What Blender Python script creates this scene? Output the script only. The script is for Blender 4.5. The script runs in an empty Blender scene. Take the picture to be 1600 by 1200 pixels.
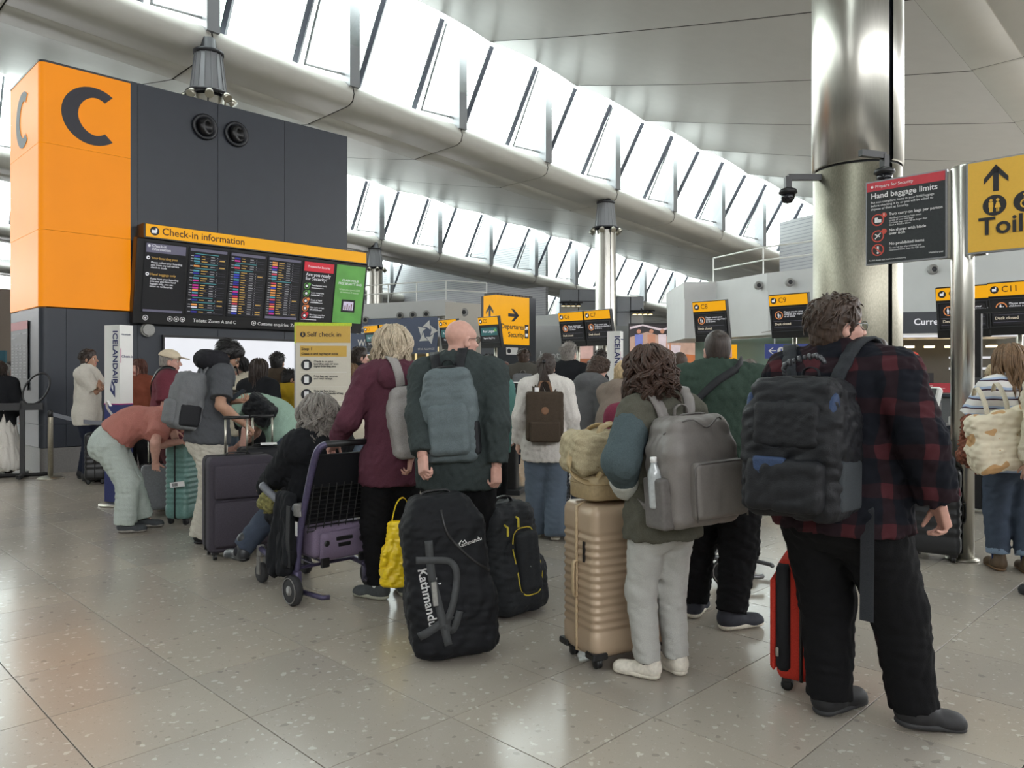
import bpy, math, random
import numpy as np
from mathutils import Vector, Matrix, Euler

random.seed(7); RNG = np.random.default_rng(7)
SC = bpy.context.scene
COL = SC.collection
R = math.radians
F_PX, HOR, EYE = 1200.0, 587.0, 1.44          # focal length in px, horizon row, eye height

# ------------------------------------------------------------------ camera, sky, exposure
cam_d = bpy.data.cameras.new('camera'); cam = bpy.data.objects.new('camera', cam_d); COL.objects.link(cam)
cam.location = (0, 0, EYE); cam.rotation_euler = (R(90), 0, 0)
cam_d.sensor_width = 36; cam_d.lens = 27; cam_d.shift_y = -13/1600; cam_d.clip_end = 400; cam_d.clip_start = .05
SC.camera = cam
SC.view_settings.view_transform = 'Standard'; SC.view_settings.look = 'None'
SC.view_settings.gamma = 1; SC.view_settings.use_curve_mapping = False
SC.view_settings.exposure = 0.0
wd = bpy.data.worlds.new('overcast_sky'); SC.world = wd; wd.use_nodes = True
SKY = 8.6
wb = wd.node_tree.nodes['Background']; wb.inputs[0].default_value = (.97, .985, 1, 1); wb.inputs[1].default_value = SKY
SC.cycles.max_bounces = 7; SC.cycles.diffuse_bounces = 5; SC.cycles.glossy_bounces = 3
SC.cycles.transparent_max_bounces = 8; SC.cycles.transmission_bounces = 3
SC.cycles.use_denoising = True; SC.cycles.caustics_reflective = False; SC.cycles.caustics_refractive = False
SC.cycles.sample_clamp_indirect = 6

U = Vector((.70711, .70711, 0)); V = Vector((-.70711, .70711, 0))
def px(x, y, Y):                      # point at depth Y that the photograph shows at pixel (x, y)
    return Vector(((x-800)/F_PX*Y, Y, EYE-(y-HOR)/F_PX*Y))
def gx(x, Y): return (x-800)/F_PX*Y
def lin(c):
    c = c/255.0
    return c/12.92 if c <= .04045 else ((c+.055)/1.055)**2.4

# ------------------------------------------------------------------ materials
MATS = {}
def M(key, rgb=(128, 128, 128), rough=.6, metal=0.0, emit=0.0, var=.12, scale=60.0, bump=.0, spec=.5, alpha=1.0, stretch=None, coat=0.0):
    if key in MATS: return MATS[key]
    m = bpy.data.materials.new(key); m.use_nodes = True; MATS[key] = m
    nt = m.node_tree; b = nt.nodes['Principled BSDF']
    c = tuple(lin(v) for v in rgb)
    b.inputs['Roughness'].default_value = rough; b.inputs['Metallic'].default_value = metal
    b.inputs['Specular IOR Level'].default_value = spec
    if coat: b.inputs['Coat Weight'].default_value = coat
    tc = nt.nodes.new('ShaderNodeTexCoord'); mp = nt.nodes.new('ShaderNodeMapping')
    if stretch: mp.inputs['Scale'].default_value = stretch
    nt.links.new(tc.outputs['Object'], mp.inputs[0])
    n = nt.nodes.new('ShaderNodeTexNoise'); n.inputs['Scale'].default_value = scale; n.inputs['Detail'].default_value = 3
    nt.links.new(mp.outputs[0], n.inputs['Vector'])
    r = nt.nodes.new('ShaderNodeValToRGB')
    r.color_ramp.elements[0].position = .3; r.color_ramp.elements[1].position = .7
    r.color_ramp.elements[0].color = tuple(max(0, v*(1-var)) for v in c)+(1,)
    r.color_ramp.elements[1].color = tuple(min(1, v*(1+var)) for v in c)+(1,)
    nt.links.new(n.outputs[0], r.inputs[0])
    if emit:
        b.inputs['Base Color'].default_value = (0.02, .02, .02, 1)
        nt.links.new(r.outputs[0], b.inputs['Emission Color']); b.inputs['Emission Strength'].default_value = emit
    else:
        nt.links.new(r.outputs[0], b.inputs['Base Color'])
    if bump:
        bp = nt.nodes.new('ShaderNodeBump'); bp.inputs['Strength'].default_value = bump; bp.inputs['Distance'].default_value = .004
        nt.links.new(n.outputs[0], bp.inputs['Height']); nt.links.new(bp.outputs[0], b.inputs['Normal'])
    if alpha < 1: b.inputs['Alpha'].default_value = alpha
    return m
def cloth(key, rgb, **k):
    d = dict(rough=.9, var=.16, scale=220, bump=.35, spec=.15); d.update(k); return M(key, rgb, **d)
def steel(key='steel', rgb=(200, 198, 190), rough=.28):
    return M(key, rgb, rough, 1.0, var=.06, scale=6, stretch=(20, 20, .6))
def glass(key, rgb=(235, 245, 240), refl=.12, tint=.9):
    if key in MATS: return MATS[key]
    m = bpy.data.materials.new(key); m.use_nodes = True; MATS[key] = m; nt = m.node_tree
    nt.nodes.remove(nt.nodes['Principled BSDF'])
    t = nt.nodes.new('ShaderNodeBsdfTransparent'); t.inputs[0].default_value = tuple(lin(v)*tint for v in rgb)+(1,)
    g = nt.nodes.new('ShaderNodeBsdfGlossy'); g.inputs['Roughness'].default_value = .03
    mx = nt.nodes.new('ShaderNodeMixShader'); mx.inputs[0].default_value = refl
    nt.links.new(t.outputs[0], mx.inputs[1]); nt.links.new(g.outputs[0], mx.inputs[2])
    nt.links.new(mx.outputs[0], nt.nodes['Material Output'].inputs[0]); return m
def N(nt, t, **kw):
    n = nt.nodes.new(t)
    for k, v in kw.items(): setattr(n, k, v)
    return n
def math_node(nt, op, a, b=None):
    n = nt.nodes.new('ShaderNodeMath'); n.operation = op
    for i, q in enumerate((a, b)):
        if q is None: continue
        if isinstance(q, (int, float)): n.inputs[i].default_value = q
        else: nt.links.new(q, n.inputs[i])
    return n.outputs[0]
def mix_rgb(nt, f, a, b):
    n = nt.nodes.new('ShaderNodeMix'); n.data_type = 'RGBA'
    for i, q in ((0, f), (6, a), (7, b)):
        if isinstance(q, (int, float)): n.inputs[i].default_value = q
        elif isinstance(q, tuple): n.inputs[i].default_value = tuple(lin(v) for v in q)+(1,)
        else: nt.links.new(q, n.inputs[i])
    return n.outputs[2]
def banded(key, fn, rough=.9):
    """cloth whose weave colour is a function of object x, y, z"""
    m = bpy.data.materials.new(key); m.use_nodes = True; MATS[key] = m; nt = m.node_tree; b = nt.nodes['Principled BSDF']
    tc = N(nt, 'ShaderNodeTexCoord'); sx = N(nt, 'ShaderNodeSeparateXYZ'); nt.links.new(tc.outputs['Object'], sx.inputs[0])
    nz = N(nt, 'ShaderNodeTexNoise'); nz.inputs['Scale'].default_value = 5; nt.links.new(tc.outputs['Object'], nz.inputs['Vector'])
    w = math_node(nt, 'MULTIPLY', math_node(nt, 'SUBTRACT', nz.outputs[0], .5), .06)
    xyz = [math_node(nt, 'ADD', sx.outputs[i], w) for i in range(3)]
    nt.links.new(fn(nt, *xyz), b.inputs['Base Color']); b.inputs['Roughness'].default_value = rough; b.inputs['Specular IOR Level'].default_value = .15
    return m

# ------------------------------------------------------------------ objects
def link(o, parent=None):
    COL.objects.link(o)
    if parent is not None: o.parent = parent
    return o
def thing(name, label, cat, loc=(0, 0, 0), yaw=0.0, group=None, rot=None, kind=None):
    o = bpy.data.objects.new(name, None); o.empty_display_size = .1
    o.location = loc; o.rotation_euler = rot if rot else (0, 0, R(yaw))
    if label: o['label'] = label
    if cat: o['category'] = cat
    if group: o['group'] = group
    if kind: o['kind'] = kind
    return link(o)
def mesh_obj(name, verts, faces, mats, parent=None, smooth=True, mi=None, label=None):
    """verts (n,3); faces a list of tuples or an (m,k) array"""
    me = bpy.data.meshes.new(name)
    verts = np.asarray(verts, dtype=np.float32)
    if isinstance(faces, np.ndarray):
        k = faces.shape[1]; m = len(faces)
        tot = np.full(m, k, np.int32); flat = faces.astype(np.int32).ravel()
    else:
        m = len(faces); tot = np.array([len(f) for f in faces], np.int32)
        flat = np.fromiter((i for f in faces for i in f), np.int32)
    me.vertices.add(len(verts)); me.vertices.foreach_set('co', verts.ravel())
    me.loops.add(len(flat)); me.loops.foreach_set('vertex_index', flat)
    me.polygons.add(m)
    st = np.zeros(m, np.int32)
    if m: st[1:] = np.cumsum(tot)[:-1]
    me.polygons.foreach_set('loop_start', st)
    try: me.polygons.foreach_set('loop_total', tot)
    except Exception: pass
    for q in (mats if isinstance(mats, (list, tuple)) else [mats]): me.materials.append(q)
    if mi is not None: me.polygons.foreach_set('material_index', np.asarray(mi, np.int32))
    me.polygons.foreach_set('use_smooth', np.full(m, bool(smooth)))
    me.update(calc_edges=True)
    o = bpy.data.objects.new(name, me)
    if label: o['label'] = label
    return link(o, parent)
def tag(o, label=None, cat=None, group=None, kind=None):
    if label: o['label'] = label
    if cat: o['category'] = cat
    if group: o['group'] = group
    if kind: o['kind'] = kind
    return o
def copy_tree(o, parent=None):
    c = o.copy(); COL.objects.link(c)
    if parent is not None: c.parent = parent
    for ch in list(o.children): copy_tree(ch, c)
    return c

class MB:
    """collects simple shapes into one mesh"""
    def __init__(s): s.v = []; s.f = []; s.m = []; s.cur = 0
    def add(s, vs, fs):
        n = len(s.v); s.v += [tuple(p) for p in vs]
        s.f += [tuple(i+n for i in f) for f in fs]; s.m += [s.cur]*len(fs); return s
    def box(s, c, h, rot=None, bev=0.0):
        c = Vector(c); hx, hy, hz = h
        if bev and min(h) > bev:
            q = MB().rloft(2*hx, 2*hy, bev, [(-hz, bev*.6), (-hz+bev*.6, 0), (hz-bev*.6, 0), (hz, bev*.6)], 2); vs, fs = q.v, q.f
        else:
            vs = [(x*hx, y*hy, z*hz) for x in (-1, 1) for y in (-1, 1) for z in (-1, 1)]
            fs = [(0, 1, 3, 2), (4, 6, 7, 5), (0, 4, 5, 1), (2, 3, 7, 6), (0, 2, 6, 4), (1, 5, 7, 3)]
        vs = [c+((rot @ Vector(p)) if rot is not None else Vector(p)) for p in vs]
        return s.add(vs, fs)
    def tube(s, path, r, n=8, closed=False, sx=1.0):
        path = [Vector(p) for p in path]; m = len(path)
        rs = r if isinstance(r, (list, tuple)) else [r]*m
        vs = []; up = None
        for i, p in enumerate(path):
            a = path[i-1] if (i > 0 or closed) else path[0]
            b = path[(i+1) % m] if (i < m-1 or closed) else path[-1]
            t = (b-a)
            t = t.normalized() if t.length > 1e-9 else Vector((0, 0, 1))
            if up is None:
                up = Vector((0, 0, 1)) if abs(t.z) < .9 else Vector((0, 1, 0))
            x = t.cross(up)
            if x.length < 1e-6: x = t.orthogonal()
            x.normalize(); up = x.cross(t).normalized()
            for k in range(n):
                an = 2*math.pi*k/n
                vs.append(p+x*math.cos(an)*rs[i]*sx+up*math.sin(an)*rs[i])
        fs = []
        for i in range(m if closed else m-1):
            j = (i+1) % m
            for k in range(n):
                l = (k+1) % n; fs.append((i*n+k, i*n+l, j*n+l, j*n+k))
        if not closed: fs += [tuple(range(n))[::-1], tuple((m-1)*n+k for k in range(n))]
        return s.add(vs, fs)
    def ribbon(s, path, w, th, side):
        """flat strap: side = one width direction or a list of them"""
        path = [Vector(p) for p in path]; m = len(path); vs = []
        for i, p in enumerate(path):
            t = (path[min(i+1, m-1)]-path[max(i-1, 0)]).normalized()
            sd = Vector(side[i] if isinstance(side, list) else side)
            sd = (sd-t*sd.dot(t)).normalized(); nn = t.cross(sd)
            ww = w[i] if isinstance(w, (list, tuple)) else w
            for a, b in ((-1, -1), (1, -1), (1, 1), (-1, 1)): vs.append(p+sd*a*ww/2+nn*b*th/2)
        fs = [(0, 1, 2, 3), tuple((m-1)*4+k for k in (3, 2, 1, 0))]
        for i in range(m-1):
            for k in range(4):
                l = (k+1) % 4; fs.append((i*4+k, (i+1)*4+k, (i+1)*4+l, i*4+l))
        return s.add(vs, fs)
    def lathe(s, prof, n=24, c=(0, 0, 0), rot=None):
        c = Vector(c); vs = []
        for r, z in prof:
            for k in range(n):
                a = 2*math.pi*k/n; p = Vector((r*math.cos(a), r*math.sin(a), z)); vs.append(c+((rot @ p) if rot is not None else p))
        fs = []
        for i in range(len(prof)-1):
            for k in range(n):
                l = (k+1) % n; fs.append((i*n+k, i*n+l, (i+1)*n+l, (i+1)*n+k))
        fs += [tuple(range(n))[::-1], tuple((len(prof)-1)*n+k for k in range(n))]
        return s.add(vs, fs)
    def prism(s, poly, y0, y1):
        """polygon in x,z, seen from -y, counter-clockwise; y0 front"""
        n = len(poly); vs = [(x, y0, z) for x, z in poly]+[(x, y1, z) for x, z in poly]
        fs = [tuple(range(n)), tuple(range(2*n-1, n-1, -1))]
        for i in range(n):
            j = (i+1) % n; fs.append((i, i+n, j+n, j))
        return s.add(vs, fs)
    def disc(s, x, z, r, y0, y1, n=20):
        return s.prism([(x+r*math.cos(2*math.pi*k/n), z+r*math.sin(2*math.pi*k/n)) for k in range(n)], y0, y1)
    def ring(s, x, z, r, w, y0, n=24):
        vs = []; fs = []
        for k in range(n):
            a = 2*math.pi*k/n
            for q in (r, r-w): vs.append((x+q*math.cos(a), y0, z+q*math.sin(a)))
        for k in range(n):
            l = (k+1) % n; fs.append((2*k, 2*l, 2*l+1, 2*k+1))
        return s.add(vs, fs)
    def rect(s, x0, x1, z0, z1, y0, y1): return s.prism([(x0, z0), (x1, z0), (x1, z1), (x0, z1)], y0, y1)
    def rloft(s, w, d, rad, st, n=5, c=(0, 0, 0)):
        """rounded-rectangle cross-section (w by d) lofted up z; st = [(z, inset)]"""
        vs = []; per = 4*(n+1)
        for z, ins in st:
            rr = max(rad-ins, .004); hw, hd = w/2-ins-rr, d/2-ins-rr
            for q, (sx, sy) in enumerate(((1, 1), (-1, 1), (-1, -1), (1, -1))):
                for k in range(n+1):
                    a = (q+k/n)*math.pi/2
                    vs.append((c[0]+sx*hw+rr*math.cos(a), c[1]+sy*hd+rr*math.sin(a), c[2]+z))
        fs = []
        for i in range(len(st)-1):
            for k in range(per):
                l = (k+1) % per; fs.append((i*per+k, i*per+l, (i+1)*per+l, (i+1)*per+k))
        fs += [tuple(range(per))[::-1], tuple((len(st)-1)*per+k for k in range(per))]
        return s.add(vs, fs)
    def build(s, name, mats, parent=None, smooth=False, label=None):
        o = mesh_obj(name, s.v, s.f, mats, parent, smooth, s.m, label)
        if name in ('screen_graphics', 'pictogram', 'flight_rows', 'sign_graphics', 'moving_picture', 'printed_picture', 'barcode', 'counter_lettering', 'wire_basket'): o['kind'] = 'stuff'
        return o

def spline(pts, n=8):
    pts = [Vector(p) for p in pts]; out = []
    for i in range(len(pts)-1):
        p0, p1, p2, p3 = pts[max(i-1, 0)], pts[i], pts[i+1], pts[min(i+2, len(pts)-1)]
        for k in range(n):
            t = k/n
            out.append(.5*((2*p1)+(p2-p0)*t+(2*p0-5*p1+4*p2-p3)*t*t+(3*p1-p0-3*p2+p3)*t**3))
    out.append(pts[-1]); return out

def txt(parent, s, x, z, size, mat, y=-.004, align='LEFT', bold=0.0, rot=None, name='lettering', spacing=1.0, ls=1.0):
    c = bpy.data.curves.new(name, 'FONT'); c.body = s; c.size = size; c.align_x = align; c.extrude = .0008; c.offset = bold*size
    c.space_character = spacing; c.space_line = ls; c.resolution_u = 3; c.materials.append(mat)
    tmp = bpy.data.objects.new(name, c); me = bpy.data.meshes.new_from_object(tmp); me.name = name
    bpy.data.objects.remove(tmp); bpy.data.curves.remove(c)
    o = bpy.data.objects.new(name, me); o.location = (x, y, z); o.rotation_euler = rot if rot else (R(90), 0, 0); o['kind'] = 'stuff'
    return link(o, parent)

# ------------------------------------------------------------------ signed-distance modelling (bodies, cloth, bags)
def smin(a, b, k):
    h = np.maximum(k-np.abs(a-b), 0)/k
    return np.minimum(a, b)-h*h*k*.25
class Field:
    def __init__(s): s.p = []
    def cone(s, a, b, ra, rb=None, k=.02, flat=None, cut=None, sub=False):
        s.p.append(('c', np.array(a, float), np.array(b, float), ra, ra if rb is None else rb, k, flat, cut, sub)); return s
    def ell(s, c, r, rot=None, k=.02, cut=None, sub=False):
        s.p.append(('e', np.array(c, float), np.array(r, float), None if rot is None else np.array(rot), 0, k, None, cut, sub)); return s
    def box(s, c, h, rd, rot=None, k=.02, cut=None, sub=False):
        s.p.append(('b', np.array(c, float), np.array(h, float), None if rot is None else np.array(rot), rd, k, None, cut, sub)); return s
    def bounds(s, p):
        if p[0] == 'c':
            r = max(p[3], p[4])*(max(1, p[6][1]) if p[6] else 1)
            return np.minimum(p[1], p[2])-r, np.maximum(p[1], p[2])+r
        e = p[2]+(p[4] if p[0] == 'b' else 0)
        if p[3] is not None: e = np.abs(p[3]) @ e
        return p[1]-e, p[1]+e
    def mesh(s, h, amp=0.0, wl=(.05, .16), aniso=(1, 1, 1), seed=0, cuts=()):
        pos = [p for p in s.p if not p[8]]
        bs = [s.bounds(p) for p in pos]
        lo = np.min([b[0] for b in bs], 0)-3*h-amp; hi = np.max([b[1] for b in bs], 0)+3*h+amp
        n = np.ceil((hi-lo)/h).astype(int)+1
        ax = [(lo[i]+h*np.arange(n[i])).astype(np.float32) for i in range(3)]
        d = np.full(n, .25, np.float32)
        for p in s.p:
            b0, b1 = s.bounds(p); mg = p[5]+3*h+amp
            i0 = np.maximum(np.floor((b0-mg-lo)/h).astype(int), 0); i1 = np.minimum(np.ceil((b1+mg-lo)/h).astype(int)+1, n)
            if np.any(i1 <= i0): continue
            X, Y, Z = (ax[i][i0[i]:i1[i]] for i in range(3))
            X = X[:, None, None]; Y = Y[None, :, None]; Z = Z[None, None, :]
            x, y, z = X-np.float32(p[1][0]), Y-np.float32(p[1][1]), Z-np.float32(p[1][2])
            if p[0] == 'c':
                ba = p[2]-p[1]; L2 = max(float(ba@ba), 1e-9)
                t = np.clip((x*ba[0]+y*ba[1]+z*ba[2])/L2, 0, 1)
                qx, qy, qz = x-t*ba[0], y-t*ba[1], z-t*ba[2]
                q = qx*qx+qy*qy+qz*qz
                if p[6]:
                    a, rt = p[6]; c = qx*a[0]+qy*a[1]+qz*a[2]; q = q-c*c+(c/rt)**2
                v = np.sqrt(np.maximum(q, 0))-(p[3]+(p[4]-p[3])*t)
            else:
                if p[3] is not None:
                    r = p[3]; x, y, z = (x*r[0, i]+y*r[1, i]+z*r[2, i] for i in range(3))
                if p[0] == 'e':
                    r = p[2]; k0 = np.sqrt((x/r[0])**2+(y/r[1])**2+(z/r[2])**2)
                    k1 = np.sqrt((x/r[0]**2)**2+(y/r[1]**2)**2+(z/r[2]**2)**2)
                    v = k0*(k0-1)/np.maximum(k1, 1e-6)
                else:
                    qx, qy, qz = np.abs(x)-p[2][0]+0*y+0*z, np.abs(y)-p[2][1]+0*x+0*z, np.abs(z)-p[2][2]+0*x+0*y
                    v = np.sqrt(np.maximum(qx, 0)**2+np.maximum(qy, 0)**2+np.maximum(qz, 0)**2)+np.minimum(np.maximum(np.maximum(qx, qy), qz), 0)-p[4]
            if p[7]:
                for cp, cn in p[7]:
                    v = np.maximum(v, (X-cp[0])*cn[0]+(Y-cp[1])*cn[1]+(Z-cp[2])*cn[2])
            sl = tuple(slice(i0[i], i1[i]) for i in range(3))
            d[sl] = -smin(-d[sl], v, p[5]) if p[8] else smin(d[sl], v, p[5])
        if amp:
            m = np.abs(d) < 3*h+amp; ii = np.nonzero(m)
            P = np.stack([ax[i][ii[i]] for i in range(3)], 1)*np.array(aniso, np.float32)
            rg = np.random.default_rng(seed); acc = 0
            for _ in range(7):
                kv = rg.normal(size=3); kv *= 2*math.pi/rg.uniform(*wl)/np.linalg.norm(kv)
                k2 = rg.normal(size=3); k2 *= 2*math.pi/(wl[1]*1.6)/np.linalg.norm(k2)
                acc = acc+(1-2*np.abs(np.sin(P@kv+1.2*np.sin(P@k2+rg.uniform(0, 6))+rg.uniform(0, 6))))
            d[ii] += (acc/7*1.6*amp).astype(np.float32)
        for cp, cn in cuts:
            d = np.maximum(d, (ax[0][:, None, None]-cp[0])*cn[0]+(ax[1][None, :, None]-cp[1])*cn[1]+(ax[2][None, None, :]-cp[2])*cn[2])
        return nets(d, lo, h)
CORN = np.array([(i, j, k) for i in (0, 1) for j in (0, 1) for k in (0, 1)])
EDG = [(a, b) for a in range(8) for b in range(a+1, 8) if np.abs(CORN[a]-CORN[b]).sum() == 1]
def nets(d, lo, h):
    ins = d < 0; n = d.shape
    s = np.zeros(tuple(q-1 for q in n), np.int8)
    for c in CORN: s += ins[c[0]:n[0]-1+c[0], c[1]:n[1]-1+c[1], c[2]:n[2]-1+c[2]]
    act = (s > 0) & (s < 8); cells = np.argwhere(act)
    idx = np.full(act.shape, -1, np.int32); idx[act] = np.arange(len(cells))
    val = [d[cells[:, 0]+c[0], cells[:, 1]+c[1], cells[:, 2]+c[2]] for c in CORN]
    acc = np.zeros((len(cells), 3)); cnt = np.zeros(len(cells))
    for a, b in EDG:
        m = (val[a] < 0) != (val[b] < 0); t = np.where(m, val[a]/np.where(m, val[a]-val[b], 1), 0)
        acc += (CORN[a]+t[:, None]*(CORN[b]-CORN[a]))*m[:, None]; cnt += m
    vs = lo+h*(cells+acc/np.maximum(cnt, 1)[:, None])
    fs = []
    def quads(m, off, ax):
        e = np.argwhere(m)+off
        if not len(e): return
        lowin = ins[e[:, 0], e[:, 1], e[:, 2]]
        b, c = [(1, 2), (2, 0), (0, 1)][ax]
        q = []
        for db, dc in ((1, 1), (0, 1), (0, 0), (1, 0)):
            o = e.copy(); o[:, b] -= db; o[:, c] -= dc; q.append(idx[o[:, 0], o[:, 1], o[:, 2]])
        q = np.stack(q, 1); q[~lowin] = q[~lowin][:, ::-1]; fs.append(q)
    quads(ins[:-1, 1:-1, 1:-1] != ins[1:, 1:-1, 1:-1], (0, 1, 1), 0)
    quads(ins[1:-1, :-1, 1:-1] != ins[1:-1, 1:, 1:-1], (1, 0, 1), 1)
    quads(ins[1:-1, 1:-1, :-1] != ins[1:-1, 1:-1, 1:], (1, 1, 0), 2)
    F = np.concatenate(fs) if fs else np.zeros((0, 4), int)
    F = F[(F >= 0).all(1)]
    # one light relaxation pass, keeps volume
    for w in (.5, -.25):
        S = np.zeros_like(vs); C = np.zeros(len(vs))
        for a in range(4):
            i, j = F[:, a], F[:, (a+1) % 4]
            for q in range(3):
                S[:, q] += np.bincount(i, vs[j, q], len(vs))+np.bincount(j, vs[i, q], len(vs))
            C += np.bincount(i, minlength=len(vs))+np.bincount(j, minlength=len(vs))
        vs = vs+w*(S/np.maximum(C, 1)[:, None]-vs)
    return vs, F
def sdf_obj(name, fld, h, mat, parent, M4=None, label=None, **k):
    v, f = fld.mesh(h, **k)
    if M4 is not None: v = xf(v, M4)
    return mesh_obj(name, v, f, mat, parent, True, label=label)
def xf(v, M4):
    A = np.array(M4); return v @ A[:3, :3].T+A[:3, 3]
def strands(lines, rad, n=4):
    """many tapered tubes at once; lines (S,m,3), rad (m,)"""
    L = np.asarray(lines, float); S, m, _ = L.shape
    T = np.gradient(L, axis=1); T /= np.linalg.norm(T, axis=2, keepdims=True)+1e-9
    ref = np.array([.31, .87, .38]); X = np.cross(T, ref); X /= np.linalg.norm(X, axis=2, keepdims=True)+1e-9
    W = np.cross(T, X); vs = []
    for k in range(n):
        a = 2*math.pi*k/n; vs.append(L+(X*math.cos(a)+W*math.sin(a))*np.asarray(rad)[None, :, None])
    vs = np.stack(vs, 2).reshape(-1, 3)
    b = (np.arange(S)[:, None, None]*m+np.arange(m-1)[None, :, None])*n; k = np.arange(n)[None, None, :]; l = (k+1) % n
    F = np.stack([b+k, b+l, b+n+l, b+n+k], 3).reshape(-1, 4)
    return vs, F
# ================================================================== MATERIALS OF THE HALL
white_panel = M('white_panel', (226, 226, 222), .42, var=.02, scale=3)
ceil_mat = M('ceiling_satin', (206, 206, 204), .38, var=.02, scale=2)
dark_gap = M('dark_gap', (70, 70, 70), .8)
beam_mat = M('beam_white', (204, 203, 196), .36, var=.02, scale=2)
alu = M('grey_aluminium', (150, 152, 156), .4, .3, var=.03)
mull = M('dark_mullion', (92, 96, 108), .5)
pane_g = glass('clear_glass', refl=.06, tint=.97)
charcoal = M('charcoal_panel', (40, 45, 54), .42, var=.05, scale=4)
charcoal2 = M('charcoal_dark', (33, 35, 40), .45, var=.05, scale=4)
black_pl = M('black_plastic', (22, 22, 24), .42, var=.05)
navy_let = M('dark_lettering', (36, 36, 46), .5)
orange = M('orange_lightbox', (250, 148, 4), .4, emit=.86, var=.03, scale=1.5, spec=.12)
yellow_lb = M('yellow_lightbox', (252, 178, 4), .4, emit=.85, var=.02, scale=3, spec=.15)
yellow_sg = M('yellow_sign', (226, 178, 66), .5, var=.02)
white_em = M('white_screen_ink', (235, 235, 240), .5, emit=.85, var=.02)
white_ink = M('white_ink', (232, 232, 232), .6, var=.02)
black_ink = M('black_ink', (34, 34, 38), .6, var=.02)
screen_bk = M('screen_black', (13, 14, 19), .18, emit=1.0, var=.02)
grey_bar = M('screen_grey', (104, 102, 122), .3, emit=.8, var=.02)
cyan_em = M('screen_cyan', (90, 190, 200), .4, emit=.5); amber_em = M('screen_amber', (225, 180, 90), .4, emit=.7); row_white = M('screen_row_white', (200, 200, 205), .4, emit=.5)
red_em = M('screen_red', (200, 20, 46), .4, emit=.9, var=.02); green_em = M('screen_green', (92, 160, 70), .4, emit=.8, var=.18, scale=3)
stainless = steel()
stainless_d = steel('steel_brushed', (186, 182, 170), .36)
red_pan = M('red_panel', (178, 44, 58), .5); grey_pan = M('grey_panel', (128, 128, 126), .5, var=.04, scale=5)
taupe = M('taupe_wall', (150, 144, 138), .7, var=.04, scale=3)

# ================================================================== FLOOR: terrazzo tiles of 0.6 m laid at 45 degrees
def floor_mat(key):
    m = bpy.data.materials.new(key); m.use_nodes = True; nt = m.node_tree; b = nt.nodes['Principled BSDF']
    g = N(nt, 'ShaderNodeNewGeometry'); oi = N(nt, 'ShaderNodeObjectInfo')
    def vor(scale, lo, hi, stretch=(1, 1, 1)):
        mp = N(nt, 'ShaderNodeMapping'); mp.inputs['Scale'].default_value = stretch; nt.links.new(g.outputs['Position'], mp.inputs[0])
        nz = N(nt, 'ShaderNodeTexNoise'); nz.inputs['Scale'].default_value = scale*.9; nt.links.new(mp.outputs[0], nz.inputs['Vector'])
        ad = N(nt, 'ShaderNodeVectorMath', operation='MULTIPLY_ADD'); ad.inputs[1].default_value = (.055,)*3
        nt.links.new(nz.outputs['Color'], ad.inputs[0]); nt.links.new(mp.outputs[0], ad.inputs[2])
        v = N(nt, 'ShaderNodeTexVoronoi'); v.inputs['Scale'].default_value = scale; nt.links.new(ad.outputs[0], v.inputs['Vector'])
        sp = N(nt, 'ShaderNodeSeparateColor'); nt.links.new(v.outputs['Color'], sp.inputs[0])
        size = math_node(nt, 'MULTIPLY', sp.outputs[0], hi)
        f = math_node(nt, 'MULTIPLY', math_node(nt, 'LESS_THAN', v.outputs['Distance'], size), math_node(nt, 'GREATER_THAN', sp.outputs[1], lo))
        return f, sp
    nb = N(nt, 'ShaderNodeTexNoise'); nb.inputs['Scale'].default_value = 1.1; nb.inputs['Detail'].default_value = 4; nt.links.new(g.outputs['Position'], nb.inputs['Vector'])
    base = mix_rgb(nt, nb.outputs[0], (168, 160, 150), (186, 178, 168))
    ns = N(nt, 'ShaderNodeTexNoise'); ns.inputs['Scale'].default_value = 240; nt.links.new(g.outputs['Position'], ns.inputs['Vector'])
    base = mix_rgb(nt, math_node(nt, 'MULTIPLY', ns.outputs[0], .35), base, (136, 128, 120))
    f1, s1 = vor(58, .42, .44); c = mix_rgb(nt, math_node(nt, 'MULTIPLY', f1, .6), base, mix_rgb(nt, s1.outputs[2], (138, 130, 122), (196, 190, 181)))
    f2, s2 = vor(27, .62, .40); c = mix_rgb(nt, math_node(nt, 'MULTIPLY', f2, .6), c, mix_rgb(nt, s2.outputs[2], (192, 186, 177), (216, 211, 202)))
    f3, s3 = vor(21, .78, .34); c = mix_rgb(nt, math_node(nt, 'MULTIPLY', f3, .6), c, (136, 129, 123))
    tint = mix_rgb(nt, oi.outputs['Random'], (250, 248, 244), (236, 236, 236))
    mm = N(nt, 'ShaderNodeMix', data_type='RGBA', blend_type='MULTIPLY'); mm.inputs[0].default_value = 1
    nt.links.new(c, mm.inputs[6]); nt.links.new(tint, mm.inputs[7]); nt.links.new(mm.outputs[2], b.inputs['Base Color'])
    b.inputs['Specular IOR Level'].default_value = .5
    rr = N(nt, 'ShaderNodeMapRange'); rr.inputs[3].default_value = .13; rr.inputs[4].default_value = .28
    nt.links.new(nb.outputs[0], rr.inputs[0]); nt.links.new(rr.outputs[0], b.inputs['Roughness'])
    return m
TERR = floor_mat('terrazzo'); GROUT = M('grout', (46, 43, 40), .9)
floor = MB().box((0, 30, -.06), (75, 75, .054)).build('floor', GROUT); floor['kind'] = 'structure'
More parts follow.
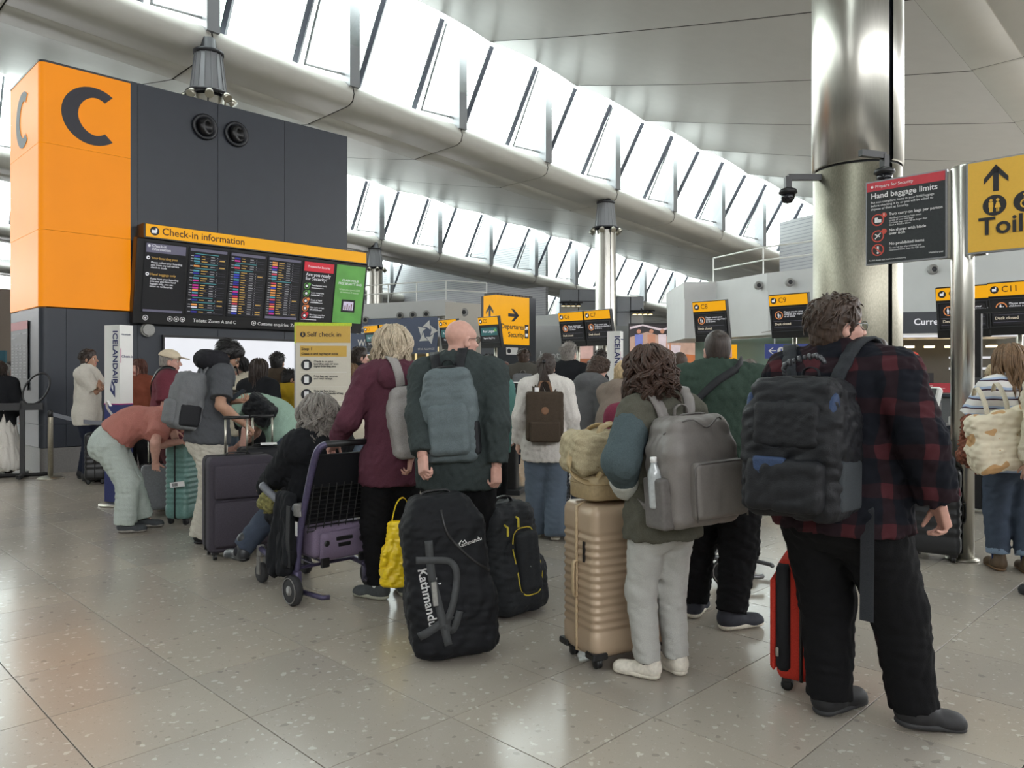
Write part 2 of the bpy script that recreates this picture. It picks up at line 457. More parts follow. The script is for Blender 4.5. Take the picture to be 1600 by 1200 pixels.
def tile_geo(mb, c):
    a, e = .2976, .2971
    vs = []
    for q, z in ((a, -.006), (a, -.0005), (e, 0)):
        for sx, sy in ((-1, -1), (1, -1), (1, 1), (-1, 1)):
            p = c+U*(sx*q)+V*(sy*q); vs.append((p.x, p.y, z))
    fs = [(8, 9, 10, 11)]
    for l in (0, 4): fs += [(l+k, l+(k+1) % 4, l+4+(k+1) % 4, l+4+k) for k in range(4)]
    mb.add(vs, fs)
U0, V0 = .308, .069
near, far_t = [], []
for i in range(-60, 120):
    for j in range(-60, 120):
        p = U*(U0+.3+.6*i)+V*(V0+.3+.6*j)
        if p.y < -6 or p.y > 46 or abs(p.x) > 6+p.y*.9: continue
        vis = p.y > 1.9 and abs(p.x) < p.y*.67+.55
        (near if vis and p.y < 13 else far_t).append(p)
near.sort(key=lambda p: p.y); far_t += near[295:]; near = near[:295]
proto = MB(); tile_geo(proto, Vector((0, 0, 0))); tm = None
for p in near:
    if tm is None: o = proto.build('floor_tile', TERR, floor); tm = o.data
    else: o = link(bpy.data.objects.new('floor_tile', tm), floor)
    o.location = (p.x, p.y, 0)
mb = MB()
for p in far_t: tile_geo(mb, p)
o = mb.build('distant_tiling', TERR, floor); o['kind'] = 'stuff'

# ================================================================== WAVE ROOF
C1 = Vector((-9.0, 23.0, 0)); PITCH, BAY = 19.3, 4.95
def z0(s): return 11.1-.0655*s-.0006*max(0, s-20)**2*.2
def RP(w, s, z): return C1+V*w+U*s+Vector((0, 0, z))
def ceil_pt(w, s, f):
    """w from the soffit edge 2.9 to the clerestory lip 17.7; f = place within the bay"""
    t = (w-2.9)/14.8
    z = 3.55*(t*.86+.14*t*t) if t > 0 else 0
    z -= .25*math.exp(-((w-3.2)/1.2)**2)*0
    sc = math.sin(math.pi*f)**.8 if 0 < f < 1 else 0
    return z+.17*sc*max(0, (t-.62)/.38)**2
ceiling = thing('ceiling', None, None); ceiling['kind'] = 'structure'
S0, S1 = -8, 13                                   # bays
for k in range(-2, 4):
    W0 = k*PITCH
    for b in range(S0, S1 if k > -2 else 4):
        a0, a1 = b*BAY, (b+1)*BAY
        mb = MB(); nw, ns = 15, 8; vs = []
        for i in range(nw+1):
            w = 2.875+(17.7-2.875)*i/nw
            for j in range(ns+1):
                f = j/ns; s = a0+.025+(BAY-.05)*f
                vs.append(RP(W0+w, s, z0(s)+ceil_pt(w, s, f)))
        fs = [(i*(ns+1)+j, (i+1)*(ns+1)+j, (i+1)*(ns+1)+j+1, i*(ns+1)+j+1) for i in range(nw) for j in range(ns)]
        mb.add(vs, fs)
        lip = [RP(W0+17.85, a0+.025+(BAY-.05)*j/ns, z0(a0+BAY*j/ns)+ceil_pt(17.7, 0, j/ns)+.3) for j in range(ns+1)]
        n0 = nw*(ns+1); mb.add(vs[n0:]+lip, [(j, j+ns+1, j+ns+2, j+1) for j in range(ns)])
        mb.build('ceiling_panel', ceil_mat, ceiling, True)
        # beam: bull-nosed casing with its flat soffit, one per bay
        prof = [(.75, .86), (.45, .88), (.15, .78), (-.06, .58), (-.12, .36), (-.04, .14), (.16, .02), (.4, 0), (1.6, 0), (1.62, .02), (1.65, 0), (2.87, 0), (2.88, .02)]
        mb = MB(); vs = []
        for s in (a0+.02, a0+.07, (a0+a1)/2, a1-.07, a1-.02):
            d = .03 if s in (a0+.02, a1-.02) else 0
            vs += [RP(W0+w+(d if w < .3 else 0), s, z0(s)+z+(d if w > .1 else 0)) for w, z in prof]
        m = len(prof)
        mb.add(vs, [(i*m+j, (i+1)*m+j, (i+1)*m+j+1, i*m+j+1) for i in range(4) for j in range(m-1)])
        mb.build('beam_segment', beam_mat, ceiling, True)
    # backing that closes the joints
    mb = MB(); vs = []; sm = [S0*BAY+q*BAY/4 for q in range(4*((S1 if k > -2 else 4)-S0)+1)]
    for q, s in enumerate(sm):
        prof = [(.6, .8), (.1, .6), (0, .2), (.3, .12), (2.9, .1)]+[(2.9+14.8*i/10, ceil_pt(2.9+14.8*i/10, 0, (q % 4)/4)+.1) for i in range(11)]
        vs += [RP(W0+w+.06, s, z0(s)+z) for w, z in prof]
    m = len(prof); mb.add(vs, [(i*m+j, (i+1)*m+j, (i+1)*m+j+1, i*m+j+1) for i in range(len(sm)-1) for j in range(m-1)])
    mb.build('joint_backing', dark_gap, ceiling)
# clerestory windows between a wave's lip and the next beam
for k in range(-1, 4):
    W0 = k*PITCH
    win = thing('window_%d' % (k+2), None, None); win['kind'] = 'structure'
    for b in range(S0, S1+1):
        s = b*BAY
        def top(s, f): return z0(s)+ceil_pt(17.7, 0, f)
        mb = MB(); p = RP(W0+.15, s, 0); zt = top(s, 0)+.25; zb = z0(s)+.6
        ht = zt-zb
        rotm = Matrix.Rotation(R(45), 3, 'Z')
        mb.box(p+Vector((0, 0, zb+ht/2)), (.2, .3, ht/2), rotm); mb.cur = 1
        mb.build('post', [alu, alu], win)
        if b == S1: break
        for q, f in ((.12, .12), (.62, .62)):
            sq = s+q*BAY; A = RP(W0+.55, sq, z0(sq)+.95); B = RP(W0-1.15, sq, top(sq, f)+.1)
            mb = MB().tube([A, B], .125, 4); mb.build('mullion', mull, win)
            if q > .5:
                mb = MB().tube([RP(W0+.5, sq+.32, z0(sq)+.95), RP(W0-1.0, sq+.32, top(sq, f)+.1)], .05, 4)
                mb.tube([RP(W0+.5, sq+.3, z0(sq)+1.0), RP(W0+.2, s+BAY, z0(s)+.75)], .05, 4); mb.build('brace', alu, win)
        for f0, f1 in ((0, .5), (.5, 1)):
            vs = []; n = 4
            for i in range(n+1):
                f = f0+(f1-f0)*i/n; sq = s+f*BAY
                vs += [RP(W0+.6, sq, z0(sq)+.8), RP(W0-1.3, sq, top(sq, f)+.28)]
            MB().add(vs, [(2*i, 2*i+2, 2*i+3, 2*i+1) for i in range(n)]).build('pane', pane_g, win)
    ld = bpy.data.lights.new('clerestory_portal', 'AREA'); ld.shape = 'RECTANGLE'; ld.size = BAY*16; ld.size_y = 5.2
    ld.cycles.is_portal = True
    sm = (S0+S1)*BAY/2; ld.size = BAY*(S1-S0)
    xa = (U-Vector((0, 0, .0655))).normalized(); ya = (V*-1.9+Vector((0, 0, 3.0))).normalized(); za = xa.cross(ya).normalized()
    if za.dot(V) < 0: xa = -xa; za = -za            # the portal looks along -Z, into the hall
    lo_ = bpy.data.objects.new('clerestory_portal', ld); COL.objects.link(lo_)
    lo_.matrix_world = Matrix.Translation(RP(W0-.4, sm, z0(sm)+2.3)) @ Matrix((xa, ya, za)).transposed().to_4x4()

# ------------------------------------------------------------------ columns
spot_on = M('lamp_glow', (255, 226, 170), .4, emit=4.0, var=.02)
dark_metal = M('dark_metal', (52, 52, 56), .45, .4)
def lamp_ring(parent, z, r, n=8):
    mb = MB(); mb.tube([(r*math.cos(a), r*math.sin(a), z) for a in [2*math.pi*i/24 for i in range(24)]], .05, 6, closed=True)
    for i in range(n): a = 2*math.pi*i/n; mb.tube([(.5*math.cos(a), .5*math.sin(a), z), (r*math.cos(a), r*math.sin(a), z)], .03, 4)
    ringo = mb.build('lamp_ring', dark_metal, parent)
    for i in range(n):
        a = 2*math.pi*(i+.3)/n; c = Vector((r*1.12*math.cos(a), r*1.12*math.sin(a), z-.16))
        d = Vector((math.cos(a)*.7, math.sin(a)*.7, -.75)).normalized(); q = d.to_track_quat('Z', 'Y').to_matrix()
        mb = MB(); mb.lathe([(.05, -.16), (.11, -.1), (.13, .06), (.12, .06)], 12, c, q); mb.cur = 1
        mb.lathe([(.118, .05), (.1, .055)], 12, c, q); mb.build('spot_lamp', [stainless_d, spot_on], parent, True)
def far_column(x, y, top, label):
    t = thing('roof_column', label, 'column', (x, y, 0), 10)
    ct = top-.15; cb = top-1.35
    mb = MB(); n = 40
    for a0, a1 in ((-78, 98), (102, 278)):
        vs = []; m = 20
        for i in range(m+1):
            a = R(a0+(a1-a0)*i/m)
            vs += [(.5*math.cos(a), .5*math.sin(a), 0), (.5*math.cos(a), .5*math.sin(a), cb-.1)]
        mb.add(vs, [(2*i, 2*i+2, 2*i+3, 2*i+1) for i in range(m)])
    mb.build('shell', stainless, t, True)
    MB().lathe([(.47, 0), (.47, cb)], 24).build('core', dark_metal, t, True)
    mb = MB(); mb.lathe([(.52, cb), (.38, ct)], 16)
    for i in range(16):
        a = 2*math.pi*i/16; mb.tube([(.53*math.cos(a), .53*math.sin(a), cb), (.39*math.cos(a), .39*math.sin(a), ct)], .018, 4)
    mb.build('capital', alu, t)
    MB().lathe([(.34, ct), (.44, ct+.02), (.44, ct+.1), (.25, ct+.14), (.2, top+.35)], 20).build('bearing', dark_metal, t, True)
    lamp_ring(t, cb+.02, .62)
    return t
# hall enclosure; unseen back and left walls added to block frontal sky light
def slab(name, a, b, h, m_):
    d = (b-a); L_ = d.length; c = (a+b)/2; o = MB().box((0, 0, h/2), (L_/2, .2, h/2)).build(name, m_); o.location = (c.x, c.y, 0); o.rotation_euler = (0, 0, math.atan2(d.y, d.x)); o['kind'] = 'structure'
hall_wall = M('hall_wall', (176, 172, 166), .6, var=.04, scale=1)
q = lambda w, s: C1+V*w+U*s
slab('wall_back', q(-38.4, -39.5), q(-38.4, 20), 7.5, hall_wall); slab('wall_left', q(-38.4, -39.4), q(77, -39.4), 15, hall_wall)  # back wall kept low so a sky strip gives soft frontal fill
slab('wall_right', q(-38.4, 64), q(77, 64), 11, hall_wall); slab('wall_far_end', q(76.8, -39.4), q(76.8, 64), 9, hall_wall); slab('wall_back_right', q(-38.4, 20), q(-38.4, 64), 7.5, hall_wall)
far_column(-9.05, 22.9, z0(0)+.03, 'steel roof column rising behind the orange letter C tower')
p = RP(.1, 4*BAY, 0); far_column(4.5, 36.9, z0(4*BAY)+.03, 'steel roof column with spotlight ring in the middle distance, above the desk screens')
far_column(-9.0, 50.4, z0(4*BAY)+.03, 'furthest steel roof column with spotlight ring, beside the departure board')

col = thing('roof_column', 'large brushed steel column with a dark slot, behind the man in plaid', 'column', (4.2, 9.35, 0), 0)
def shell(r, z_a, z_b, a0, a1, name, m_):
    vs = []; n = 28
    for i in range(n+1):
        a = R(a0+(a1-a0)*i/n); c_, s_ = math.cos(a), math.sin(a)
        vs += [((r-.02)*c_, (r-.02)*s_, z_a), (r*c_, r*s_, z_a+.015), (r*c_, r*s_, z_b-.015), ((r-.02)*c_, (r-.02)*s_, z_b)]
    MB().add(vs, [(4*i+j, 4*i+4+j, 4*i+5+j, 4*i+1+j) for i in range(n) for j in range(3)]).build(name, m_, col, True)
a_s = -69
for za, zb, m_, r in ((0, 3.92, M('steel_mesh', (150, 146, 132), .42, 1.0, var=.16, scale=90, bump=.25, stretch=(1, 1, .35)), .5), (3.94, 6.9, stainless, .515), (6.92, 11, stainless, .515)):
    shell(r, za, zb, a_s+3, a_s+177, 'shell', m_); shell(r, za, zb, a_s-177, a_s-4, 'shell', m_)
MB().lathe([(.47, 0), (.47, 11)], 32).build('core', charcoal2, col, True)
def cctv(x, Y, y, arm, yaw, label):
    p = px(x, y, Y); t = thing('security_camera', label, 'camera', p, yaw)
    mb = MB(); mb.box((arm/2, 0, .06), (arm/2, .03, .035)); mb.box((0, 0, .0), (.035, .035, .07)); mb.build('bracket', black_pl, t)
    MB().lathe([(.03, -.06), (.1, -.09), (.11, -.13), (.085, -.15)], 16).build('housing', black_pl, t, True)
    MB().lathe([(.085, -.15), (.08, -.2), (.05, -.245), (.01, -.255)], 16).build('dome', M('smoked_dome', (30, 30, 34), .08), t, True)
cctv(1231, 9.25, 285, .42, 0, 'black dome camera on the left side of the large steel column')
cctv(1382, 8.5, 252, .34, 200, 'black dome camera on the front right of the large steel column')

# ================================================================== LETTER C TOWER
TW = Vector((-6.89, 11.2, 0))
tw = thing('information_tower', 'tall charcoal tower with an orange lit corner bearing a large C', 'tower', TW, 45)
def bent(z_a, z_b, off, mat_, name, xe, ye, rad=.1):
    pts = [(-off, ye)]+[(rad-off-(rad)*math.cos(a)+0, rad-off-(rad)*math.sin(a)+0) for a in [R(9*i) for i in range(11)]]+[(xe, -off)]
    vs = []
    for x, y in pts: vs += [(x, y, z_a), (x, y, z_b)]
    n = len(pts); fs = [(2*i, 2*i+2, 2*i+3, 2*i+1) for i in range(n-1)]
    inner = [(x+.02, y+.02) for x, y in pts]
    for x, y in inner: vs += [(x, y, z_a), (x, y, z_b)]
    fs += [(2*n+2*i+1, 2*n+2*i+3, 2*n+2*i+2, 2*n+2*i) for i in range(n-1)]
    fs += [(2*i, 2*n+2*i, 2*n+2*i+2, 2*i+2) for i in range(n-1)]+[(2*i+1, 2*i+3, 2*n+2*i+3, 2*n+2*i+1) for i in range(n-1)]
    fs += [(0, 1, 2*n+1, 2*n), (2*n-2, 4*n-2, 4*n-1, 2*n-1)]
    return MB().add(vs, fs).build(name, mat_, tw, False)
core = MB().box((2.66, .9, 3.0), (2.55, .8, 3.0)); core.box((2.8, .9, 6.06), (2.2, .6, .06)); core.build('core', charcoal2, tw)
for za, zb in ((4.86, 6.04), (3.59, 4.853), (2.46, 3.583)): bent(za, zb, 0, orange, 'orange_panel', 1.25, 1.74)
bent(6.04, 6.07, .005, charcoal, 'top_rail', 1.25, 1.74)
bent(.72, 2.44, -.01, charcoal, 'corner_cladding', .35, 1.74); bent(.38, .715, -.01, charcoal, 'corner_cladding', .35, 1.74)
bent(0, .37, -.03, M('plinth_grey', (112, 110, 108), .5), 'plinth', 5.2, 1.74)
for xa, xb, za, zb in ((.353, 1.25, .72, 2.44), (.353, 1.25, .38, .715), (1.253, 1.36, .38, 6.08), (1.365, 2.66, .38, 2.3), (2.665, 3.9, .38, 2.3), (3.905, 5.23, .38, 2.3),
                       (1.365, 2.66, 2.303, 6.08), (2.665, 3.9, 2.303, 6.08), (3.905, 5.23, 2.303, 6.08)):
    MB().box(((xa+xb)/2, .04, (za+zb)/2), ((xb-xa)/2, .035, (zb-za)/2), None, .004).build('cladding_panel', charcoal, tw)
MB().box((5.2, .9, 3.2), (.03, .85, 2.85)).build('side_panel', charcoal, tw)
def bold_c(parent, rot, loc, w, h):
    mb = MB(); n = 28; o_, i_ = [], []
    for q in range(n+1):
        a = R(52+256*q/n); th = .25+.03*math.cos(a*2+math.pi)
        o_.append((w/2+.02+math.cos(a)*w/1.5, h/2+math.sin(a)*h/2)); i_.append((w/2+.05+math.cos(a)*(w/1.5-th*w*1.35), h/2+math.sin(a)*(h/2-th*h*.62)))
    clip = lambda p: (min(p[0], w), p[1])
    vs = []
    for a, b in zip(o_, i_): vs += [(clip(a)[0], 0, a[1]), (clip(b)[0], 0, b[1]), (clip(a)[0], .004, a[1]), (clip(b)[0], .004, b[1])]
    fs = []
    for q in range(n): fs += [(4*q, 4*q+1, 4*q+5, 4*q+4), (4*q, 4*q+4, 4*q+6, 4*q+2), (4*q+1, 4*q+3, 4*q+7, 4*q+5)]
    o = mb.add(vs, fs).build('letter_c', navy_let, parent); o.location = loc; o.rotation_euler = rot
bold_c(tw, (0, 0, 0), (.37, -.008, 4.95), .66, .88)
bold_c(tw, (0, 0, R(-90)), (-.008, 1.25, 4.95), .62, .86)
for x, z in ((2.43, 5.62), (2.98, 5.62)):
    mb = MB(); q = Matrix.Rotation(R(90), 3, 'X')
    mb.lathe([(.2, -.01), (.22, .03), (.2, .05), (.17, .05), (.15, .0)], 24, (x, 0, z), q); mb.cur = 1
    q2 = Matrix.Rotation(R(90), 3, 'X') @ Matrix.Rotation(R(25), 3, 'Y')
    mb.lathe([(.15, 0), (.14, .06), (.1, .1), (.09, .05), (.02, .0)], 20, (x, 0, z), q2); mb.build('air_nozzle', [charcoal2, black_pl], tw, True)
mb = MB().disc(1.5, 2.17, .11, -.05, .02); mb.disc(1.5, 2.17, .09, -.09, -.05); mb.build('loudspeaker', M('speaker_grey', (150, 150, 146), .5), tw)
# notice on the tower's left flank
nt_ = MB(); nt_.prism([(0, 0), (1, 0), (1, 1.06), (0, 1.06)], -.006, 0); nt_.cur = 1; nt_.rect(0, 1, .93, 1.06, -.008, -.004); nt_.cur = 2
for c in range(4):
    for r in range(12): nt_.rect(.03+.24*c, .03+.24*c+random.uniform(.12, .2), .68-r*.045, .70-r*.045, -.008, -.005)
nt_.rect(.03, .6, .86, .885, -.008, -.005); nt_.rect(.7, .95, .86, .88, -.008, -.005); nt_.rect(.03, .3, .8, .82, -.008, -.005)
o = nt_.build('regulation_notice', [charcoal2, M('notice_red', (170, 74, 76), .5), M('notice_ink', (120, 122, 124), .5)], tw); o.rotation_euler = (0, 0, R(-90)); o.location = (-.006, 1.62, 1.22)
# lit advertisement panel
ad = thing('lit_advertisement', 'white backlit advertisement panel below the departure board on the tower', 'advertisement', TW+U*1.76-V*.0, 45)
adw = M('lit_white', (238, 240, 246), .4, emit=.95, var=.03, scale=2)
gold_em = M('lit_gold', (214, 176, 110), .4, emit=.9); pink_em = M('lit_pink', (222, 190, 176), .4, emit=.9, var=.1, scale=4)
MB().rect(0, 3.3, .7, 2.06, -.03, 0).build('light_panel', adw, ad)
mb = MB(); mb.rect(-.03, 3.33, .66, .7, -.05, 0); mb.rect(-.03, 3.33, 2.06, 2.1, -.05, 0); mb.rect(-.03, 0, .7, 2.06, -.05, 0); mb.rect(3.3, 3.33, .7, 2.06, -.05, 0); mb.build('frame', black_pl, ad)
mb = MB(); mb.prism([(.45, 1.0), (.62, 1.0), (.95, 1.75), (.86, 1.8)], -.035, -.03); mb.prism([(1.0, 1.7), (1.26, 1.97), (1.3, 1.95), (1.1, 1.68)], -.035, -.03); mb.cur = 1
mb.prism([(.78, 1.2), (.95, 1.0), (1.4, 1.1), (1.32, 1.5), (1.1, 1.72), (.9, 1.66)], -.036, -.03); mb.build('printed_picture', [gold_em, pink_em], ad)
txt(ad, 'ON', 1.62, 1.36, .24, M('lit_grey_ink', (110, 112, 120), .5, emit=.4), -.04); txt(ad, 'Mac', 2.06, 1.36, .22, MATS['lit_grey_ink'], -.04)

# ------------------------------------------------------------------ departure board
bd = thing('departure_board', 'wide tilted departure board of six screens under a yellow header', 'display board', TW+U*1.24-V*.1+Vector((0, 0, 2.26)), rot=(R(9.5), 0, R(45)))
mb = MB(); mb.box((2.12, .08, .67), (2.12, .09, .67), None, .02); mb.build('housing', black_pl, bd)
LOGO = [M('logo%d' % i, c, .4, emit=.85, var=.02) for i, c in enumerate(((225, 222, 240), (40, 60, 190), (214, 60, 90), (70, 150, 170), (240, 160, 80), (200, 40, 150), (25, 25, 150)))]
def screen(i, name, label=None):
    s = MB().rect(.12+.685*i, .12+.685*i+.645, .19, 1.29, -.022, -.008).build(name, screen_bk, bd, label=label); return s
SX = [.12+.685*i for i in range(6)]
s = screen(0, 'information_screen', 'screen with boarding pass instructions')
mb = MB(); mb.rect(SX[0]+.02, SX[0]+.63, 1.13, 1.27, -.025, -.022); mb.rect(SX[0]+.02, SX[0]+.63, .2, .235, -.025, -.022); mb.cur = 1
mb.disc(SX[0]+.055, 1.045, .027, -.026, -.022); mb.disc(SX[0]+.055, .79, .027, -.026, -.022); mb.disc(SX[0]+.06, 1.23, .02, -.028, -.025); mb.cur = 2
mb.disc(SX[0]+.06, 1.045, .012, -.028, -.025); mb.disc(SX[0]+.055, .79, .012, -.028, -.025)
mb.build('screen_graphics', [grey_bar, white_em, screen_bk], s)
txt(s, 'Check-in\ninformation', SX[0]+.1, 1.215, .062, white_em, -.03, ls=.8); txt(s, 'Your boarding pass', SX[0]+.1, 1.03, .052, amber_em, -.03)
txt(s, 'Please collect your boarding\npass from any self-service\ncheck-in kiosk.', SX[0]+.1, .965, .042, white_em, -.03, ls=.95)
txt(s, 'Hand baggage only', SX[0]+.1, .775, .052, amber_em, -.03)
txt(s, 'If you have your boarding\npass and you have hand\nluggage only, you can\nmove on to Security.', SX[0]+.1, .71, .042, white_em, -.03, ls=.95)
for i in (1, 2, 3):
    s = screen(i, 'flight_screen'); mb = MB(); x = SX[i]; rg = random.Random(i)
    mb.rect(x+.02, x+.63, 1.225, 1.27, -.025, -.022)
    if i == 3: mb.rect(x+.02, x+.63, .2, .24, -.025, -.022)
    mb.cur = 3
    z = 1.195
    while z > .26:
        info = rg.random() < (.42 if i == 1 else .2 if i == 2 else .04)
        if info: mb.cur = 2; mb.rect(x+.1, x+rg.uniform(.42, .5), z-.013, z-.003, -.025, -.022); z -= .036
        lg = rg.randrange(7); mb.cur = 4+lg; mb.rect(x+.085, x+.18, z-.024, z+.001, -.025, -.022)
        mb.cur = 3; mb.rect(x+.03, x+.075, z-.016, z-.005, -.025, -.022); mb.rect(x+.36, x+.36+rg.uniform(.06, .08), z-.016, z-.005, -.025, -.022)
        mb.rect(x+.47, x+.48, z-.016, z-.005, -.025, -.022); mb.cur = 1; mb.rect(x+.21, x+.21+rg.uniform(.05, .11), z-.016, z-.005, -.025, -.022)
        if rg.random() < .2: mb.rect(x+.51, x+.6, z-.02, z-.004, -.025, -.022)
        mb.cur = 0; mb.rect(x+.25, x+.62, z-.031, z-.029, -.0235, -.022); z -= .041
    mb.build('flight_rows', [grey_bar, amber_em, cyan_em, row_white]+LOGO, s)
s = screen(4, 'security_screen', 'screen headed with a red security banner'); x = SX[4]; mb = MB()
mb.rect(x+.02, x+.63, 1.1, 1.27, -.025, -.022)
cols = (1, 1, 2, 2, 0)
for q in range(5): mb.cur = cols[q]; mb.ring(x+.1, .83-q*.135, .058, .012, -.026); mb.disc(x+.15, .865-q*.135, .028, -.028, -.024); mb.cur = 3; mb.disc(x+.1, .83-q*.135, .026, -.027, -.024, 6); mb.rect(x+.2, x+.45, .80-q*.135, .808-q*.135, -.025, -.022)
mb.rect(x+.03, x+.35, .215, .222, -.025, -.022)
mb.build('screen_graphics', [red_em, green_em, M('screen_orange', (226, 130, 60), .4, emit=.85), white_em], s)
txt(s, 'Prepare for Security', x+.09, 1.17, .056, white_em, -.03); txt(s, 'Are you ready\nfor Security?', x+.06, 1.015, .088, white_em, -.03, ls=.85)
for q, t_ in enumerate(('Boarding pass ready', 'Leave everything\nin your bag', 'Empty all liquid\ncontainers', 'Two carry-on bags\nper person', 'No sharps over 6cm\nor prohibited items')):
    txt(s, t_, x+.2, .84-q*.135, .038, white_em, -.03, ls=.9)
s = screen(5, 'advert_screen', 'green advertising screen'); x = SX[5]; mb = MB()
mb.rect(x+.005, x+.64, .195, 1.285, -.025, -.022); mb.cur = 1; mb.box((x+.32, -.027, .52), (.15, .004, .12), None, .003); mb.cur = 2; mb.rect(x+.21, x+.43, .44, .6, -.034, -.03); mb.cur = 3
for q in range(4): mb.rect(x+.24+.045*q, x+.265+.045*q, .45, .53+.03*(q % 2), -.035, -.034)
mb.build('screen_graphics', [green_em, screen_bk, M('screen_lilac', (206, 196, 220), .4, emit=.9), M('screen_brown', (130, 90, 60), .4, emit=.6)], s)
txt(s, 'CLAIM YOUR\nFREE BEAUTY BAG', x+.32, .98, .062, white_em, -.035, 'CENTER'); txt(s, 'When you spend £200\nin terminal 2 beauty', x+.32, .81, .05, M('screen_pale', (190, 215, 180), .4, emit=.8), -.035, 'CENTER')
for x0, zz, t_ in ((.24, .07, ''), (.86, .07, 'Toilets: Zones A and C'), (2.05, .07, 'Customs enquiries: Zone A')):
    mb = MB(); n = {.24: 1, .86: 3, 2.05: 1}[x0]
    for q in range(n): mb.ring(x0-.12*(n-1)+.1*q-.05, zz+.03, .042, .01, -.014); mb.disc(x0-.12*(n-1)+.1*q-.05, zz+.03, .018, -.014, -.01, 6)
    mb.build('pictogram', white_ink, bd)
    if t_: txt(bd, t_, x0+(.08 if n == 3 else .02), zz, .078, white_ink, -.016, bold=.012)
hd = thing('header_sign', 'long yellow lit header reading Check-in information above the departure board', 'sign', TW+U*1.36-V*.36+Vector((0, 0, 3.6)), 45)
MB().rect(0, 4.06, 0, .2, 0, .3).build('light_box', yellow_lb, hd); mb = MB().rect(-.03, 4.09, -.02, 0, -.005, .31); mb.rect(-.03, 4.09, .2, .212, -.005, .31); mb.rect(-.03, 0, 0, .2, .01, .31); mb.rect(4.06, 4.09, 0, .2, .0, .31); mb.build('edging', black_pl, hd)
mb = MB(); mb.disc(.13, .1, .07, -.004, 0); mb.cur = 1; mb.box((.12, -.005, .09), (.035, .002, .025)); mb.box((.155, -.005, .115), (.012, .002, .03)); mb.build('pictogram', [black_ink, white_em], hd)
txt(hd, 'Check-in information', .24, .055, .158, M('sign_brown', (70, 34, 24), .6), -.004, bold=.01)
# ================================================================== STEEL SIGN POST WITH TWO HANGING SIGNS
def arrow(mb, x, z, L, w, th, y0, y1, ang=90):
    """arrow centred on x, z, pointing along ang"""
    c, s = math.cos(R(ang)), math.sin(R(ang))
    def q(a, b): return (x+a*c-b*s, z+a*s+b*c)
    mb.prism([q(-L/2, -th/2), q(L/2-th*.6, -th/2), q(L/2-th*.6, th/2), q(-L/2, th/2)], y0, y1)
    for g in (1, -1):
        pts = [q(L/2, 0), q(L/2-w*.62, g*w/2), q(L/2-w*.62-th*1.15, g*w/2), q(L/2-th*1.45, 0)]
        mb.prism(pts if g > 0 else pts[::-1], y0, y1)
def man_icon(mb, x, z, h, y0, y1, skirt=False):
    mb.disc(x, z+h*.88, h*.11, y0, y1, 10)
    if skirt: mb.prism([(x-h*.2, z+h*.3), (x+h*.2, z+h*.3), (x+h*.07, z+h*.74), (x-h*.07, z+h*.74)], y0, y1); mb.rect(x-h*.09, x-h*.02, z, z+h*.32, y0, y1); mb.rect(x+h*.02, x+h*.09, z, z+h*.32, y0, y1)
    else: mb.rect(x-h*.15, x+h*.15, z+h*.36, z+h*.75, y0, y1); mb.rect(x-h*.11, x-h*.01, z, z+h*.37, y0, y1); mb.rect(x+h*.01, x+h*.11, z, z+h*.37, y0, y1)
PO = Vector((3.53, 6.02, 0))
post = thing('sign_post', 'tall round stainless post at right carrying the security and toilet signs', 'post', PO)
MB().lathe([(.083, 0), (.083, 3.06), (.07, 3.08)], 28).build('tube', stainless, post, True)
MB().lathe([(.12, 0), (.12, .012), (.085, .02)], 28).build('base_ring', stainless_d, post, True)
mb = MB(); ym = Matrix.Rotation(R(-45), 3, 'Z')
for a in (-.12, .12): mb.box(ym @ Vector((a, 0, 2.71)), (.05, .03, .34), ym)
mb.build('sign_clamp', stainless_d, post)
hb = thing('baggage_sign', 'black sign with red header about hand baggage limits on the steel post', 'sign', PO+(-V)*-.715-U*.03+Vector((0, 0, 2.37)), -45)
W_, H_ = .62, .70
MB().rect(0, W_, 0, H_, -.02, .02).build('frame', alu, hb)
MB().rect(.012, W_-.012, .012, H_-.012, -.024, -.02).build('panel', M('sign_charcoal', (42, 46, 48), .5), hb)
mb = MB(); mb.rect(.012, W_-.012, H_-.085, H_-.012, -.026, -.024); mb.build('red_header', M('sign_red', (196, 62, 72), .5, var=.03), hb)
txt(hb, 'Prepare for Security', .08, H_-.062, .036, white_ink, -.03); txt(hb, 'Hand baggage limits', .045, H_-.148, .064, white_ink, -.03, bold=.012)
txt(hb, 'Put non-compliant items in your hold luggage\nbefore checking it in, or you will be asked to\ndispose of them at Security.', .045, H_-.19, .0265, white_ink, -.03, ls=1.05)
mb = MB(); ri = M('sign_icon_red', (206, 84, 70), .5)
for q, z in enumerate((.37, .235, .12)):
    mb.cur = 0; mb.ring(.1, z, .05, .009, -.027)
    if q < 2: mb.disc(.15, z+.035, .021, -.028, -.024)
    else: mb.prism([(.066, z+.028), (.072, z+.036), (.134, z-.028), (.128, z-.036)], -.029, -.026)
    mb.cur = 1
    if q == 0: mb.rect(.075, .1, z-.022, z+.02, -.027, -.024); mb.rect(.102, .128, z-.022, z+.005, -.027, -.024); mb.rect(.147, .153, z+.03, z+.05, -.03, -.028)
    if q == 1: mb.prism([(.075, z-.02), (.08, z-.024), (.125, z+.024), (.12, z+.028)], -.027, -.024); mb.prism([(.08, z+.02), (.075, z+.014), (.115, z-.01), (.118, z-.004)], -.027, -.024)
    if q == 2: mb.rect(.093, .107, z-.008, z+.03, -.0275, -.024); mb.disc(.1, z-.024, .009, -.0275, -.024, 8)
mb.disc(.055, H_-.05, .011, -.029, -.025, 6)
mb.build('pictogram', [ri, white_ink], hb)
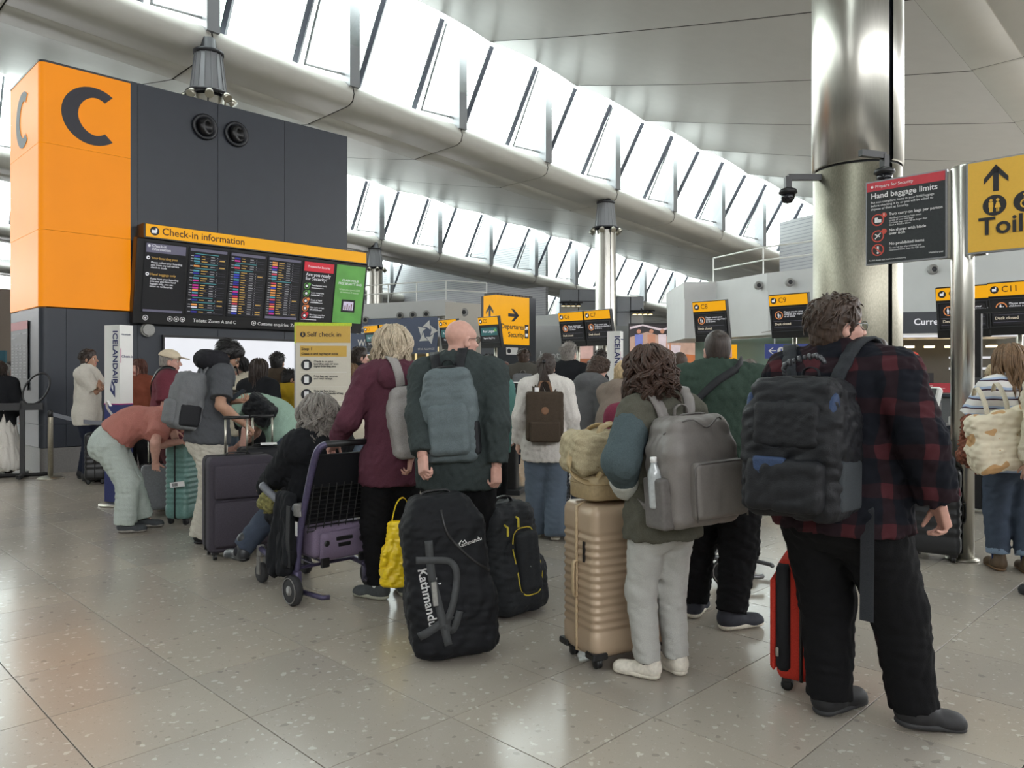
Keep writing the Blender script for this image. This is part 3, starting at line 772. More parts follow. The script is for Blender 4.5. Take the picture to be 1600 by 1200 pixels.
for z, t_, sm_ in ((.395, 'Two carry-on bags per person', 'Handbags and laptop bags count\nas one of your two bags.\nCarry-on bags must be no larger than\n56cm x 45cm x 25cm.'), (.262, 'No sharps with blade\nover 6cm', ''), (.15, 'No prohibited items', 'To see full list of prohibited and\nrestricted items, scan the QR code.')):
    txt(hb, t_, .19, z, .0325, white_ink, -.03, bold=.01, ls=.85)
    if sm_: txt(hb, sm_, .19, z-.03, .019, white_ink, -.03, ls=1.0)
txt(hb, 'For full details visit heathrow.com/security', .03, .03, .017, white_ink, -.03); txt(hb, 'Heathrow', .49, .045, .026, white_ink, -.03)
ts = thing('toilet_sign', 'yellow sign with an up arrow and toilets lettering at right edge', 'sign', PO-V*.055-U*.09+Vector((0, 0, 2.37)), -45)
MB().rect(0, 1.05, 0, .705, -.02, .02).build('frame', alu, ts); MB().rect(.014, 1.036, .012, .693, -.024, -.02).build('panel', yellow_sg, ts)
mb = MB(); arrow(mb, .2, .555, .2, .16, .036, -.028, -.023)
for q in range(3): mb.disc(.19+.2*q, .35, .078, -.027, -.023, 28)
mb.cur = 1; man_icon(mb, .168, .30, .1, -.031, -.026); man_icon(mb, .212, .30, .1, -.031, -.026, True); mb.ring(.39, .335, .035, .011, -.031); mb.disc(.385, .402, .012, -.031, -.026, 8); mb.rect(.378, .39, .345, .385, -.031, -.026); mb.rect(.378, .42, .345, .356, -.031, -.026)
man_icon(mb, .59, .305, .09, -.031, -.026)
mb.build('pictogram', [black_ink, yellow_sg], ts); txt(ts, 'Toilets', .085, .135, .185, black_ink, -.03, bold=.018)

# ================================================================== DESK MONITORS ALONG THE CHECK-IN ROW
def row_pt(x): r = (x-800)/F_PX; Y = 25.17/(1+r); return Vector((r*Y, Y, 0))
closed_red = M('screen_ring', (226, 140, 80), .4, emit=.85)
teal_em = M('screen_teal', (40, 96, 96), .4, emit=.8, var=.05)
def monitor(x, lab, kind='closed', post_=True, zb=2.36):
    p = row_pt(x); t = thing('desk_monitor', 'desk monitor with yellow %s header%s' % (lab, ', desk closed' if kind == 'closed' else ' and teal screen'), 'monitor', p+Vector((0, 0, zb)), rot=(R(10), 0, R(-45)), group='check-in desk monitors')
    mb = MB(); mb.box((0, .06, .52), (.49, .07, .53), None, .015); mb.build('housing', black_pl, t)
    MB().rect(-.475, .475, .78, 1.03, -.016, .0).build('header', yellow_lb, t)
    MB().rect(-.42, .42, .2, .7, -.016, -.008).build('screen', screen_bk, t)
    mb = MB(); mb.rect(-.47, .47, .715, .735, -.03, -.008); mb.rect(-.47, .47, .155, .17, -.03, -.008); mb.rect(-.455, -.44, .17, .72, -.03, -.008); mb.rect(.44, .455, .17, .72, -.03, -.008); mb.build('bezel', M('bezel_grey', (58, 60, 64), .4), t)
    mb = MB(); mb.disc(-.36, .905, .075, -.02, -.015); mb.cur = 1; mb.rect(-.4, -.33, .875, .925, -.023, -.019); mb.rect(-.345, -.325, .92, .955, -.023, -.019); mb.build('pictogram', [black_ink, white_em], t)
    txt(t, lab, -.24, .855, .17, MATS['sign_brown'], -.02, bold=.005)
    if kind == 'closed':
        mb = MB(); mb.ring(-.25, .55, .1, .02, -.019); mb.cur = 1; man_icon(mb, -.265, .49, .12, -.019, -.017); man_icon(mb, -.22, .49, .08, -.019, -.017); mb.cur = 2; mb.rect(-.4, .4, .40, .404, -.019, -.017); mb.rect(-.4, .4, .255, .259, -.019, -.017)
        mb.build('screen_graphics', [closed_red, white_em, grey_bar], t)
        txt(t, 'Please ensure your\nchildren are supervised\nat all times', -.12, .6, .062, white_em, -.02, ls=.85); txt(t, 'Desk closed', -.37, .31, .082, amber_white, -.02, bold=.01)
    else:
        MB().rect(-.4, .4, .42, .69, -.019, -.017).build('screen_graphics', teal_em, t); txt(t, 'Aer Lingus', -.3, .52, .13, white_em, -.022); txt(t, 'Express Bag Drop', -.3, .31, .075, white_em, -.022)
        mb = MB(); [mb.disc(.3+.04*a, .57+.04*b, .028, -.022, -.018, 8) for a, b in ((0, 1), (1, 0), (-1, 0))]; mb.build('clover_emblem', M('emblem_green', (130, 190, 90), .4, emit=.8), t)
    if post_:
        o = MB().tube([(0, .2, -zb+1.0), (0, .2, .35)], .055, 12).build('support_post', stainless_d, t, True); o.rotation_euler = (R(-10), 0, 0)
amber_white = M('screen_cream', (226, 214, 190), .4, emit=.8)
for x, lab, kd, zb in ((1506, 'C10', 'closed', 2.24), (1590, 'C11', 'closed', 2.26), (1236, 'C9', 'closed', 2.36), (1113, 'C8', 'closed', 2.34), (938, 'C7', 'closed', 2.33), (897, 'C6', 'closed', 2.33), (768, 'C5', 'bag', 2.38), (705, 'C4', 'bag', 2.4), (610, 'C2', 'bag', 2.4), (585, 'C1', 'bag', 2.4)):
    monitor(x, lab, kd, zb=zb)
# check-in desks under the monitors
desk_front = M('desk_front', (90, 92, 94), .5)
for i, x in enumerate((1506, 1590, 1236, 1113, 938, 897, 768, 705, 610, 585)):
    p = row_pt(x); t = thing('check_in_desk', 'grey check-in desk under the yellow %s monitor' % ('C10', 'C11', 'C9', 'C8', 'C7', 'C6', 'C5', 'C4', 'C2', 'C1')[i], 'desk', p, -45, group='check-in desks behind the queue')
    MB().box((0, .35, .5), (.43, .35, .5), None, .02).build('cabinet', desk_front, t)
    MB().box((0, .3, 1.03), (.45, .42, .03), None, .008).build('worktop', charcoal, t)
    MB().box((.12, .3, 1.22), (.25, .03, .16), None, .01).build('terminal', black_pl, t)

# ================================================================== DEPARTURES TOWER
dp = thing('departures_tower', 'yellow tower sign with arrows to Departures and Security', 'tower', (-.625, 30, 0), 45)
MB().box((1.15, .45, 2.3), (1.13, .44, 2.3), None, .01).build('core', charcoal, dp)
mb = MB(); mb.rect(0, 1.85, 2.68, 4.6, -.03, 0); mb.box((-.012, .33, 3.64), (.012, .36, .96)); mb.build('light_panel', yellow_lb, dp)
mb = MB(); [mb.box((.1+.2*i, .4, 4.65), (.08, .3, .05)) for i in range(11)]; mb.build('top_louvre', black_pl, dp)
mb = MB(); arrow(mb, .95, 3.85, .62, .5, .13, -.036, -.03, 0); mb.rect(1.58, 1.8, 2.95, 3.5, -.034, -.03); mb.cur = 1; arrow(mb, 1.69, 3.36, .2, .14, .05, -.038, -.034, 35); mb.rect(1.62, 1.75, 3.02, 3.14, -.038, -.034); mb.build('pictogram', [navy_let, white_em], dp)
txt(dp, 'Departures', 1.54, 3.3, .28, navy_let, -.036, 'RIGHT', bold=.02); txt(dp, 'Security', 1.54, 2.98, .28, navy_let, -.036, 'RIGHT', bold=.02)
mb = MB(); arrow(mb, 0, 0, .8, .42, .11, -.004, 0, 90); o = mb.build('up_arrow', M('arrow_grey', (74, 74, 78), .5), dp); o.rotation_euler = (0, 0, R(-90)); o.location = (-.026, .33, 3.85)
MB().rect(.55, 1.2, 2.28, 2.56, -.02, 0).build('notice_plate', white_ink, dp); mb = MB(); mb.disc(.7, 2.42, .1, -.026, -.02); mb.build('notice_pictogram', navy_let, dp)

# ================================================================== TOTEMS AND SMALL STANDS
ice_navy = M('navy_panel', (38, 48, 104), .5); ice_mag = M('magenta_stripe', (180, 40, 120), .5); ice_ink = M('navy_ink', (36, 44, 96), .5)
def totem(p, yaw, h, w, d, label):
    t = thing('check_in_totem', label, 'totem', p, yaw)
    MB().box((-w/2, d/2, h*.78), (w/2, d/2, h*.22)).build('upper_panel', white_panel, t)
    MB().box((-w/2, d/2, h*.29), (w/2, d/2, h*.27)).build('lower_panel', ice_navy, t)
    MB().box((-w/2, d/2, h*.563), (w/2+.003, d/2+.003, .006)).build('stripe', ice_mag, t)
    MB().lathe([(w*.85, 0), (w*.85, .018), (w*.7, .03)], 28, (-w/2, d/2, 0)).build('base_plate', stainless_d, t, True)
    txt(t, 'ICELANDAIR', -w*.42, h*.97, .105, ice_ink, -.004, rot=(R(90), R(90), 0), bold=.02)
    mb = MB(); mb.prism([(-w*.62, h*.64), (-w*.3, h*.6), (-w*.3, h*.66), (-w*.5, h*.7)], -.003, 0); mb.cur = 1; mb.prism([(-w*.52, h*.655), (-w*.4, h*.635), (-w*.4, h*.66), (-w*.5, h*.68)], -.0045, 0); mb.build('emblem', [ice_ink, white_ink], t)
    for s_, z, sz in (('ICELANDAIR', h*.945, .02), ('Check-in', h*.82, .042)):
        o = txt(t, s_, 0, 0, sz, ice_ink, 0, rot=(R(90), 0, R(90))); o.location = (.004, .022, z)
    o = MB().rect(.01, .014, h*.79, h*.87, -.002, 0).build('side_stripe', ice_mag, t); o.rotation_euler = (0, 0, R(90)); o.location = (.003, 0, 0)
totem(Vector((-4.317, 8.45, 0)), -24, 2.0, .24, .17, 'white and navy airline check-in totem beside the man in the white tee')
totem(Vector((1.38, 9.8, 0)), -24, 2.01, .17, .14, 'white airline check-in totem rising above the crowd in the middle')
sc_ = thing('self_check_in_sign', 'tall freestanding yellow and white self check in steps sign', 'sign', (-2.42, 8.6, 0), 8)
lime = M('lime_edge', (190, 214, 40), .5); pale = M('sign_cream', (206, 200, 184), .5, var=.02); yel2 = M('sign_mustard', (206, 166, 70), .5, var=.02)
MB().rect(0, .6, .08, 2.0, -.03, .03).build('panel', pale, sc_)
mb = MB(); mb.rect(-.012, .612, 2.0, 2.035, -.034, .034); mb.rect(-.012, 0, 1.8, 2.0, -.034, .034); mb.build('lime_edging', lime, sc_); MB().rect(-.012, 0, .08, 1.8, -.034, .034).build('edging', alu, sc_)
mb = MB(); mb.rect(0, .6, 1.81, 2.0, -.033, -.03); mb.rect(.05, .56, 1.655, 1.775, -.033, -.03); mb.rect(.05, .56, .75, .86, -.033, -.03); mb.cur = 1; mb.disc(.08, 1.9, .03, -.036, -.032)
for q in range(5): mb.cur = 1; mb.disc(.12, 1.56-.165*q, .06, -.036, -.03, 24); mb.cur = 2; mb.rect(.095, .145, 1.525-.165*q, 1.595-.165*q, -.038, -.036); mb.rect(.05, .56, 1.478-.165*q, 1.482-.165*q, -.032, -.03)
mb.cur = 3; mb.rect(.074, .086, 1.885, 1.91, -.038, -.036); mb.disc(.08, 1.918, .006, -.038, -.036, 6)
mb.build('sign_graphics', [yel2, black_ink, white_ink, yel2], sc_)
txt(sc_, 'Self check in', .125, 1.878, .075, black_ink, -.036); txt(sc_, 'Step 1', .065, 1.725, .048, black_ink, -.037, bold=.012); txt(sc_, 'Check in and tag bag at kiosk', .065, 1.675, .034, black_ink, -.037, bold=.015)
for q, s_ in enumerate(('Check in to print\nboarding pass, or scan\ndigital boarding pass', 'Print bag tag, remove\nand keep receipt', 'Slide tag face down\nthrough side handle of bag', 'Secure tag')): txt(sc_, s_, .2, 1.59-.165*q, .03, black_ink, -.036, ls=.9, bold=.015)
MB().box((.3, 0, .04), (.3, .2, .04), None, .01).build('base', charcoal2, sc_)

# queue barrier at the tower's foot
def stanchion(p, label, mat_=None):
    t = thing('barrier_post', label, 'barrier post', p)
    MB().lathe([(.17, 0), (.17, .012), (.13, .03), (.035, .04)], 28).build('base', stainless_d, t, True)
    MB().lathe([(.033, .04), (.033, .93), (.03, .94)], 16).build('tube', mat_ or M('champagne_metal', (172, 166, 150), .35, .8), t, True)
    MB().lathe([(.037, .86), (.037, .94), (.02, .955)], 16).build('belt_head', black_pl, t, True)
    return t
sp_ = gx(79, 10.75)
stanchion((sp_, 10.75, 0), 'metal queue barrier post in front of the tower corner')
bt = thing('barrier_belt', 'grey retractable belt sagging from the barrier post', 'belt', (sp_, 10.75, .9))
MB().ribbon(spline([(.03, 0, 0), (.4, -.22, -.05), (.8, -.45, -.085), (1.5, -.85, -.07), (2.2, -1.3, .0)], 6), .055, .004, (0, 0, 1)).build('webbing', M('belt_grey', (120, 122, 132), .7), bt)
st = thing('ring_stand', 'black metal stand with an oval ring at left edge', 'stand', (gx(35, 10.9), 10.9, 0), 25)
mb = MB(); mb.box((0, 0, .55), (.03, .03, .53)); mb.box((-.3, 0, 1.0), (.55, .03, .05)); mb.build('frame', black_pl, st)
mb = MB(); mb.tube([(-.3, 0, .03), (.35, .0, .03)], .03, 6); mb.tube([(.0, -.3, .03), (.0, .3, .03)], .03, 6); [mb.lathe([(.04, -.02), (.04, .02)], 12, (a, b, .035)) for a, b in ((.33, 0), (.0, .3), (.0, -.3), (-.3, 0))]; mb.build('foot', black_pl, st)
o = MB().tube([(.14*math.cos(a)+.0, 0, .24+.24*math.sin(a)) for a in [2*math.pi*i/28 for i in range(28)]], .014, 6, closed=True).build('ring', black_pl, st, True); o.location = (.06, -.02, 1.04); o.rotation_euler = (0, R(28), 0)

# self-service kiosks
def kiosk(p, yaw, label, h=1.38):
    t = thing('kiosk', label, 'kiosk', p, yaw)
    MB().box((0, .05, .03), (.2, .2, .03), None, .01).build('base', charcoal2, t)
    b = MB(); b.rloft(.26, .2, .03, [(.05, .0), (h*.66, 0), (h*.7, .02)], 4, (0, .06, 0)); b.build('body', black_pl, t)
    q = Matrix.Rotation(R(-22), 3, 'X'); c = Vector((0, .02, h*.84))
    mb = MB(); mb.box(c, (.17, .035, h*.155), q, .03); mb.build('head_shell', white_panel, t)
    mb = MB(); mb.box(c+q @ Vector((0, -.037, .0)), (.145, .004, h*.14), q); mb.build('bezel', black_pl, t)
    mb = MB(); mb.box(c+q @ Vector((0, -.043, .02)), (.11, .004, h*.075), q); mb.cur = 1; mb.box(c+q @ Vector((0, -.043, h*.118)), (.06, .004, .012), q); mb.build('screen', [M('kiosk_screen', (150, 186, 196), .2, emit=.8, var=.2, scale=12), white_em], t)
    mb = MB(); mb.rect(.03, .1, h*.5, h*.54, -.05, -.04); mb.rect(.03, .1, h*.44, h*.48, -.05, -.04); mb.build('label_plate', white_ink, t)
    mb = MB(); mb.box((0, -.06, h*.6), (.1, .03, .02), None, .006); mb.build('card_reader', charcoal, t)
kiosk((gx(791, 9.4), 9.4, 0), -12, 'white framed check-in kiosk behind the bald man', 1.38)
kiosk((gx(1432, 6.6), 6.6, 0), -62, 'black and white check-in kiosk behind the plaid shirt arm', 1.36)

# ================================================================== BACKGROUND HALL
def wall(name, a, b, z_a, z_b, th, mat_, **k):
    """upright slab between plan points a and b (front face on the line)"""
    a = Vector(a+(0,)); b = Vector(b+(0,)); d = (b-a); L = d.length; d.normalize(); n = Vector((-d.y, d.x, 0))
    if n.y < 0: n = -n
    vs = [a, b, b+n*th, a+n*th]; vs = [v+Vector((0, 0, z)) for z in (z_a, z_b) for v in vs]
    o = MB().add(vs, [(0, 1, 5, 4), (1, 2, 6, 5), (2, 3, 7, 6), (3, 0, 4, 7), (3, 2, 1, 0), (4, 5, 6, 7)]).build(name, mat_, k.get('parent'))
    if not k.get('parent'): o['kind'] = 'structure'
    return o
def P2(x, Y): return (gx(x, Y), Y)
# ribbed metal gable
def louvre_mat():
    m = bpy.data.materials.new('louvre_cladding'); m.use_nodes = True; nt = m.node_tree; b = nt.nodes['Principled BSDF']
    b.inputs['Base Color'].default_value = (.42, .43, .45, 1); b.inputs['Roughness'].default_value = .4; b.inputs['Metallic'].default_value = .3
    g = N(nt, 'ShaderNodeNewGeometry'); s = N(nt, 'ShaderNodeSeparateXYZ'); nt.links.new(g.outputs['Position'], s.inputs[0])
    w = math_node(nt, 'FRACT', math_node(nt, 'MULTIPLY', s.outputs[2], 5.0)); bp = N(nt, 'ShaderNodeBump'); bp.inputs['Strength'].default_value = 1; bp.inputs['Distance'].default_value = .03
    nt.links.new(w, bp.inputs['Height']); nt.links.new(bp.outputs[0], b.inputs['Normal'])
    nt.links.new(mix_rgb(nt, math_node(nt, 'LESS_THAN', w, .25), (170, 171, 174), (140, 142, 147)), b.inputs['Base Color']); return m
LOUV = louvre_mat()
gs = 36.2
ga = C1+U*gs-V*4; gb = C1+U*gs+V*.4; gc = C1+U*gs+V*19.6; gd = C1+U*gs+V*46
wall('wall_gable', P2(1218, 46), P2(1310, 42), 5.4, 10.6, .3, LOUV)
wall('wall_gable_far', (gd.x, gd.y), (gc.x, gc.y), 5.0, 12.4, .3, LOUV)
bulk = M('bulkhead_white', (205, 206, 206), .45, var=.02, scale=2)
cream = M('bulkhead_cream', (186, 182, 172), .5, var=.03)
nz_mat = M('nozzle_grey', (150, 150, 148), .4)
def nozzles(items):
    for x, y, Y, rad, wn in items:
        p = px(x, y, Y-.05); t = bpy.data.objects[wn]
        q = Matrix.Rotation(R(90), 3, 'X')
        mb = MB(); mb.lathe([(rad, -.06), (rad, .02), (rad*.8, .06), (rad*.55, .07)], 20, p, q); mb.cur = 1; mb.lathe([(rad*.55, .06), (rad*.5, .072), (.01, .075)], 16, p, q); mb.build('air_nozzle', [nz_mat, charcoal2], t, True)
BR = [P2(1086, 33), P2(1120, 29), P2(1200, 26.5), P2(1290, 25), P2(1400, 23), P2(1640, 19.5)]
for i in range(5):
    wall('wall_bulkhead_%d' % i, BR[i], BR[i+1], 2.85 if i < 3 else 3.2, 4.35, 1.2, bulk)
    a, b = Vector(BR[i]+(0,)), Vector(BR[i+1]+(0,)); sh = Vector((0, .12, 0))
    wall('wall_bulkhead_top_%d' % i, (a.x, a.y+.12), (b.x, b.y+.12), 4.35, 5.0, 1.2, bulk)
nozzles([(1103, 460, 31.2, .13, 'wall_bulkhead_top_0'), (1113, 457, 29.9, .13, 'wall_bulkhead_top_0'), (1185, 446, 26.9, .15, 'wall_bulkhead_top_1'), (1234, 441, 25.9, .15, 'wall_bulkhead_top_2'), (1458, 421, 22.1, .15, 'wall_bulkhead_top_4')])
def railing(pts, z, label):
    t = thing('railing', label, 'railing', (pts[0][0], pts[0][1], z)); o3 = Vector(pts[0]+(0,))
    q = [Vector(p+(0,))-o3 for p in pts]
    for hh in (.95, .5): MB().tube([p+Vector((0, 0, hh)) for p in q], .03, 6).build('rail', white_panel, t)
    for i in range(len(q)-1):
        n = max(1, int((q[i+1]-q[i]).length/1.6))
        for j in range(n+(i == len(q)-2)): p = q[i].lerp(q[i+1], j/n); MB().tube([p, p+Vector((0, 0, .95))], .028, 5).build('baluster', white_panel, t)
railing([(a, b+.5) for a, b in BR[1:5]], 5.0, 'white handrail on top of the curved white bulkhead at right')
wall('wall_glass_right', P2(1086, 32.5), P2(1300, 25.6), 0, 2.85, .1, M('green_glass_wall', (126, 150, 140), .12, var=.04, scale=1))
wall('trim_1', P2(1140, 29.2), P2(1300, 25.5), 1.1, 1.17, .1, charcoal); wall('trim_2', P2(1230, 26.6), P2(1300, 25.4), 0, 2.0, .1, charcoal2)
asn = thing('assistance_sign', 'blue sign with left arrow pointing to Assistance', 'sign', px(1195, 560, 24.5), -8)
asb = M('sign_blue', (52, 72, 150), .5, emit=0)
MB().rect(0, 1.95, 0, .46, -.03, .03).build('panel', asb, asn); mb = MB(); arrow(mb, .22, .24, .24, .2, .035, -.034, -.03, 180); mb.disc(.5, .24, .12, -.034, -.03); mb.disc(.74, .24, .12, -.034, -.03); mb.cur = 1; man_icon(mb, .5, .17, .15, -.037, -.034); mb.ring(.74, .24, .08, .02, -.037); mb.build('pictogram', [white_ink, asb], asn)
MB().tube([(.3, .0, .44), (.3, .0, .9), (.3, 2.2, .95)], .02, 6).build('hanger', alu, asn); MB().tube([(1.6, .0, .44), (1.6, .0, .9), (1.6, 2.2, .95)], .02, 6).build('hanger', alu, asn)
txt(asn, 'Assistance', .9, .25, .2, white_ink, -.036); txt(asn, 'Go to Zone D', .9, .07, .13, white_ink, -.036)
yp = thing('yellow_poster', 'narrow yellow poster on the green glass behind the man in green', 'poster', px(1113, 578, 29), -10); MB().rect(0, .9, 0, .95, -.02, .02).build('sheet', yellow_lb, yp)
mb = MB(); mb.disc(.12, .5, .1, -.026, -.02); mb.disc(.12, .18, .1, -.026, -.02); mb.build('pictogram', black_ink, yp)
# currency exchange
cx = thing('currency_kiosk', 'currency exchange bureau with lit sign and red counter edge', 'shop', (gx(1398, 21.6), 21.6, 0), -14)
olive = M('olive_wall', (70, 66, 54), .4, var=.06, scale=2)
MB().box((1.5, .1, 2.92), (1.55, .12, .3)).build('fascia', charcoal, cx); txt(cx, 'Currency Exchange', .48, 2.86, .25, white_em, -.03, bold=.02)
MB().box((1.6, .9, 2.57), (1.8, 1.1, .04)).build('canopy', white_panel, cx); mb = MB(); mb.rect(0, 3.4, 2.5, 2.56, -.22, -.18); mb.build('light_strip', white_em, cx)
MB().box((1.6, 2.3, 1.5), (2.2, .05, 1.4)).build('back_wall', olive, cx)
mb = MB(); [mb.box((.2+.55*i, 1.6, 2.3), (.12, .1, .03)) for i in range(6)]; mb.build('downlight', spot_on, cx)
mb = MB(); [mb.rect(2.0+.75*i, 2.6+.75*i, z, z+.07, 2.2, 2.24) for i in range(2) for z in (1.62, 1.95)]; mb.build('light_strip', white_em, cx)
mb = MB(); mb.disc(.72, 1.98, .16, 1.0, 1.04); mb.prism([(.6, 1.88), (.72, 1.68), (.84, 1.88)], 1.0, 1.04); mb.disc(-.05, 1.98, .16, 1.0, 1.04); o = mb.build('pin_sign', M('pin_red', (220, 70, 50), .4, emit=.7), cx); txt(o, 'C', .64, 1.9, .2, white_em, .99)
mb = MB(); mb.rect(.45, 1.15, 1.18, 1.52, .6, .7); o = mb.build('machine_sign', black_pl, cx); txt(o, 'ATM', .6, 1.26, .2, white_em, .59, bold=.03)
MB().box((1.6, .15, 1.1), (1.9, .25, .13)).build('counter_edge', red_pan, cx); MB().box((1.6, .2, .48), (1.9, .25, .48)).build('counter_front', grey_pan, cx)
mb = MB(); mb.rect(.3, .95, 1.15, 1.165, -.106, -.1); mb.rect(.3, 1.25, 1.09, 1.1, -.106, -.1); mb.build('counter_lettering', M('pale_pink_ink', (220, 190, 190), .5), cx)
mb = MB(); mb.lathe([(.13, -.05), (.13, .0), (.1, .0)], 20, (1.25, -.06, .72), Matrix.Rotation(R(90), 3, 'X')); mb.cur = 1; mb.lathe([(.1, 0), (.07, .05), (.02, .07)], 16, (1.25, -.06, .72), Matrix.Rotation(R(90), 3, 'X')); mb.build('dome_camera', [alu, black_pl], cx, True)
# right: dark portal frame and desk gear near the post
pf = thing('desk_portal', 'black desk gantry frame behind the striped top woman', 'frame', (gx(1529, 8.2), 8.2, 0), -45)
mb = MB(); mb.box((0, 0, 1.05), (.03, .03, 1.05)); mb.box((.75, 0, 2.13), (.78, .02, .025)); mb.box((1.5, 0, 1.05), (.03, .03, 1.05)); mb.build('frame', black_pl, pf)
pm = thing('desk_screen', 'back of a black desk screen left of the long haired woman', 'monitor', (gx(1546, 7.6), 7.6, 0), -20)
mb = MB(); mb.box((0, 0, 1.22), (.17, .03, .2), None, .01); mb.box((0, .035, 1.22), (.09, .02, .1), None, .01); mb.build('casing', black_pl, pm); mb = MB(); mb.box((0, .03, .75), (.03, .03, .35)); mb.build('stand', charcoal, pm)
cb = thing('bag_drop_counter', 'dark bag drop counter behind the right steel post', 'counter', (gx(1560, 8.0), 8.0, 0), -45)
MB().box((.35, .4, .42), (1.0, .3, .42), None, .01).build('cabinet', charcoal2, cb); MB().box((.35, .4, .87), (1.03, .33, .02)).build('worktop', charcoal, cb)
mb = MB(); mb.tube(spline([(-.65, -.05, .03), (0, -.12, .03), (.9, -.12, .03)], 4), .018, 6); mb.build('foot_rail', stainless, cb)
for i, (a, h_, m_) in enumerate(((-.45, .1, white_panel), (-.25, .24, white_panel), (-.2, .12, charcoal))):
    o = thing('desk_printer' if i else 'paper_stack', ('white paper stack on the bag drop counter', 'tall white desk printer on the bag drop counter', 'small dark card printer on the bag drop counter')[i], 'printer' if i else 'paper', cb.matrix_basis @ Vector((a, .25+.2*(i == 2), .89)), -45)
    MB().box((0, 0, h_/2), (.07, .08, h_/2), None, .01).build('casing', m_, o)
# left and middle background
sl = M('slate_sign', (92, 102, 128), .5, var=.03)
LB = [P2(520, 39), P2(696, 36), P2(760, 37)]
wall('wall_bulkhead_left', LB[0], LB[1], 4.25, 5.0, 1.0, bulk); wall('wall_bulkhead_left_end', LB[1], P2(775, 37.5), 4.25, 4.9, 1.0, cream); wall('wall_middle', LB[1], P2(775, 37.5), 0, 4.25, .6, cream)
nozzles([(571, 500, 38.0, .18, 'wall_bulkhead_left'), (625, 493, 37.1, .18, 'wall_bulkhead_left'), (645, 492, 36.8, .18, 'wall_bulkhead_left'), (666, 491, 36.5, .18, 'wall_bulkhead_left'), (725, 488, 36.6, .2, 'wall_bulkhead_left_end')])
railing([(a, b+.4) for a, b in LB], 5.0, 'white handrail above the slate blue banner bulkhead')
wl = Vector(LB[0]+(0,)); d_ = Vector(LB[1]+(0,))-wl
bn = thing('alliance_banner', 'slate blue banner with white lettering and star emblem', 'banner', wl+Vector((0, -.06, 2.5)), math.degrees(math.atan2(d_.y, d_.x)))
L_ = d_.length
MB().rect(.3, L_-.42, 0, 1.72, -.04, 0).build('panel', sl, bn)
txt(bn, 'CONNECT YOU', L_-2.15, 1.02, .42, white_ink, -.05, 'RIGHT', bold=.03); txt(bn, 'WITH WORLD', L_-2.15, .42, .44, white_ink, -.05, 'RIGHT', bold=.03)
mb = MB()
for q in range(5):
    a = R(90+72*q); c, s_ = math.cos(a), math.sin(a); cx_, cz_ = L_-.98+.36*c, .98+.36*s_
    mb.prism([(cx_+.26*math.cos(a-.5), cz_+.26*math.sin(a-.5)), (cx_+.3*math.cos(a+1.9), cz_+.3*math.sin(a+1.9)), (cx_+.1*math.cos(a+3), cz_+.1*math.sin(a+3)), (cx_+.3*math.cos(a-2.5), cz_+.3*math.sin(a-2.5))], -.045, -.04)
mb.build('star_emblem', white_ink, bn); txt(bn, 'STAR ALLIANCE', L_-1.5, .16, .13, white_ink, -.05)
wall('wall_shop_left', P2(500, 40.5), P2(700, 38), 0, 2.5, .3, M('warm_shop', (150, 140, 112), .3, var=.25, scale=1.2))
lit = M('warm_glow', (255, 224, 160), .5, emit=.9, var=.1)
for i, x in enumerate((530, 560, 650, 668, 684, 700)):
    p = px(x, 545, 37.4); MB().box(p+Vector((0, 0, -.25)), (.05, .05, .35)).build('light_strip', lit, bpy.data.objects['wall_shop_left'])
for i, x in enumerate((646, 659)):
    p = px(x, 575, 33); t = thing('small_kiosk', '%s of two small yellow topped kiosks far behind the maroon hoodie' % ('left', 'right')[i], 'kiosk', (p.x, 33, 0), 0, group='far yellow topped kiosks')
    MB().box((0, 0, .9), (.16, .1, .9)).build('body', charcoal, t); MB().rect(-.18, .18, 1.8, 2.05, -.11, .1).build('header', yellow_lb, t)
# far grey cabins, glazing, screen
cab = M('cabin_grey', (120, 124, 130), .4, var=.04, scale=1.5)
def cabin(x0, x1, y0, y1, Y, label):
    a, b = px(x0, y1, Y), px(x1, y0, Y); t = thing('service_cabin', label, 'cabin', (a.x, Y, a.z)); w, h = b.x-a.x, b.z-a.z; n = max(2, int(w/1.1))
    for i in range(n):
        for j in range(2): MB().box((w*(i+.5)/n, .3, h*(j+.5)/2), (w/n/2-.025, .3, h/4-.025), None, .02).build('wall_panel', cab, t)
    MB().box((w/2, .4, (h-a.z)/2), (w/2, .3, (h+a.z)/2)).build('core', charcoal, t)
cabin(876, 932, 452, 490, 46, 'grey panelled plant cabin left of the middle column')
cabin(964, 1006, 463, 512, 44, 'grey panelled plant cabin right of the middle column')
wall('wall_far', P2(470, 62), P2(1120, 62), 0, 4.6, .5, taupe); wall('wall_far_upper', P2(800, 56), P2(1120, 52), 4.1, 5.2, .5, grey_pan)
wall('wall_far_slab', P2(770, 58), P2(900, 50), 0, 5.6, .5, M('far_grey', (150, 150, 148), .5))
wall('wall_glazing', P2(833, 41), P2(985, 41), 0, 4.1, .1, M('grey_glazing', (122, 126, 126), .15, var=.1, scale=.8))
for x, y, Y in ((892, 478, 45.6), (1004, 491, 43.6)):
    p0 = px(x, y, Y); t = thing('lamp_gantry', 'far gantry of four small spotlights %s of the middle steel column' % ('left' if x < 940 else 'right'), 'lamp', p0) if True else None
    MB().tube([(-.7, 0, .2), (.7, 0, .2)], .04, 5).build('bar', dark_metal, t); MB().tube([(0, 0, .2), (0, .8, .5)], .04, 5).build('bracket', dark_metal, t)
    for i in range(4):
        p = (.3*(i-1.5), 0, 0); mb = MB(); mb.lathe([(.06, .18), (.12, .1), (.14, 0)], 12, p); mb.cur = 1; mb.lathe([(.13, -.005), (.05, -.03)], 12, p); mb.build('spot_lamp', [dark_metal, spot_on], t)
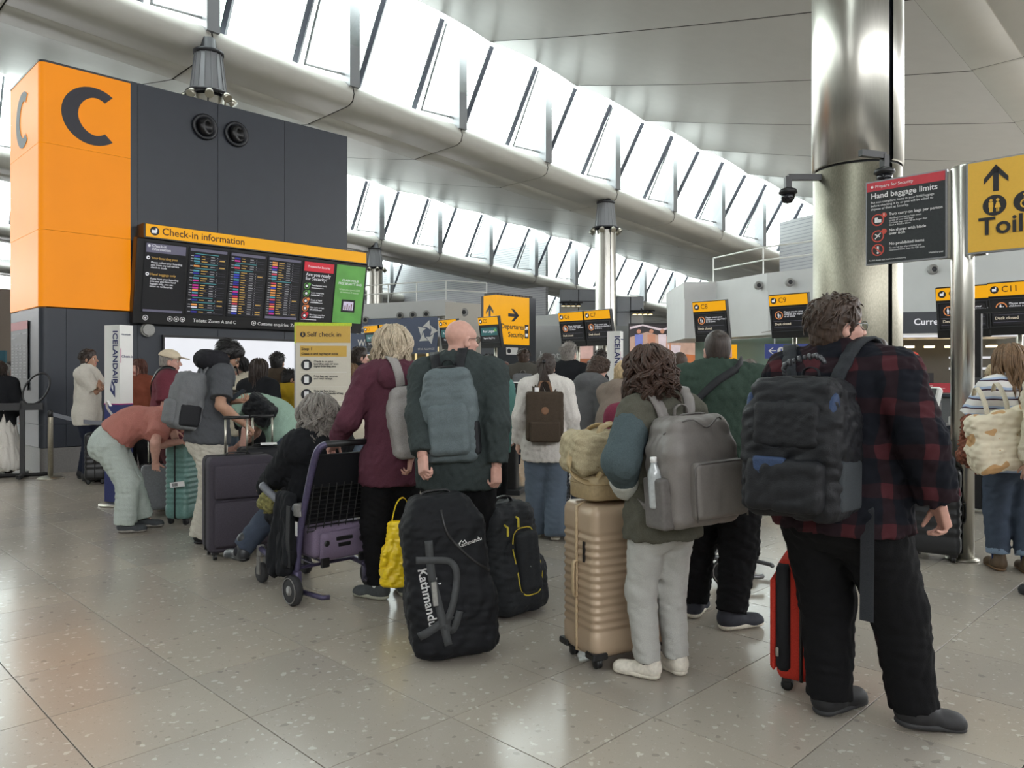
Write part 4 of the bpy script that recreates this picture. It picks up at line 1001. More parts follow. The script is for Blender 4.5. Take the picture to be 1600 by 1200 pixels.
# the big picture screen
led = thing('video_screen', 'large video screen showing people under a striped tent', 'screen', px(984, 572, 36), -6)
def E(k, c): return M('led_'+k, c, .4, emit=.85, var=.12, scale=3)
W2, H2 = 3.05, 1.95
MB().rect(-.05, W2+.05, -.05, H2+.05, -.0, .15).build('housing', black_pl, led); MB().rect(0, W2, -1.89, -.05, .02, .13).build('plinth', grey_pan, led)
mb = MB(); mb.rect(0, W2, 0, H2, -.02, 0)
mb.cur = 1; mb.prism([(0, 1.35), (.8, 1.6), (1.6, 1.35), (2.3, 1.62), (W2, 1.4), (W2, H2), (0, H2)], -.024, -.02)
mb.cur = 2; mb.prism([(0, 1.72), (.6, 1.88), (1.5, 1.62), (2.2, 1.9), (W2, 1.72), (W2, 1.82), (2.2, H2), (1.5, 1.74), (.6, H2), (0, 1.84)], -.027, -.024)
mb.cur = 4; mb.rect(0, W2, 0, .35, -.026, -.02); mb.prism([(2.1, .3), (2.6, .55), (W2, .5), (W2, .3)], -.028, -.02); mb.cur = 2; mb.prism([(1.8, .5), (2.3, .5), (2.35, .95), (1.75, 1.0)], -.026, -.02)
mb.cur = 3; mb.rect(1.82, 1.9, .2, 1.5, -.028, -.02)
for x, c, b in ((.42, 5, 5), (1.0, 3, 6), (1.5, 2, 5)):
    mb.cur = 3; mb.disc(x, 1.62, .1, -.03, -.02, 12); mb.rect(x-.2, x+.2, .95, 1.1, -.03, -.02); mb.cur = c; mb.prism([(x-.16, .7), (x+.16, .7), (x+.19, 1.48), (x-.19, 1.48)], -.032, -.02); mb.cur = b; mb.rect(x-.14, x+.14, .15, .75, -.031, -.02)
mb.cur = 1; mb.rect(.55, 1.25, .38, .85, -.034, -.02); mb.cur = 2; mb.rect(.75, 1.1, .5, .72, -.036, -.02)
mb.build('moving_picture', [E('tan', (196, 160, 140)), E('dark', (40, 32, 36)), E('pale', (222, 206, 210)), E('skin', (200, 140, 110)), E('sand', (190, 110, 60)), E('blue', (120, 130, 200)), E('orange', (170, 120, 60))], led)
rg2 = thing('retail_poster', 'pink lit retail poster behind the desk monitors', 'poster', px(903, 575, 40.8), 0); MB().rect(.05, .75, -1.84, 0, -.02, .1).build('plinth', charcoal, rg2); mb = MB(); mb.rect(0, .8, 0, 1.9, -.03, 0); mb.cur = 1; mb.rect(.1, .7, .0, .5, -.035, -.03); mb.build('lit_sheet', [E('pink', (206, 170, 160)), E('rust', (150, 90, 60))], rg2); txt(rg2, 'R', .5, 1.2, .5, white_em, -.04)
st2 = thing('shop_lettering', 'faint white lettering on the grey glazing', 'sign', px(843, 560, 40.97), 0); txt(st2, 'boots', 0, 0, .55, M('faint_ink', (180, 182, 182), .5), -.04)
bx = thing('screen_kiosk', 'black kiosk screen below the video screen', 'kiosk', (gx(1085, 20), 20, 0), 0); MB().box((0, 0, .85), (.13, .1, .85)).build('casing', black_pl, bx); MB().rect(-.05, .05, 1.25, 1.33, -.105, -.1).build('label_plate', white_em, bx)
# left edge behind the tower
wall('wall_left_far', P2(-260, 30), P2(60, 34), 0, 5.2, .4, M('brown_wall', (128, 116, 106), .7, var=.05)); lw = thing('display_board', 'teal shop panel in the far left background', 'shop', px(-20, 587, 29), 0); MB().rect(0, .75, -.9, .95, -.1, 0).build('teal_panel', M('teal_panel', (44, 92, 108), .5), lw)
from mathutils.bvhtree import BVHTree
# ================================================================== PEOPLE
def skin(key, rgb): return M('skin_'+key, rgb, .55, var=.06, scale=40, bump=.05, spec=.35)
SK = {'fair': skin('fair', (200, 162, 146)), 'pink': skin('pink', (196, 152, 138)), 'tan': skin('tan', (168, 130, 108)), 'olive': skin('olive', (156, 120, 98))}
LIP = M('lips', (166, 96, 90), .5); EYEW = M('eye_white', (214, 208, 200), .25); EYEB = M('eye_iris', (44, 36, 32), .2)
def hair_mat(key, rgb): return M('hair_'+key, rgb, .5, var=.4, scale=160, bump=.4, spec=.4, stretch=(1, 1, .15))
HR = {'dark': hair_mat('dark', (52, 42, 37)), 'black': hair_mat('black', (22, 20, 21)), 'brown': hair_mat('brown', (64, 49, 40)), 'chestnut': hair_mat('chestnut', (66, 47, 38)), 'grey': hair_mat('grey', (128, 122, 116)), 'blonde': hair_mat('blonde', (196, 174, 138)),
      'ash': hair_mat('ash', (186, 172, 150)), 'auburn': hair_mat('auburn', (86, 52, 42)), 'lightbrown': hair_mat('lightbrown', (120, 94, 70)), 'buzz': hair_mat('buzz', (84, 72, 64)), 'silver': hair_mat('silver', (150, 146, 142))}
def rx(a): return Matrix.Rotation(R(a), 3, 'X')
def rz(a): return Matrix.Rotation(R(a), 3, 'Z')
def ry(a): return Matrix.Rotation(R(a), 3, 'Y')
def ik(S, T, l1, l2, pole):
    d = T-S; L = min(d.length, (l1+l2)*.995)
    u = d.normalized(); T2 = S+u*L
    a = (l1*l1-l2*l2+L*L)/(2*L); h = math.sqrt(max(l1*l1-a*a, 0))
    p = pole-u*pole.dot(u)
    if p.length < 1e-5: p = u.orthogonal()
    return S+u*a+p.normalized()*h, T2
def T4(rot, loc, s=1.0): return Matrix.Translation(loc) @ (rot.to_4x4()) @ Matrix.Scale(s, 4)

def head_field(hh, male=True):
    f = Field()
    f.ell((0, -.014, .032), (.073, .091, .083), k=.02)
    f.ell((0, .022, -.03), (.060, .066, .075), k=.03)
    f.ell((0, .038, -.072), (.046 if male else .041, .045, .042), k=.03)
    f.ell((0, .066, -.098), (.02, .016, .016), k=.02)
    f.ell((0, .05, .03), (.055, .036, .03), k=.03)
    for s in (-1, 1):
        f.ell((s*.032, .082, .002), (.016, .014, .011), k=.012, sub=True)
        f.ell((s*.038, .06, -.03), (.022, .022, .02), k=.02)
        f.ell((s*.075, -.006, -.018), (.009, .021, .033), rot=np.array(rz(-s*22) @ rx(-12)), k=.008)
        f.ell((s*.083, .003, -.014), (.006, .010, .016), k=.005, sub=True)
    f.cone((0, .085, .012), (0, .108, -.03), .009, .0135, k=.012)
    for s in (-1, 1): f.ell((s*.012, .099, -.034), (.009, .010, .008), k=.006)
    f.ell((0, .087, -.058), (.022, .011, .0065), k=.006); f.ell((0, .085, -.071), (.019, .011, .007), k=.006)
    f.ell((0, .096, -.0645), (.024, .006, .0018), k=.003, sub=True)
    f.cone((0, -.03, -.06), (0, -.04, -.15), .052 if male else .044, .056 if male else .046, k=.03)
    return f
def hand_geo(W, d, pn, side, s=1.0, curl=.5, spread=1.0, h=.0042):
    """W wrist, d direction of the fingers, pn palm normal; side +1 = right hand. returns world verts, faces"""
    d = d.normalized(); pn = (pn-d*pn.dot(d)).normalized(); xr = d.cross(-pn).normalized()*1.0
    # local frame: x toward the thumb, y along fingers, z = back of the hand
    zb = -pn; xt = d.cross(zb)*(-side)
    B = Matrix((xt*(1), d, zb)).transposed()
    f = Field()
    f.cone((0, -.045, 0), (0, .0, 0), .026, .024, k=.02, flat=((0, 0, 1), .78))
    f.box((0, .045, -.002), (.027, .036, .006), .010, k=.02)
    f.ell((.018, .025, -.012), (.018, .028, .014), k=.015)
    for i, (x, L, r) in enumerate(((.029, .072, .0085), (.010, .08, .0088), (-.010, .074, .0084), (-.028, .058, .0074))):
        p = Vector((x, .082-.004*(i == 3), 0)); a = 0; c = curl*(1+.12*i); sp = R((1.5-i)*3.2*spread)
        for q, (fr, bend) in enumerate(((.45, .75), (.3, 1.05), (.25, .7))):
            a += bend*c
            v = Vector((math.sin(sp), math.cos(a), -math.sin(a)))
            n = p+v*L*fr; f.cone(p, n, r*(1-.1*q), r*(.92-.1*q), k=.0035); p = n
    p = Vector((.026, .018, -.008)); a = .5
    for q, L in enumerate((.042, .034, .026)):
        v = Vector((math.cos(a+.35*q)*.75*(1-.35*curl), .72+.1*q, -.3-.35*q*curl)).normalized(); n = p+v*L; f.cone(p, n, .0125-.0018*q, .0108-.0018*q, k=.006); p = n
    v, F = f.mesh(h)
    v = v*s
    w = v @ np.array(B).T+np.array(W)
    if B.determinant() < 0: F = F[:, ::-1]
    return w, F

def person(label, x, Y, yaw=0, H=1.72, g=1.0, female=False, lean=0, side=0, twist=0, hip=(0, 0, 0), feet=None, hands=(None, None), elbow=(None, None), curl=(.45, .45), palm=(None, None),
           head=(0, 0, 0), hpitch=0, top=None, bottom=None, shoes=None, hair=None, sk='fair', res=1.0, belly=0, glasses=None, group=None, face=False, hs=None, headoff=(0, 0, 0), sleeves=True, nobottom=False, curve=1.0):
    """x, Y on the floor; yaw 0 faces away from the camera, + turns to the left. hands: wrist points in the hall's axes"""
    g0 = g; root = thing('person', label, 'person', (x, Y, 0), yaw, group)
    Minv = root.matrix_basis.inverted()
    def L(p): return (Minv @ Vector(p))
    gl = g**.75
    Pz = .525*H; P = Vector(hip)+Vector((0, 0, Pz))
    Rp = rz(twist*.3) @ ry(side*.5) @ rx(-lean*.55); Rc = rz(twist) @ ry(side) @ rx(-lean*curve)
    up = Vector((0, 0, 1)); fw = Vector((0, 1, 0)); rt = Vector((1, 0, 0))
    W = P+Rp @ (up*.125*H); C = W+Rc @ (up*.115*H); Nk = C+Rc @ (up*.088*H)
    sw = (.098 if female else .108)*H*(1+(g-1)*.35); SH = {s: Nk+Rc @ Vector((s*sw, -.004*H, -.032*H)) for s in (-1, 1)}
    Rh = rz(head[0]) @ rx(-head[1]) @ ry(head[2])
    hsc = hs or (H/1.72)**.5*(.97 if female else 1.0)
    nu = ((Rc @ up)*.55+(Rh @ up)*.45).normalized(); Hc = Nk+nu*.084*H+Rh @ Vector((0, .012*H, 0))+Vector(headoff)
    HM = T4(Rh, Hc, hsc)
    lu, lf = .165*H, .142*H
    arm = {}
    for i, s in enumerate((-1, 1)):
        T = L(hands[i]) if hands[i] is not None else SH[s]+Vector((s*.055*H*g, .03*H, -.295*H))
        pole = Rc @ (Vector(elbow[i]) if elbow[i] is not None else Vector((s*.45, -1, -.35)))
        E, T = ik(SH[s], T, lu, lf, pole); arm[s] = (SH[s], E, T)
    leg = {}
    for i, s in enumerate((-1, 1)):
        hj = P+Rp @ Vector((s*.052*H*gl, 0, -.03*H))
        if feet: fx, fy, fyaw, lift = feet[i]; A = L((fx, fy, 0)); fyaw = fyaw-yaw
        else: A = Vector((s*.065*H*gl, -.01, 0)); fyaw = -s*8; lift = 0
        A = Vector((A.x, A.y, .05*H+lift))
        Rf = rz(fyaw)
        K, A2 = ik(hj, A, .2275*H, .222*H, Rf @ Vector((0, 1, 0))+Rp @ Vector((0, .5, 0))); leg[s] = (hj, K, A2, Rf, A)
    hB, hC = .013*res, .0095*res
    d2 = tuple(Rc @ fw); dp = tuple(Rp @ fw); fr = .70+belly*.2
    def torso(f, off, kk, cut=None, low=True, offp=None):
        offp = off if offp is None else offp
        G = H*g
        if low: f.ell(P+Rp @ Vector((0, -.010*H, -.01*H)), ((.098 if female else .093)*G+offp, .074*G+offp, .098*H+offp), np.array(Rp), k=kk, cut=cut)
        f.ell(W, ((.078 if female else .086)*G+off, .060*G+off, .11*H+off), np.array(Rc), k=kk, cut=cut)
        if belly: f.ell(W+Rc @ Vector((0, .03*H, -.03*H)), ((.10+belly*.02)*G+off, (.066+belly*.03)*G+off, .11*H+off), np.array(Rc), k=kk, cut=cut)
        f.ell(C+Rc @ Vector((0, 0, .0)), ((.086 if female else .095)*G+off, .064*G+off, .108*H+off), np.array(Rc), k=kk, cut=cut)
        if female: [f.ell(C+Rc @ Vector((s*.04*H, .045*H, -.005*H)), (.036*H+off, .034*H+off, .036*H+off), k=kk, cut=cut) for s in (-1, 1)]
        f.cone(SH[-1]+Rc @ Vector((.02*H, 0, -.012*H)), SH[1]+Rc @ Vector((-.02*H, 0, -.012*H)), .036*H*gl+off, k=kk, cut=cut)
        f.cone(Nk+Rc @ (up*.012*H), SH[-1], .034*H*gl+off*.5, .027*H*gl+off, k=kk, cut=cut); f.cone(Nk+Rc @ (up*.012*H), SH[1], .034*H*gl+off*.5, .027*H*gl+off, k=kk, cut=cut)
    # ---- body: one skin surface, hands and head grown from it
    f = Field(); torso(f, -.004, .04)
    for s in (-1, 1):
        S, E, T = arm[s]
        f.cone(S, E, .030*H*gl, .024*H*gl, k=.03); f.cone(E, E.lerp(T, .3), .024*H*gl, .0255*H*gl, k=.02); f.cone(E.lerp(T, .3), T, .0255*H*gl, .0155*H*gl, k=.02)
        if not nobottom:
            hj, K, A2, Rf, A = leg[s]
            f.cone(hj, K, .05*H*gl, .033*H*gl, k=.03); f.cone(K, K.lerp(A2, .35)-Rf @ Vector((0, .006*H, 0)), .031*H*gl, .032*H*gl, k=.02); f.cone(K.lerp(A2, .35)-Rf @ Vector((0, .006*H, 0)), A2, .032*H*gl, .021*H, k=.02)
            f.cone(A2, A2+Rf @ Vector((0, .06*H, -.032*H)), .018*H, .011*H, k=.02)
    f.cone(Nk-nu*.02*H, Hc-Rh @ Vector((0, .03, .04)), .034*H*(gl if gl > 1 else 1)*(0.86 if female else 1), .031*H*(.86 if female else 1), k=.03)
    v, F = f.mesh(hB)
    Vs, Fs, Ms, off = [v], [F], [np.zeros(len(F), int)], len(v)
    hv, hF = head_field(1, not female).mesh(.0062*max(1, res*.9))
    cen = hv[hF].mean(1); lip = (np.abs(cen[:, 0]) < .024) & (cen[:, 1] > .082) & (np.abs(cen[:, 2]+.0645) < .0125)
    Vs.append(xf(hv, HM)); Fs.append(hF+off); Ms.append(lip.astype(int)); off += len(hv)
    for i, s in enumerate((-1, 1)):
        S, E, T = arm[s]; d = (T-E).normalized()
        pn = Rc @ (Vector(palm[i]) if palm[i] is not None else Vector((-s, .25, 0)))
        hv, hF = hand_geo(T+d*.012, d, pn, s, H/1.75*(.92 if female else 1.02), curl[i], h=.0045*max(1, res))
        Vs.append(hv); Fs.append(hF+off); Ms.append(np.zeros(len(hF), int)); off += len(hv)
    mesh_obj('body', np.concatenate(Vs), np.concatenate(Fs), [SK[sk], LIP], root, True, np.concatenate(Ms))
    if face:
        for s in (-1, 1):
            mb = MB(); c = Vector((s*.032, .074, .002))
            mb.lathe([(.002, -.0115), (.008, -.008), (.0115, 0), (.0095, .0065)], 10, c, rx(-90)); mb.cur = 1; mb.lathe([(.0095, .0065), (.006, .0100), (.001, .0112)], 10, c, rx(-90))
            mb.v = [tuple(HM @ Vector(q)) for q in mb.v]; mb.build('eye', [EYEW, EYEB], root, True)
    # ---- clothes
    t = dict(mat=None, sleeve=1.0, loose=.016, hem=.10, collar=None, amp=.004, waist=0, cuff=0); t.update(top or {})
    f = Field(); lo = t['loose']; hd = P+Rp @ Vector((0, 0, -t['hem']*H)); dn = Rp @ Vector((0, 0, -1))
    cut = [(hd, dn)]
    lop = max(lo, (bottom or {}).get('loose', .012)+.013) if not nobottom else lo; torso(f, lo, .05, cut, offp=lop)
    f.cone(W, P+Rp @ Vector((0, -.004*H, -t['hem']*H-.06)), .088*H*g+lop, .094*H*g+lop+t['waist'], k=.05, flat=(dp, .76), cut=cut)
    if not nobottom:
        bl = dict(loose=.012); bl.update(bottom or {})
        for s in (-1, 1): hj, K = leg[s][:2]; f.cone(hj+Rp @ Vector((0, 0, .02*H)), hj.lerp(K, .75), .057*H*gl+bl['loose']+.012, .05*H*gl+bl['loose']+.012, k=.04, cut=cut)
    for s in (-1, 1):
        S, E, T = arm[s]
        if t['sleeve'] > .6:
            cp = E.lerp(T, (t['sleeve']-.6)/.4*1.0); dd = (T-E).normalized()
            f.cone(S, E, .034*H*gl+lo*1.0, .028*H*gl+lo*.9, k=.04); f.cone(E, T+dd*.03, .028*H*gl+lo*.9, .018*H*gl+lo*.7+t['cuff'], k=.025, cut=[(cp, dd)])
        elif t['sleeve'] > 0:
            dd = (E-S).normalized(); cp = S.lerp(E, t['sleeve']/.6)
            f.cone(S, E, .034*H*gl+lo, .031*H*gl+lo*1.3, k=.04, cut=[(cp, dd)])
    f.cone(Nk+nu*.015*H, Nk+nu*.09*H, .033*H*(gl if gl > 1 else 1)*(.86 if female else 1), .05*H, k=.012, sub=True)
    if t['collar'] == 'hood':
        for a in range(-3, 4):
            an = R(a*34+180); q = Nk+Rc @ Vector((math.sin(an)*.058*H, math.cos(an)*.05*H-.004*H, .012*H-.012*abs(a)*0)); f.ell(q, (.028*H, .028*H, .024*H), k=.03)
        f.ell(Nk+Rc @ Vector((0, -.075*H, -.025*H)), (.07*H, .034*H, .05*H), np.array(Rc), k=.03)
    elif t['collar']:
        for a in range(12):
            an = R(a*30); an2 = R(a*30+30); rr = .040*H*(gl if gl > 1 else 1)*(.88 if female else 1)
            q = [Nk+Rc @ Vector((math.sin(w_)*rr, math.cos(w_)*rr*.95+.004*H, .02*H+(.012*H if math.cos(w_) < .3 else -.012*H))) for w_ in (an, an2)]
            f.cone(q[0], q[1], .0075 if t['collar'] == 'crew' else .014, k=.012)
    sdf_obj(t.get('name', 'shirt'), f, hC, t['mat'], root, amp=t['amp'], seed=int(abs(x*100+Y*37)), aniso=(1, 1, .7))
    if not nobottom:
        b = dict(mat=None, loose=.012, hemz=.06, amp=.004, flare=0, crop=0); b.update(bottom or {}); lo = b['loose']
        f = Field(); wz = P+Rp @ Vector((0, 0, .075*H)); cut = [(wz, Rp @ up)]
        f.ell(P+Rp @ Vector((0, -.010*H, -.01*H)), ((.096 if female else .090)*H*g+lo, .074*H*g+lo, .10*H+lo), np.array(Rp), k=.04, cut=cut)
        f.cone(P, wz+Rp @ (up*.03), .088*H*g+lo, .082*H*g+lo, k=.03, flat=(dp, .76), cut=cut)
        for s in (-1, 1):
            hj, K, A2, Rf, A = leg[s]; sh = (A2-K).normalized(); he = A2-sh*(b['hemz']-.045)*H+sh*.012
            f.cone(hj+Rp @ Vector((0, 0, .01*H)), K, .056*H*gl+lo, .039*H*gl+lo, k=.04, cut=cut); f.cone(K, A2+sh*.02, .039*H*gl+lo, .029*H*gl**.7+lo+b['flare'], k=.03, cut=[(he, sh)])
        sdf_obj('trousers', f, hC, b['mat'], root, amp=b['amp'], seed=int(abs(x*70+Y*31)), aniso=(.6, .6, 1.3))
        for i, s in enumerate((-1, 1)):
            hj, K, A2, Rf, A = leg[s]; so = shoes or {}
            z = A.z-.05*H if not feet else feet[i][3]; c = Vector((A2.x, A2.y, 0)); ps = H/1.72*(1.0 if female else 1.1); pit = so.get('pitch', (0, 0))[i]
            SM = Matrix.Translation(c+Vector((0, 0, z))) @ (Rf @ rx(pit)).to_4x4() @ Matrix.Scale(ps, 4)
            f = Field(); gd = [((0, 0, .022), (0, 0, -1))]
            f.cone((0, -.03, .062), (0, .02, .06), .042, .043, k=.03, cut=gd); f.cone((0, -.02, .05), (0, .15, .034), .044, .034, k=.03, flat=((1, 0, 0), .98), cut=gd); f.ell((0, .13, .032), (.044, .062, .034), k=.03, cut=gd)
            f.cone((0, -.025, .06), (0, -.02, .11+so.get('high', 0)), .044, .045, k=.02, cut=gd)
            sh_ = sdf_obj('shoe', f, .0085*max(1, res*.9), so.get('mat', black_pl), root, SM)
            f = Field(); th = so.get('sole_th', .012)
            f.cone((0, -.025, th+.002), (0, .04, th+.002), .046, .040, k=.02, flat=((0, 0, 1), (th+.003)/.044)); f.cone((0, .04, th+.002), (0, .15, th+.004), .041, .045, k=.02, flat=((0, 0, 1), (th+.003)/.044))
            sdf_obj('sole', f, .007*max(1, res*.9), so.get('sole', black_pl), sh_, SM)
            if so.get('sock') or res < 1.25: sdf_obj('sock', Field().cone(A2-(A2-K).normalized()*.05*H, A2-(A2-K).normalized()*-.02, .0265*H, k=.01), .008, so.get('sock') or cloth('dark_sock', (40, 40, 44)), root)
    if hair: make_hair(root, HM, hair, RNG, res)
    if glasses:
        mb = MB()
        for s in (-1, 1):
            mb.tube([(s*.033+.024*math.cos(a), .098-.25*abs(.0)-.004*abs(math.cos(a)), .0+.019*math.sin(a)) for a in [2*math.pi*q/16 for q in range(16)]], .0018, 5, closed=True)
            mb.tube([(s*.056, .094, .006), (s*.074, .06, .007), (s*.082, .0, .006), (s*.08, -.012, -.012)], .0018, 5)
        mb.tube([(-.01, .1, .004), (.01, .1, .004)], .0018, 5); mb.v = [tuple(HM @ Vector(q)) for q in mb.v]
        go = mb.build('glasses', glasses, root, True)
        mb = MB()
        for s in (-1, 1): mb.prism([(s*.033+.023*math.cos(a), .018*math.sin(a)) for a in [2*math.pi*q/14 for q in range(14)]], .0975, .0982)
        mb.v = [tuple(HM @ Vector(q)) for q in mb.v]; mb.build('lens', glass('lens_glass', refl=.2, tint=.9), go)
    RM = root.matrix_basis
    return dict(root=root, head=RM @ HM, chest=RM @ T4(Rc, Nk), hipm=RM @ T4(Rp, P), arm={s: [RM @ q for q in arm[s]] for s in arm}, H=H, g=g, Rc=Rc, leg=leg, HM=HM, Nk=Nk, CM=T4(Rc, Nk))

def make_hair(root, HM, hr, rg, res):
    st, m = hr['style'], HR[hr['color']]
    v0 = hr.get('vol', 0); f = Field(); ears = [((s*.08, -.004, -.018), (.018, .022, .03)) for s in (-1, 1)]
    def cap(off, hairline=.0, nape=-.085):
        n1 = np.array((0, .75, -.66)); c1 = [((0, .03+hairline, 0), n1), ((0, 0, nape), (0, 0, -1))]
        f.ell((0, -.016, .034), (.074+off, .092+off, .084+off), k=.02, cut=c1)
        f.ell((0, -.04, -.03), (.062+off*.9, .06+off*.9, .075+off), k=.03, cut=c1)
    if st == 'buzz': cap(.004, .005, -.06)
    elif st == 'short':
        cap(.012+v0, .012, -.08); f.ell((0, .045, .098), (.055, .035, .022), k=.03)
        if hr.get('fringe'): f.ell((0, .07, .075), (.06, .03, .03), k=.03)
    elif st in ('bob', 'wavy', 'long', 'pony', 'curly', 'bun'):
        cap(.014+v0, .01, -.11)
    if st != 'curly':
        for c, r in ears:
            if st in ('short', 'buzz', 'pony', 'bun'): f.ell(c, r, k=.01, sub=True)
    if st == 'bun':
        f.ell((0, -.1, .05), (.045, .04, .045), k=.02)
    if st == 'mess':
        cap(.02, .0, -.1); [f.ell(tuple(np.array((0, -.02, .06))+rg.normal(size=3)*(.05, .05, .035)), (.035, .035, .03), k=.02) for _ in range(10)]
    amp = {'buzz': .001, 'short': .005, 'mess': .012}.get(st, .006)
    o = sdf_obj('hair', f, .0062*max(1, res*.9), m, root, HM, amp=amp, wl=(.012, .035), aniso=(1, 1, .45), seed=len(root.name))
    ln = hr.get('len', .1); n = int(hr.get('n', 260)/max(1, res)); L = []; mth = 16
    if st in ('short', 'mess'):
        n = int(180/max(1, res)); mth = 6
        for _ in range(n):
            th, ph = math.acos(rg.uniform(-.15, 1)), rg.uniform(0, 2*math.pi)
            d = np.array((math.sin(th)*math.cos(ph), math.sin(th)*math.sin(ph), math.cos(th)))
            if d[1]*.75-d[2]*.66+(.02) > .25: continue
            if d[2] < .05 and abs(d[0]) > .75 and d[1] > -.4: continue
            c = np.array((0, -.016, .034)); r = np.array((.074, .092, .084))+.012+v0
            tn = np.array((d[0]*.3, -.55 if d[2] < .75 else .5*rg.normal(), -.8 if d[2] < .8 else .1)); tn = tn+rg.normal(size=3)*.35; tn -= d*tn.dot(d)*.9
            k = np.linspace(0, 1, mth)[:, None]; L.append(c+d*r+tn*k*hr.get('strand', .035)+d*(.004+.012*np.sin(k*2.4)*hr.get('lift', 1)))
        rad = .004*(1-.8*np.linspace(0, 1, mth)**2)
    elif st in ('bob', 'wavy', 'long', 'curly'):
        for _ in range(n):
            ph = R(rg.uniform(-152, 152)-90+0)       # azimuth; 0 = right, -90 = back
            a = rg.uniform(.1, 1.0); c = np.array((0, -.016, .034)); r = np.array((.074, .092, .084))+.012+v0+rg.uniform(0, .012)
            k = np.linspace(0, 1, mth); P_ = []
            lk = rg.integers(0, 46); lr = np.random.default_rng(int(lk)); ph = R(lr.uniform(-152, 152)-90)+rg.normal()*.05; a = min(1.0, max(.05, lr.uniform(.05, 1.0)+rg.normal()*.07)); tot = ln*lr.uniform(.7, 1.12)*rg.uniform(.92, 1.06); r = r+lr.uniform(0, .014)
            e1 = 1.75
            for q in k:
                s_ = q*(.16+tot) ; th = .1+a*.7+s_/.095
                if th < e1: d = np.array((math.sin(th)*math.cos(ph), math.sin(th)*math.sin(ph), math.cos(th))); P_.append(c+d*r)
                else:
                    d = np.array((math.sin(e1)*math.cos(ph), math.sin(e1)*math.sin(ph), math.cos(e1))); dz = (th-e1)*.095
                    b = c+d*r; b = b*np.array((1-.6*min(dz, .25)*(st == 'long')+.25*min(dz, .1)*(st == 'curly'), 1, 1)); P_.append(b+np.array((0, -.12*dz if st == 'long' else 0, -dz)))
            P_ = np.array(P_); wv = hr.get('wave', .006)*lr.uniform(.7, 1.3); w1, w2 = lr.uniform(0, 6, 2)+rg.normal(size=2)*.2; fr_ = hr.get('freq', 9)
            P_ += np.stack([np.sin(k*fr_+w1)*wv, np.cos(k*fr_+w2)*wv, np.sin(k*fr_*1.3+w2)*wv*.4], 1)*(np.minimum(k*2.2, 1)[:, None]); L.append(P_)
        rad = .0058*(1-.75*np.linspace(0, 1, mth)**3)
    elif st == 'pony':
        for _ in range(n//2):
            a = rg.uniform(-1, 1); k = np.linspace(0, 1, mth)[:, None]; b = np.array((a*.012, -.112, .035+rg.normal()*.008))
            p = b+k*np.array((hr.get('sway', .02)+a*.06, -.045, -ln*rg.uniform(.75, 1.05)))+np.array((0, -.05, .0))*np.sin(k*2.6)+np.concatenate([np.sin(k*7+a*3)*.01, np.cos(k*6+a)*.01, 0*k], 1); L.append(p)
        rad = .0065*(1-.8*np.linspace(0, 1, mth)**3)
        sdf = Field().ell((0, -.115, .035), (.022, .02, .02)); sdf_obj('hair_tie', sdf, .006, black_pl, root, HM)
    if L:
        v, F = strands(L, rad, 4); s_ = mesh_obj('hair_strands', xf(v, HM), F, m, o, True); s_['kind'] = 'stuff'
    if hr.get('clip'):
        mb = MB(); mb.tube([(0, -.125, .07), (0, -.135, .03), (0, -.13, -.01)], [.006, .016, .006], 8); mb.v = [tuple(HM @ Vector(q)) for q in mb.v]; mb.build('hair_clip', M('clip_slate', (70, 74, 92), .4), root, True)

# ================================================================== BAGS
def frame_from(M4, off, rot=None):
    return M4 @ Matrix.Translation(off) @ ((rot or Matrix.Identity(3)).to_4x4())
def body_hug(A, M4, pts, lift=.009, back=-.02):
    """bring strap points (in the frame M4) onto the wearer's shirt"""
    sh = [c for c in A['root'].children if c.name.startswith('shirt')][0]
    bv = BVHTree.FromPolygons([v.co for v in sh.data.vertices], [p.vertices[:] for p in sh.data.polygons])
    Ri = A['root'].matrix_basis.inverted(); Mi = M4.inverted(); CM = A['CM']; Ci = CM.inverted(); out = []
    for p in pts:
        q = Ri @ (M4 @ Vector(p)); c = Ci @ q; ctr = CM @ Vector((c.x*.7, .0, min(c.z, -.02)-.07)); d = (q-ctr).normalized()
        h = bv.ray_cast(ctr+d*.6, -d, .6)
        if h[0] is not None:
            z = h[0]+d*lift
            if (z-ctr).length > (q-ctr).length or c.y > -.13*A['g']: q = z
        out.append(Mi @ (A['root'].matrix_basis @ q))
    return out
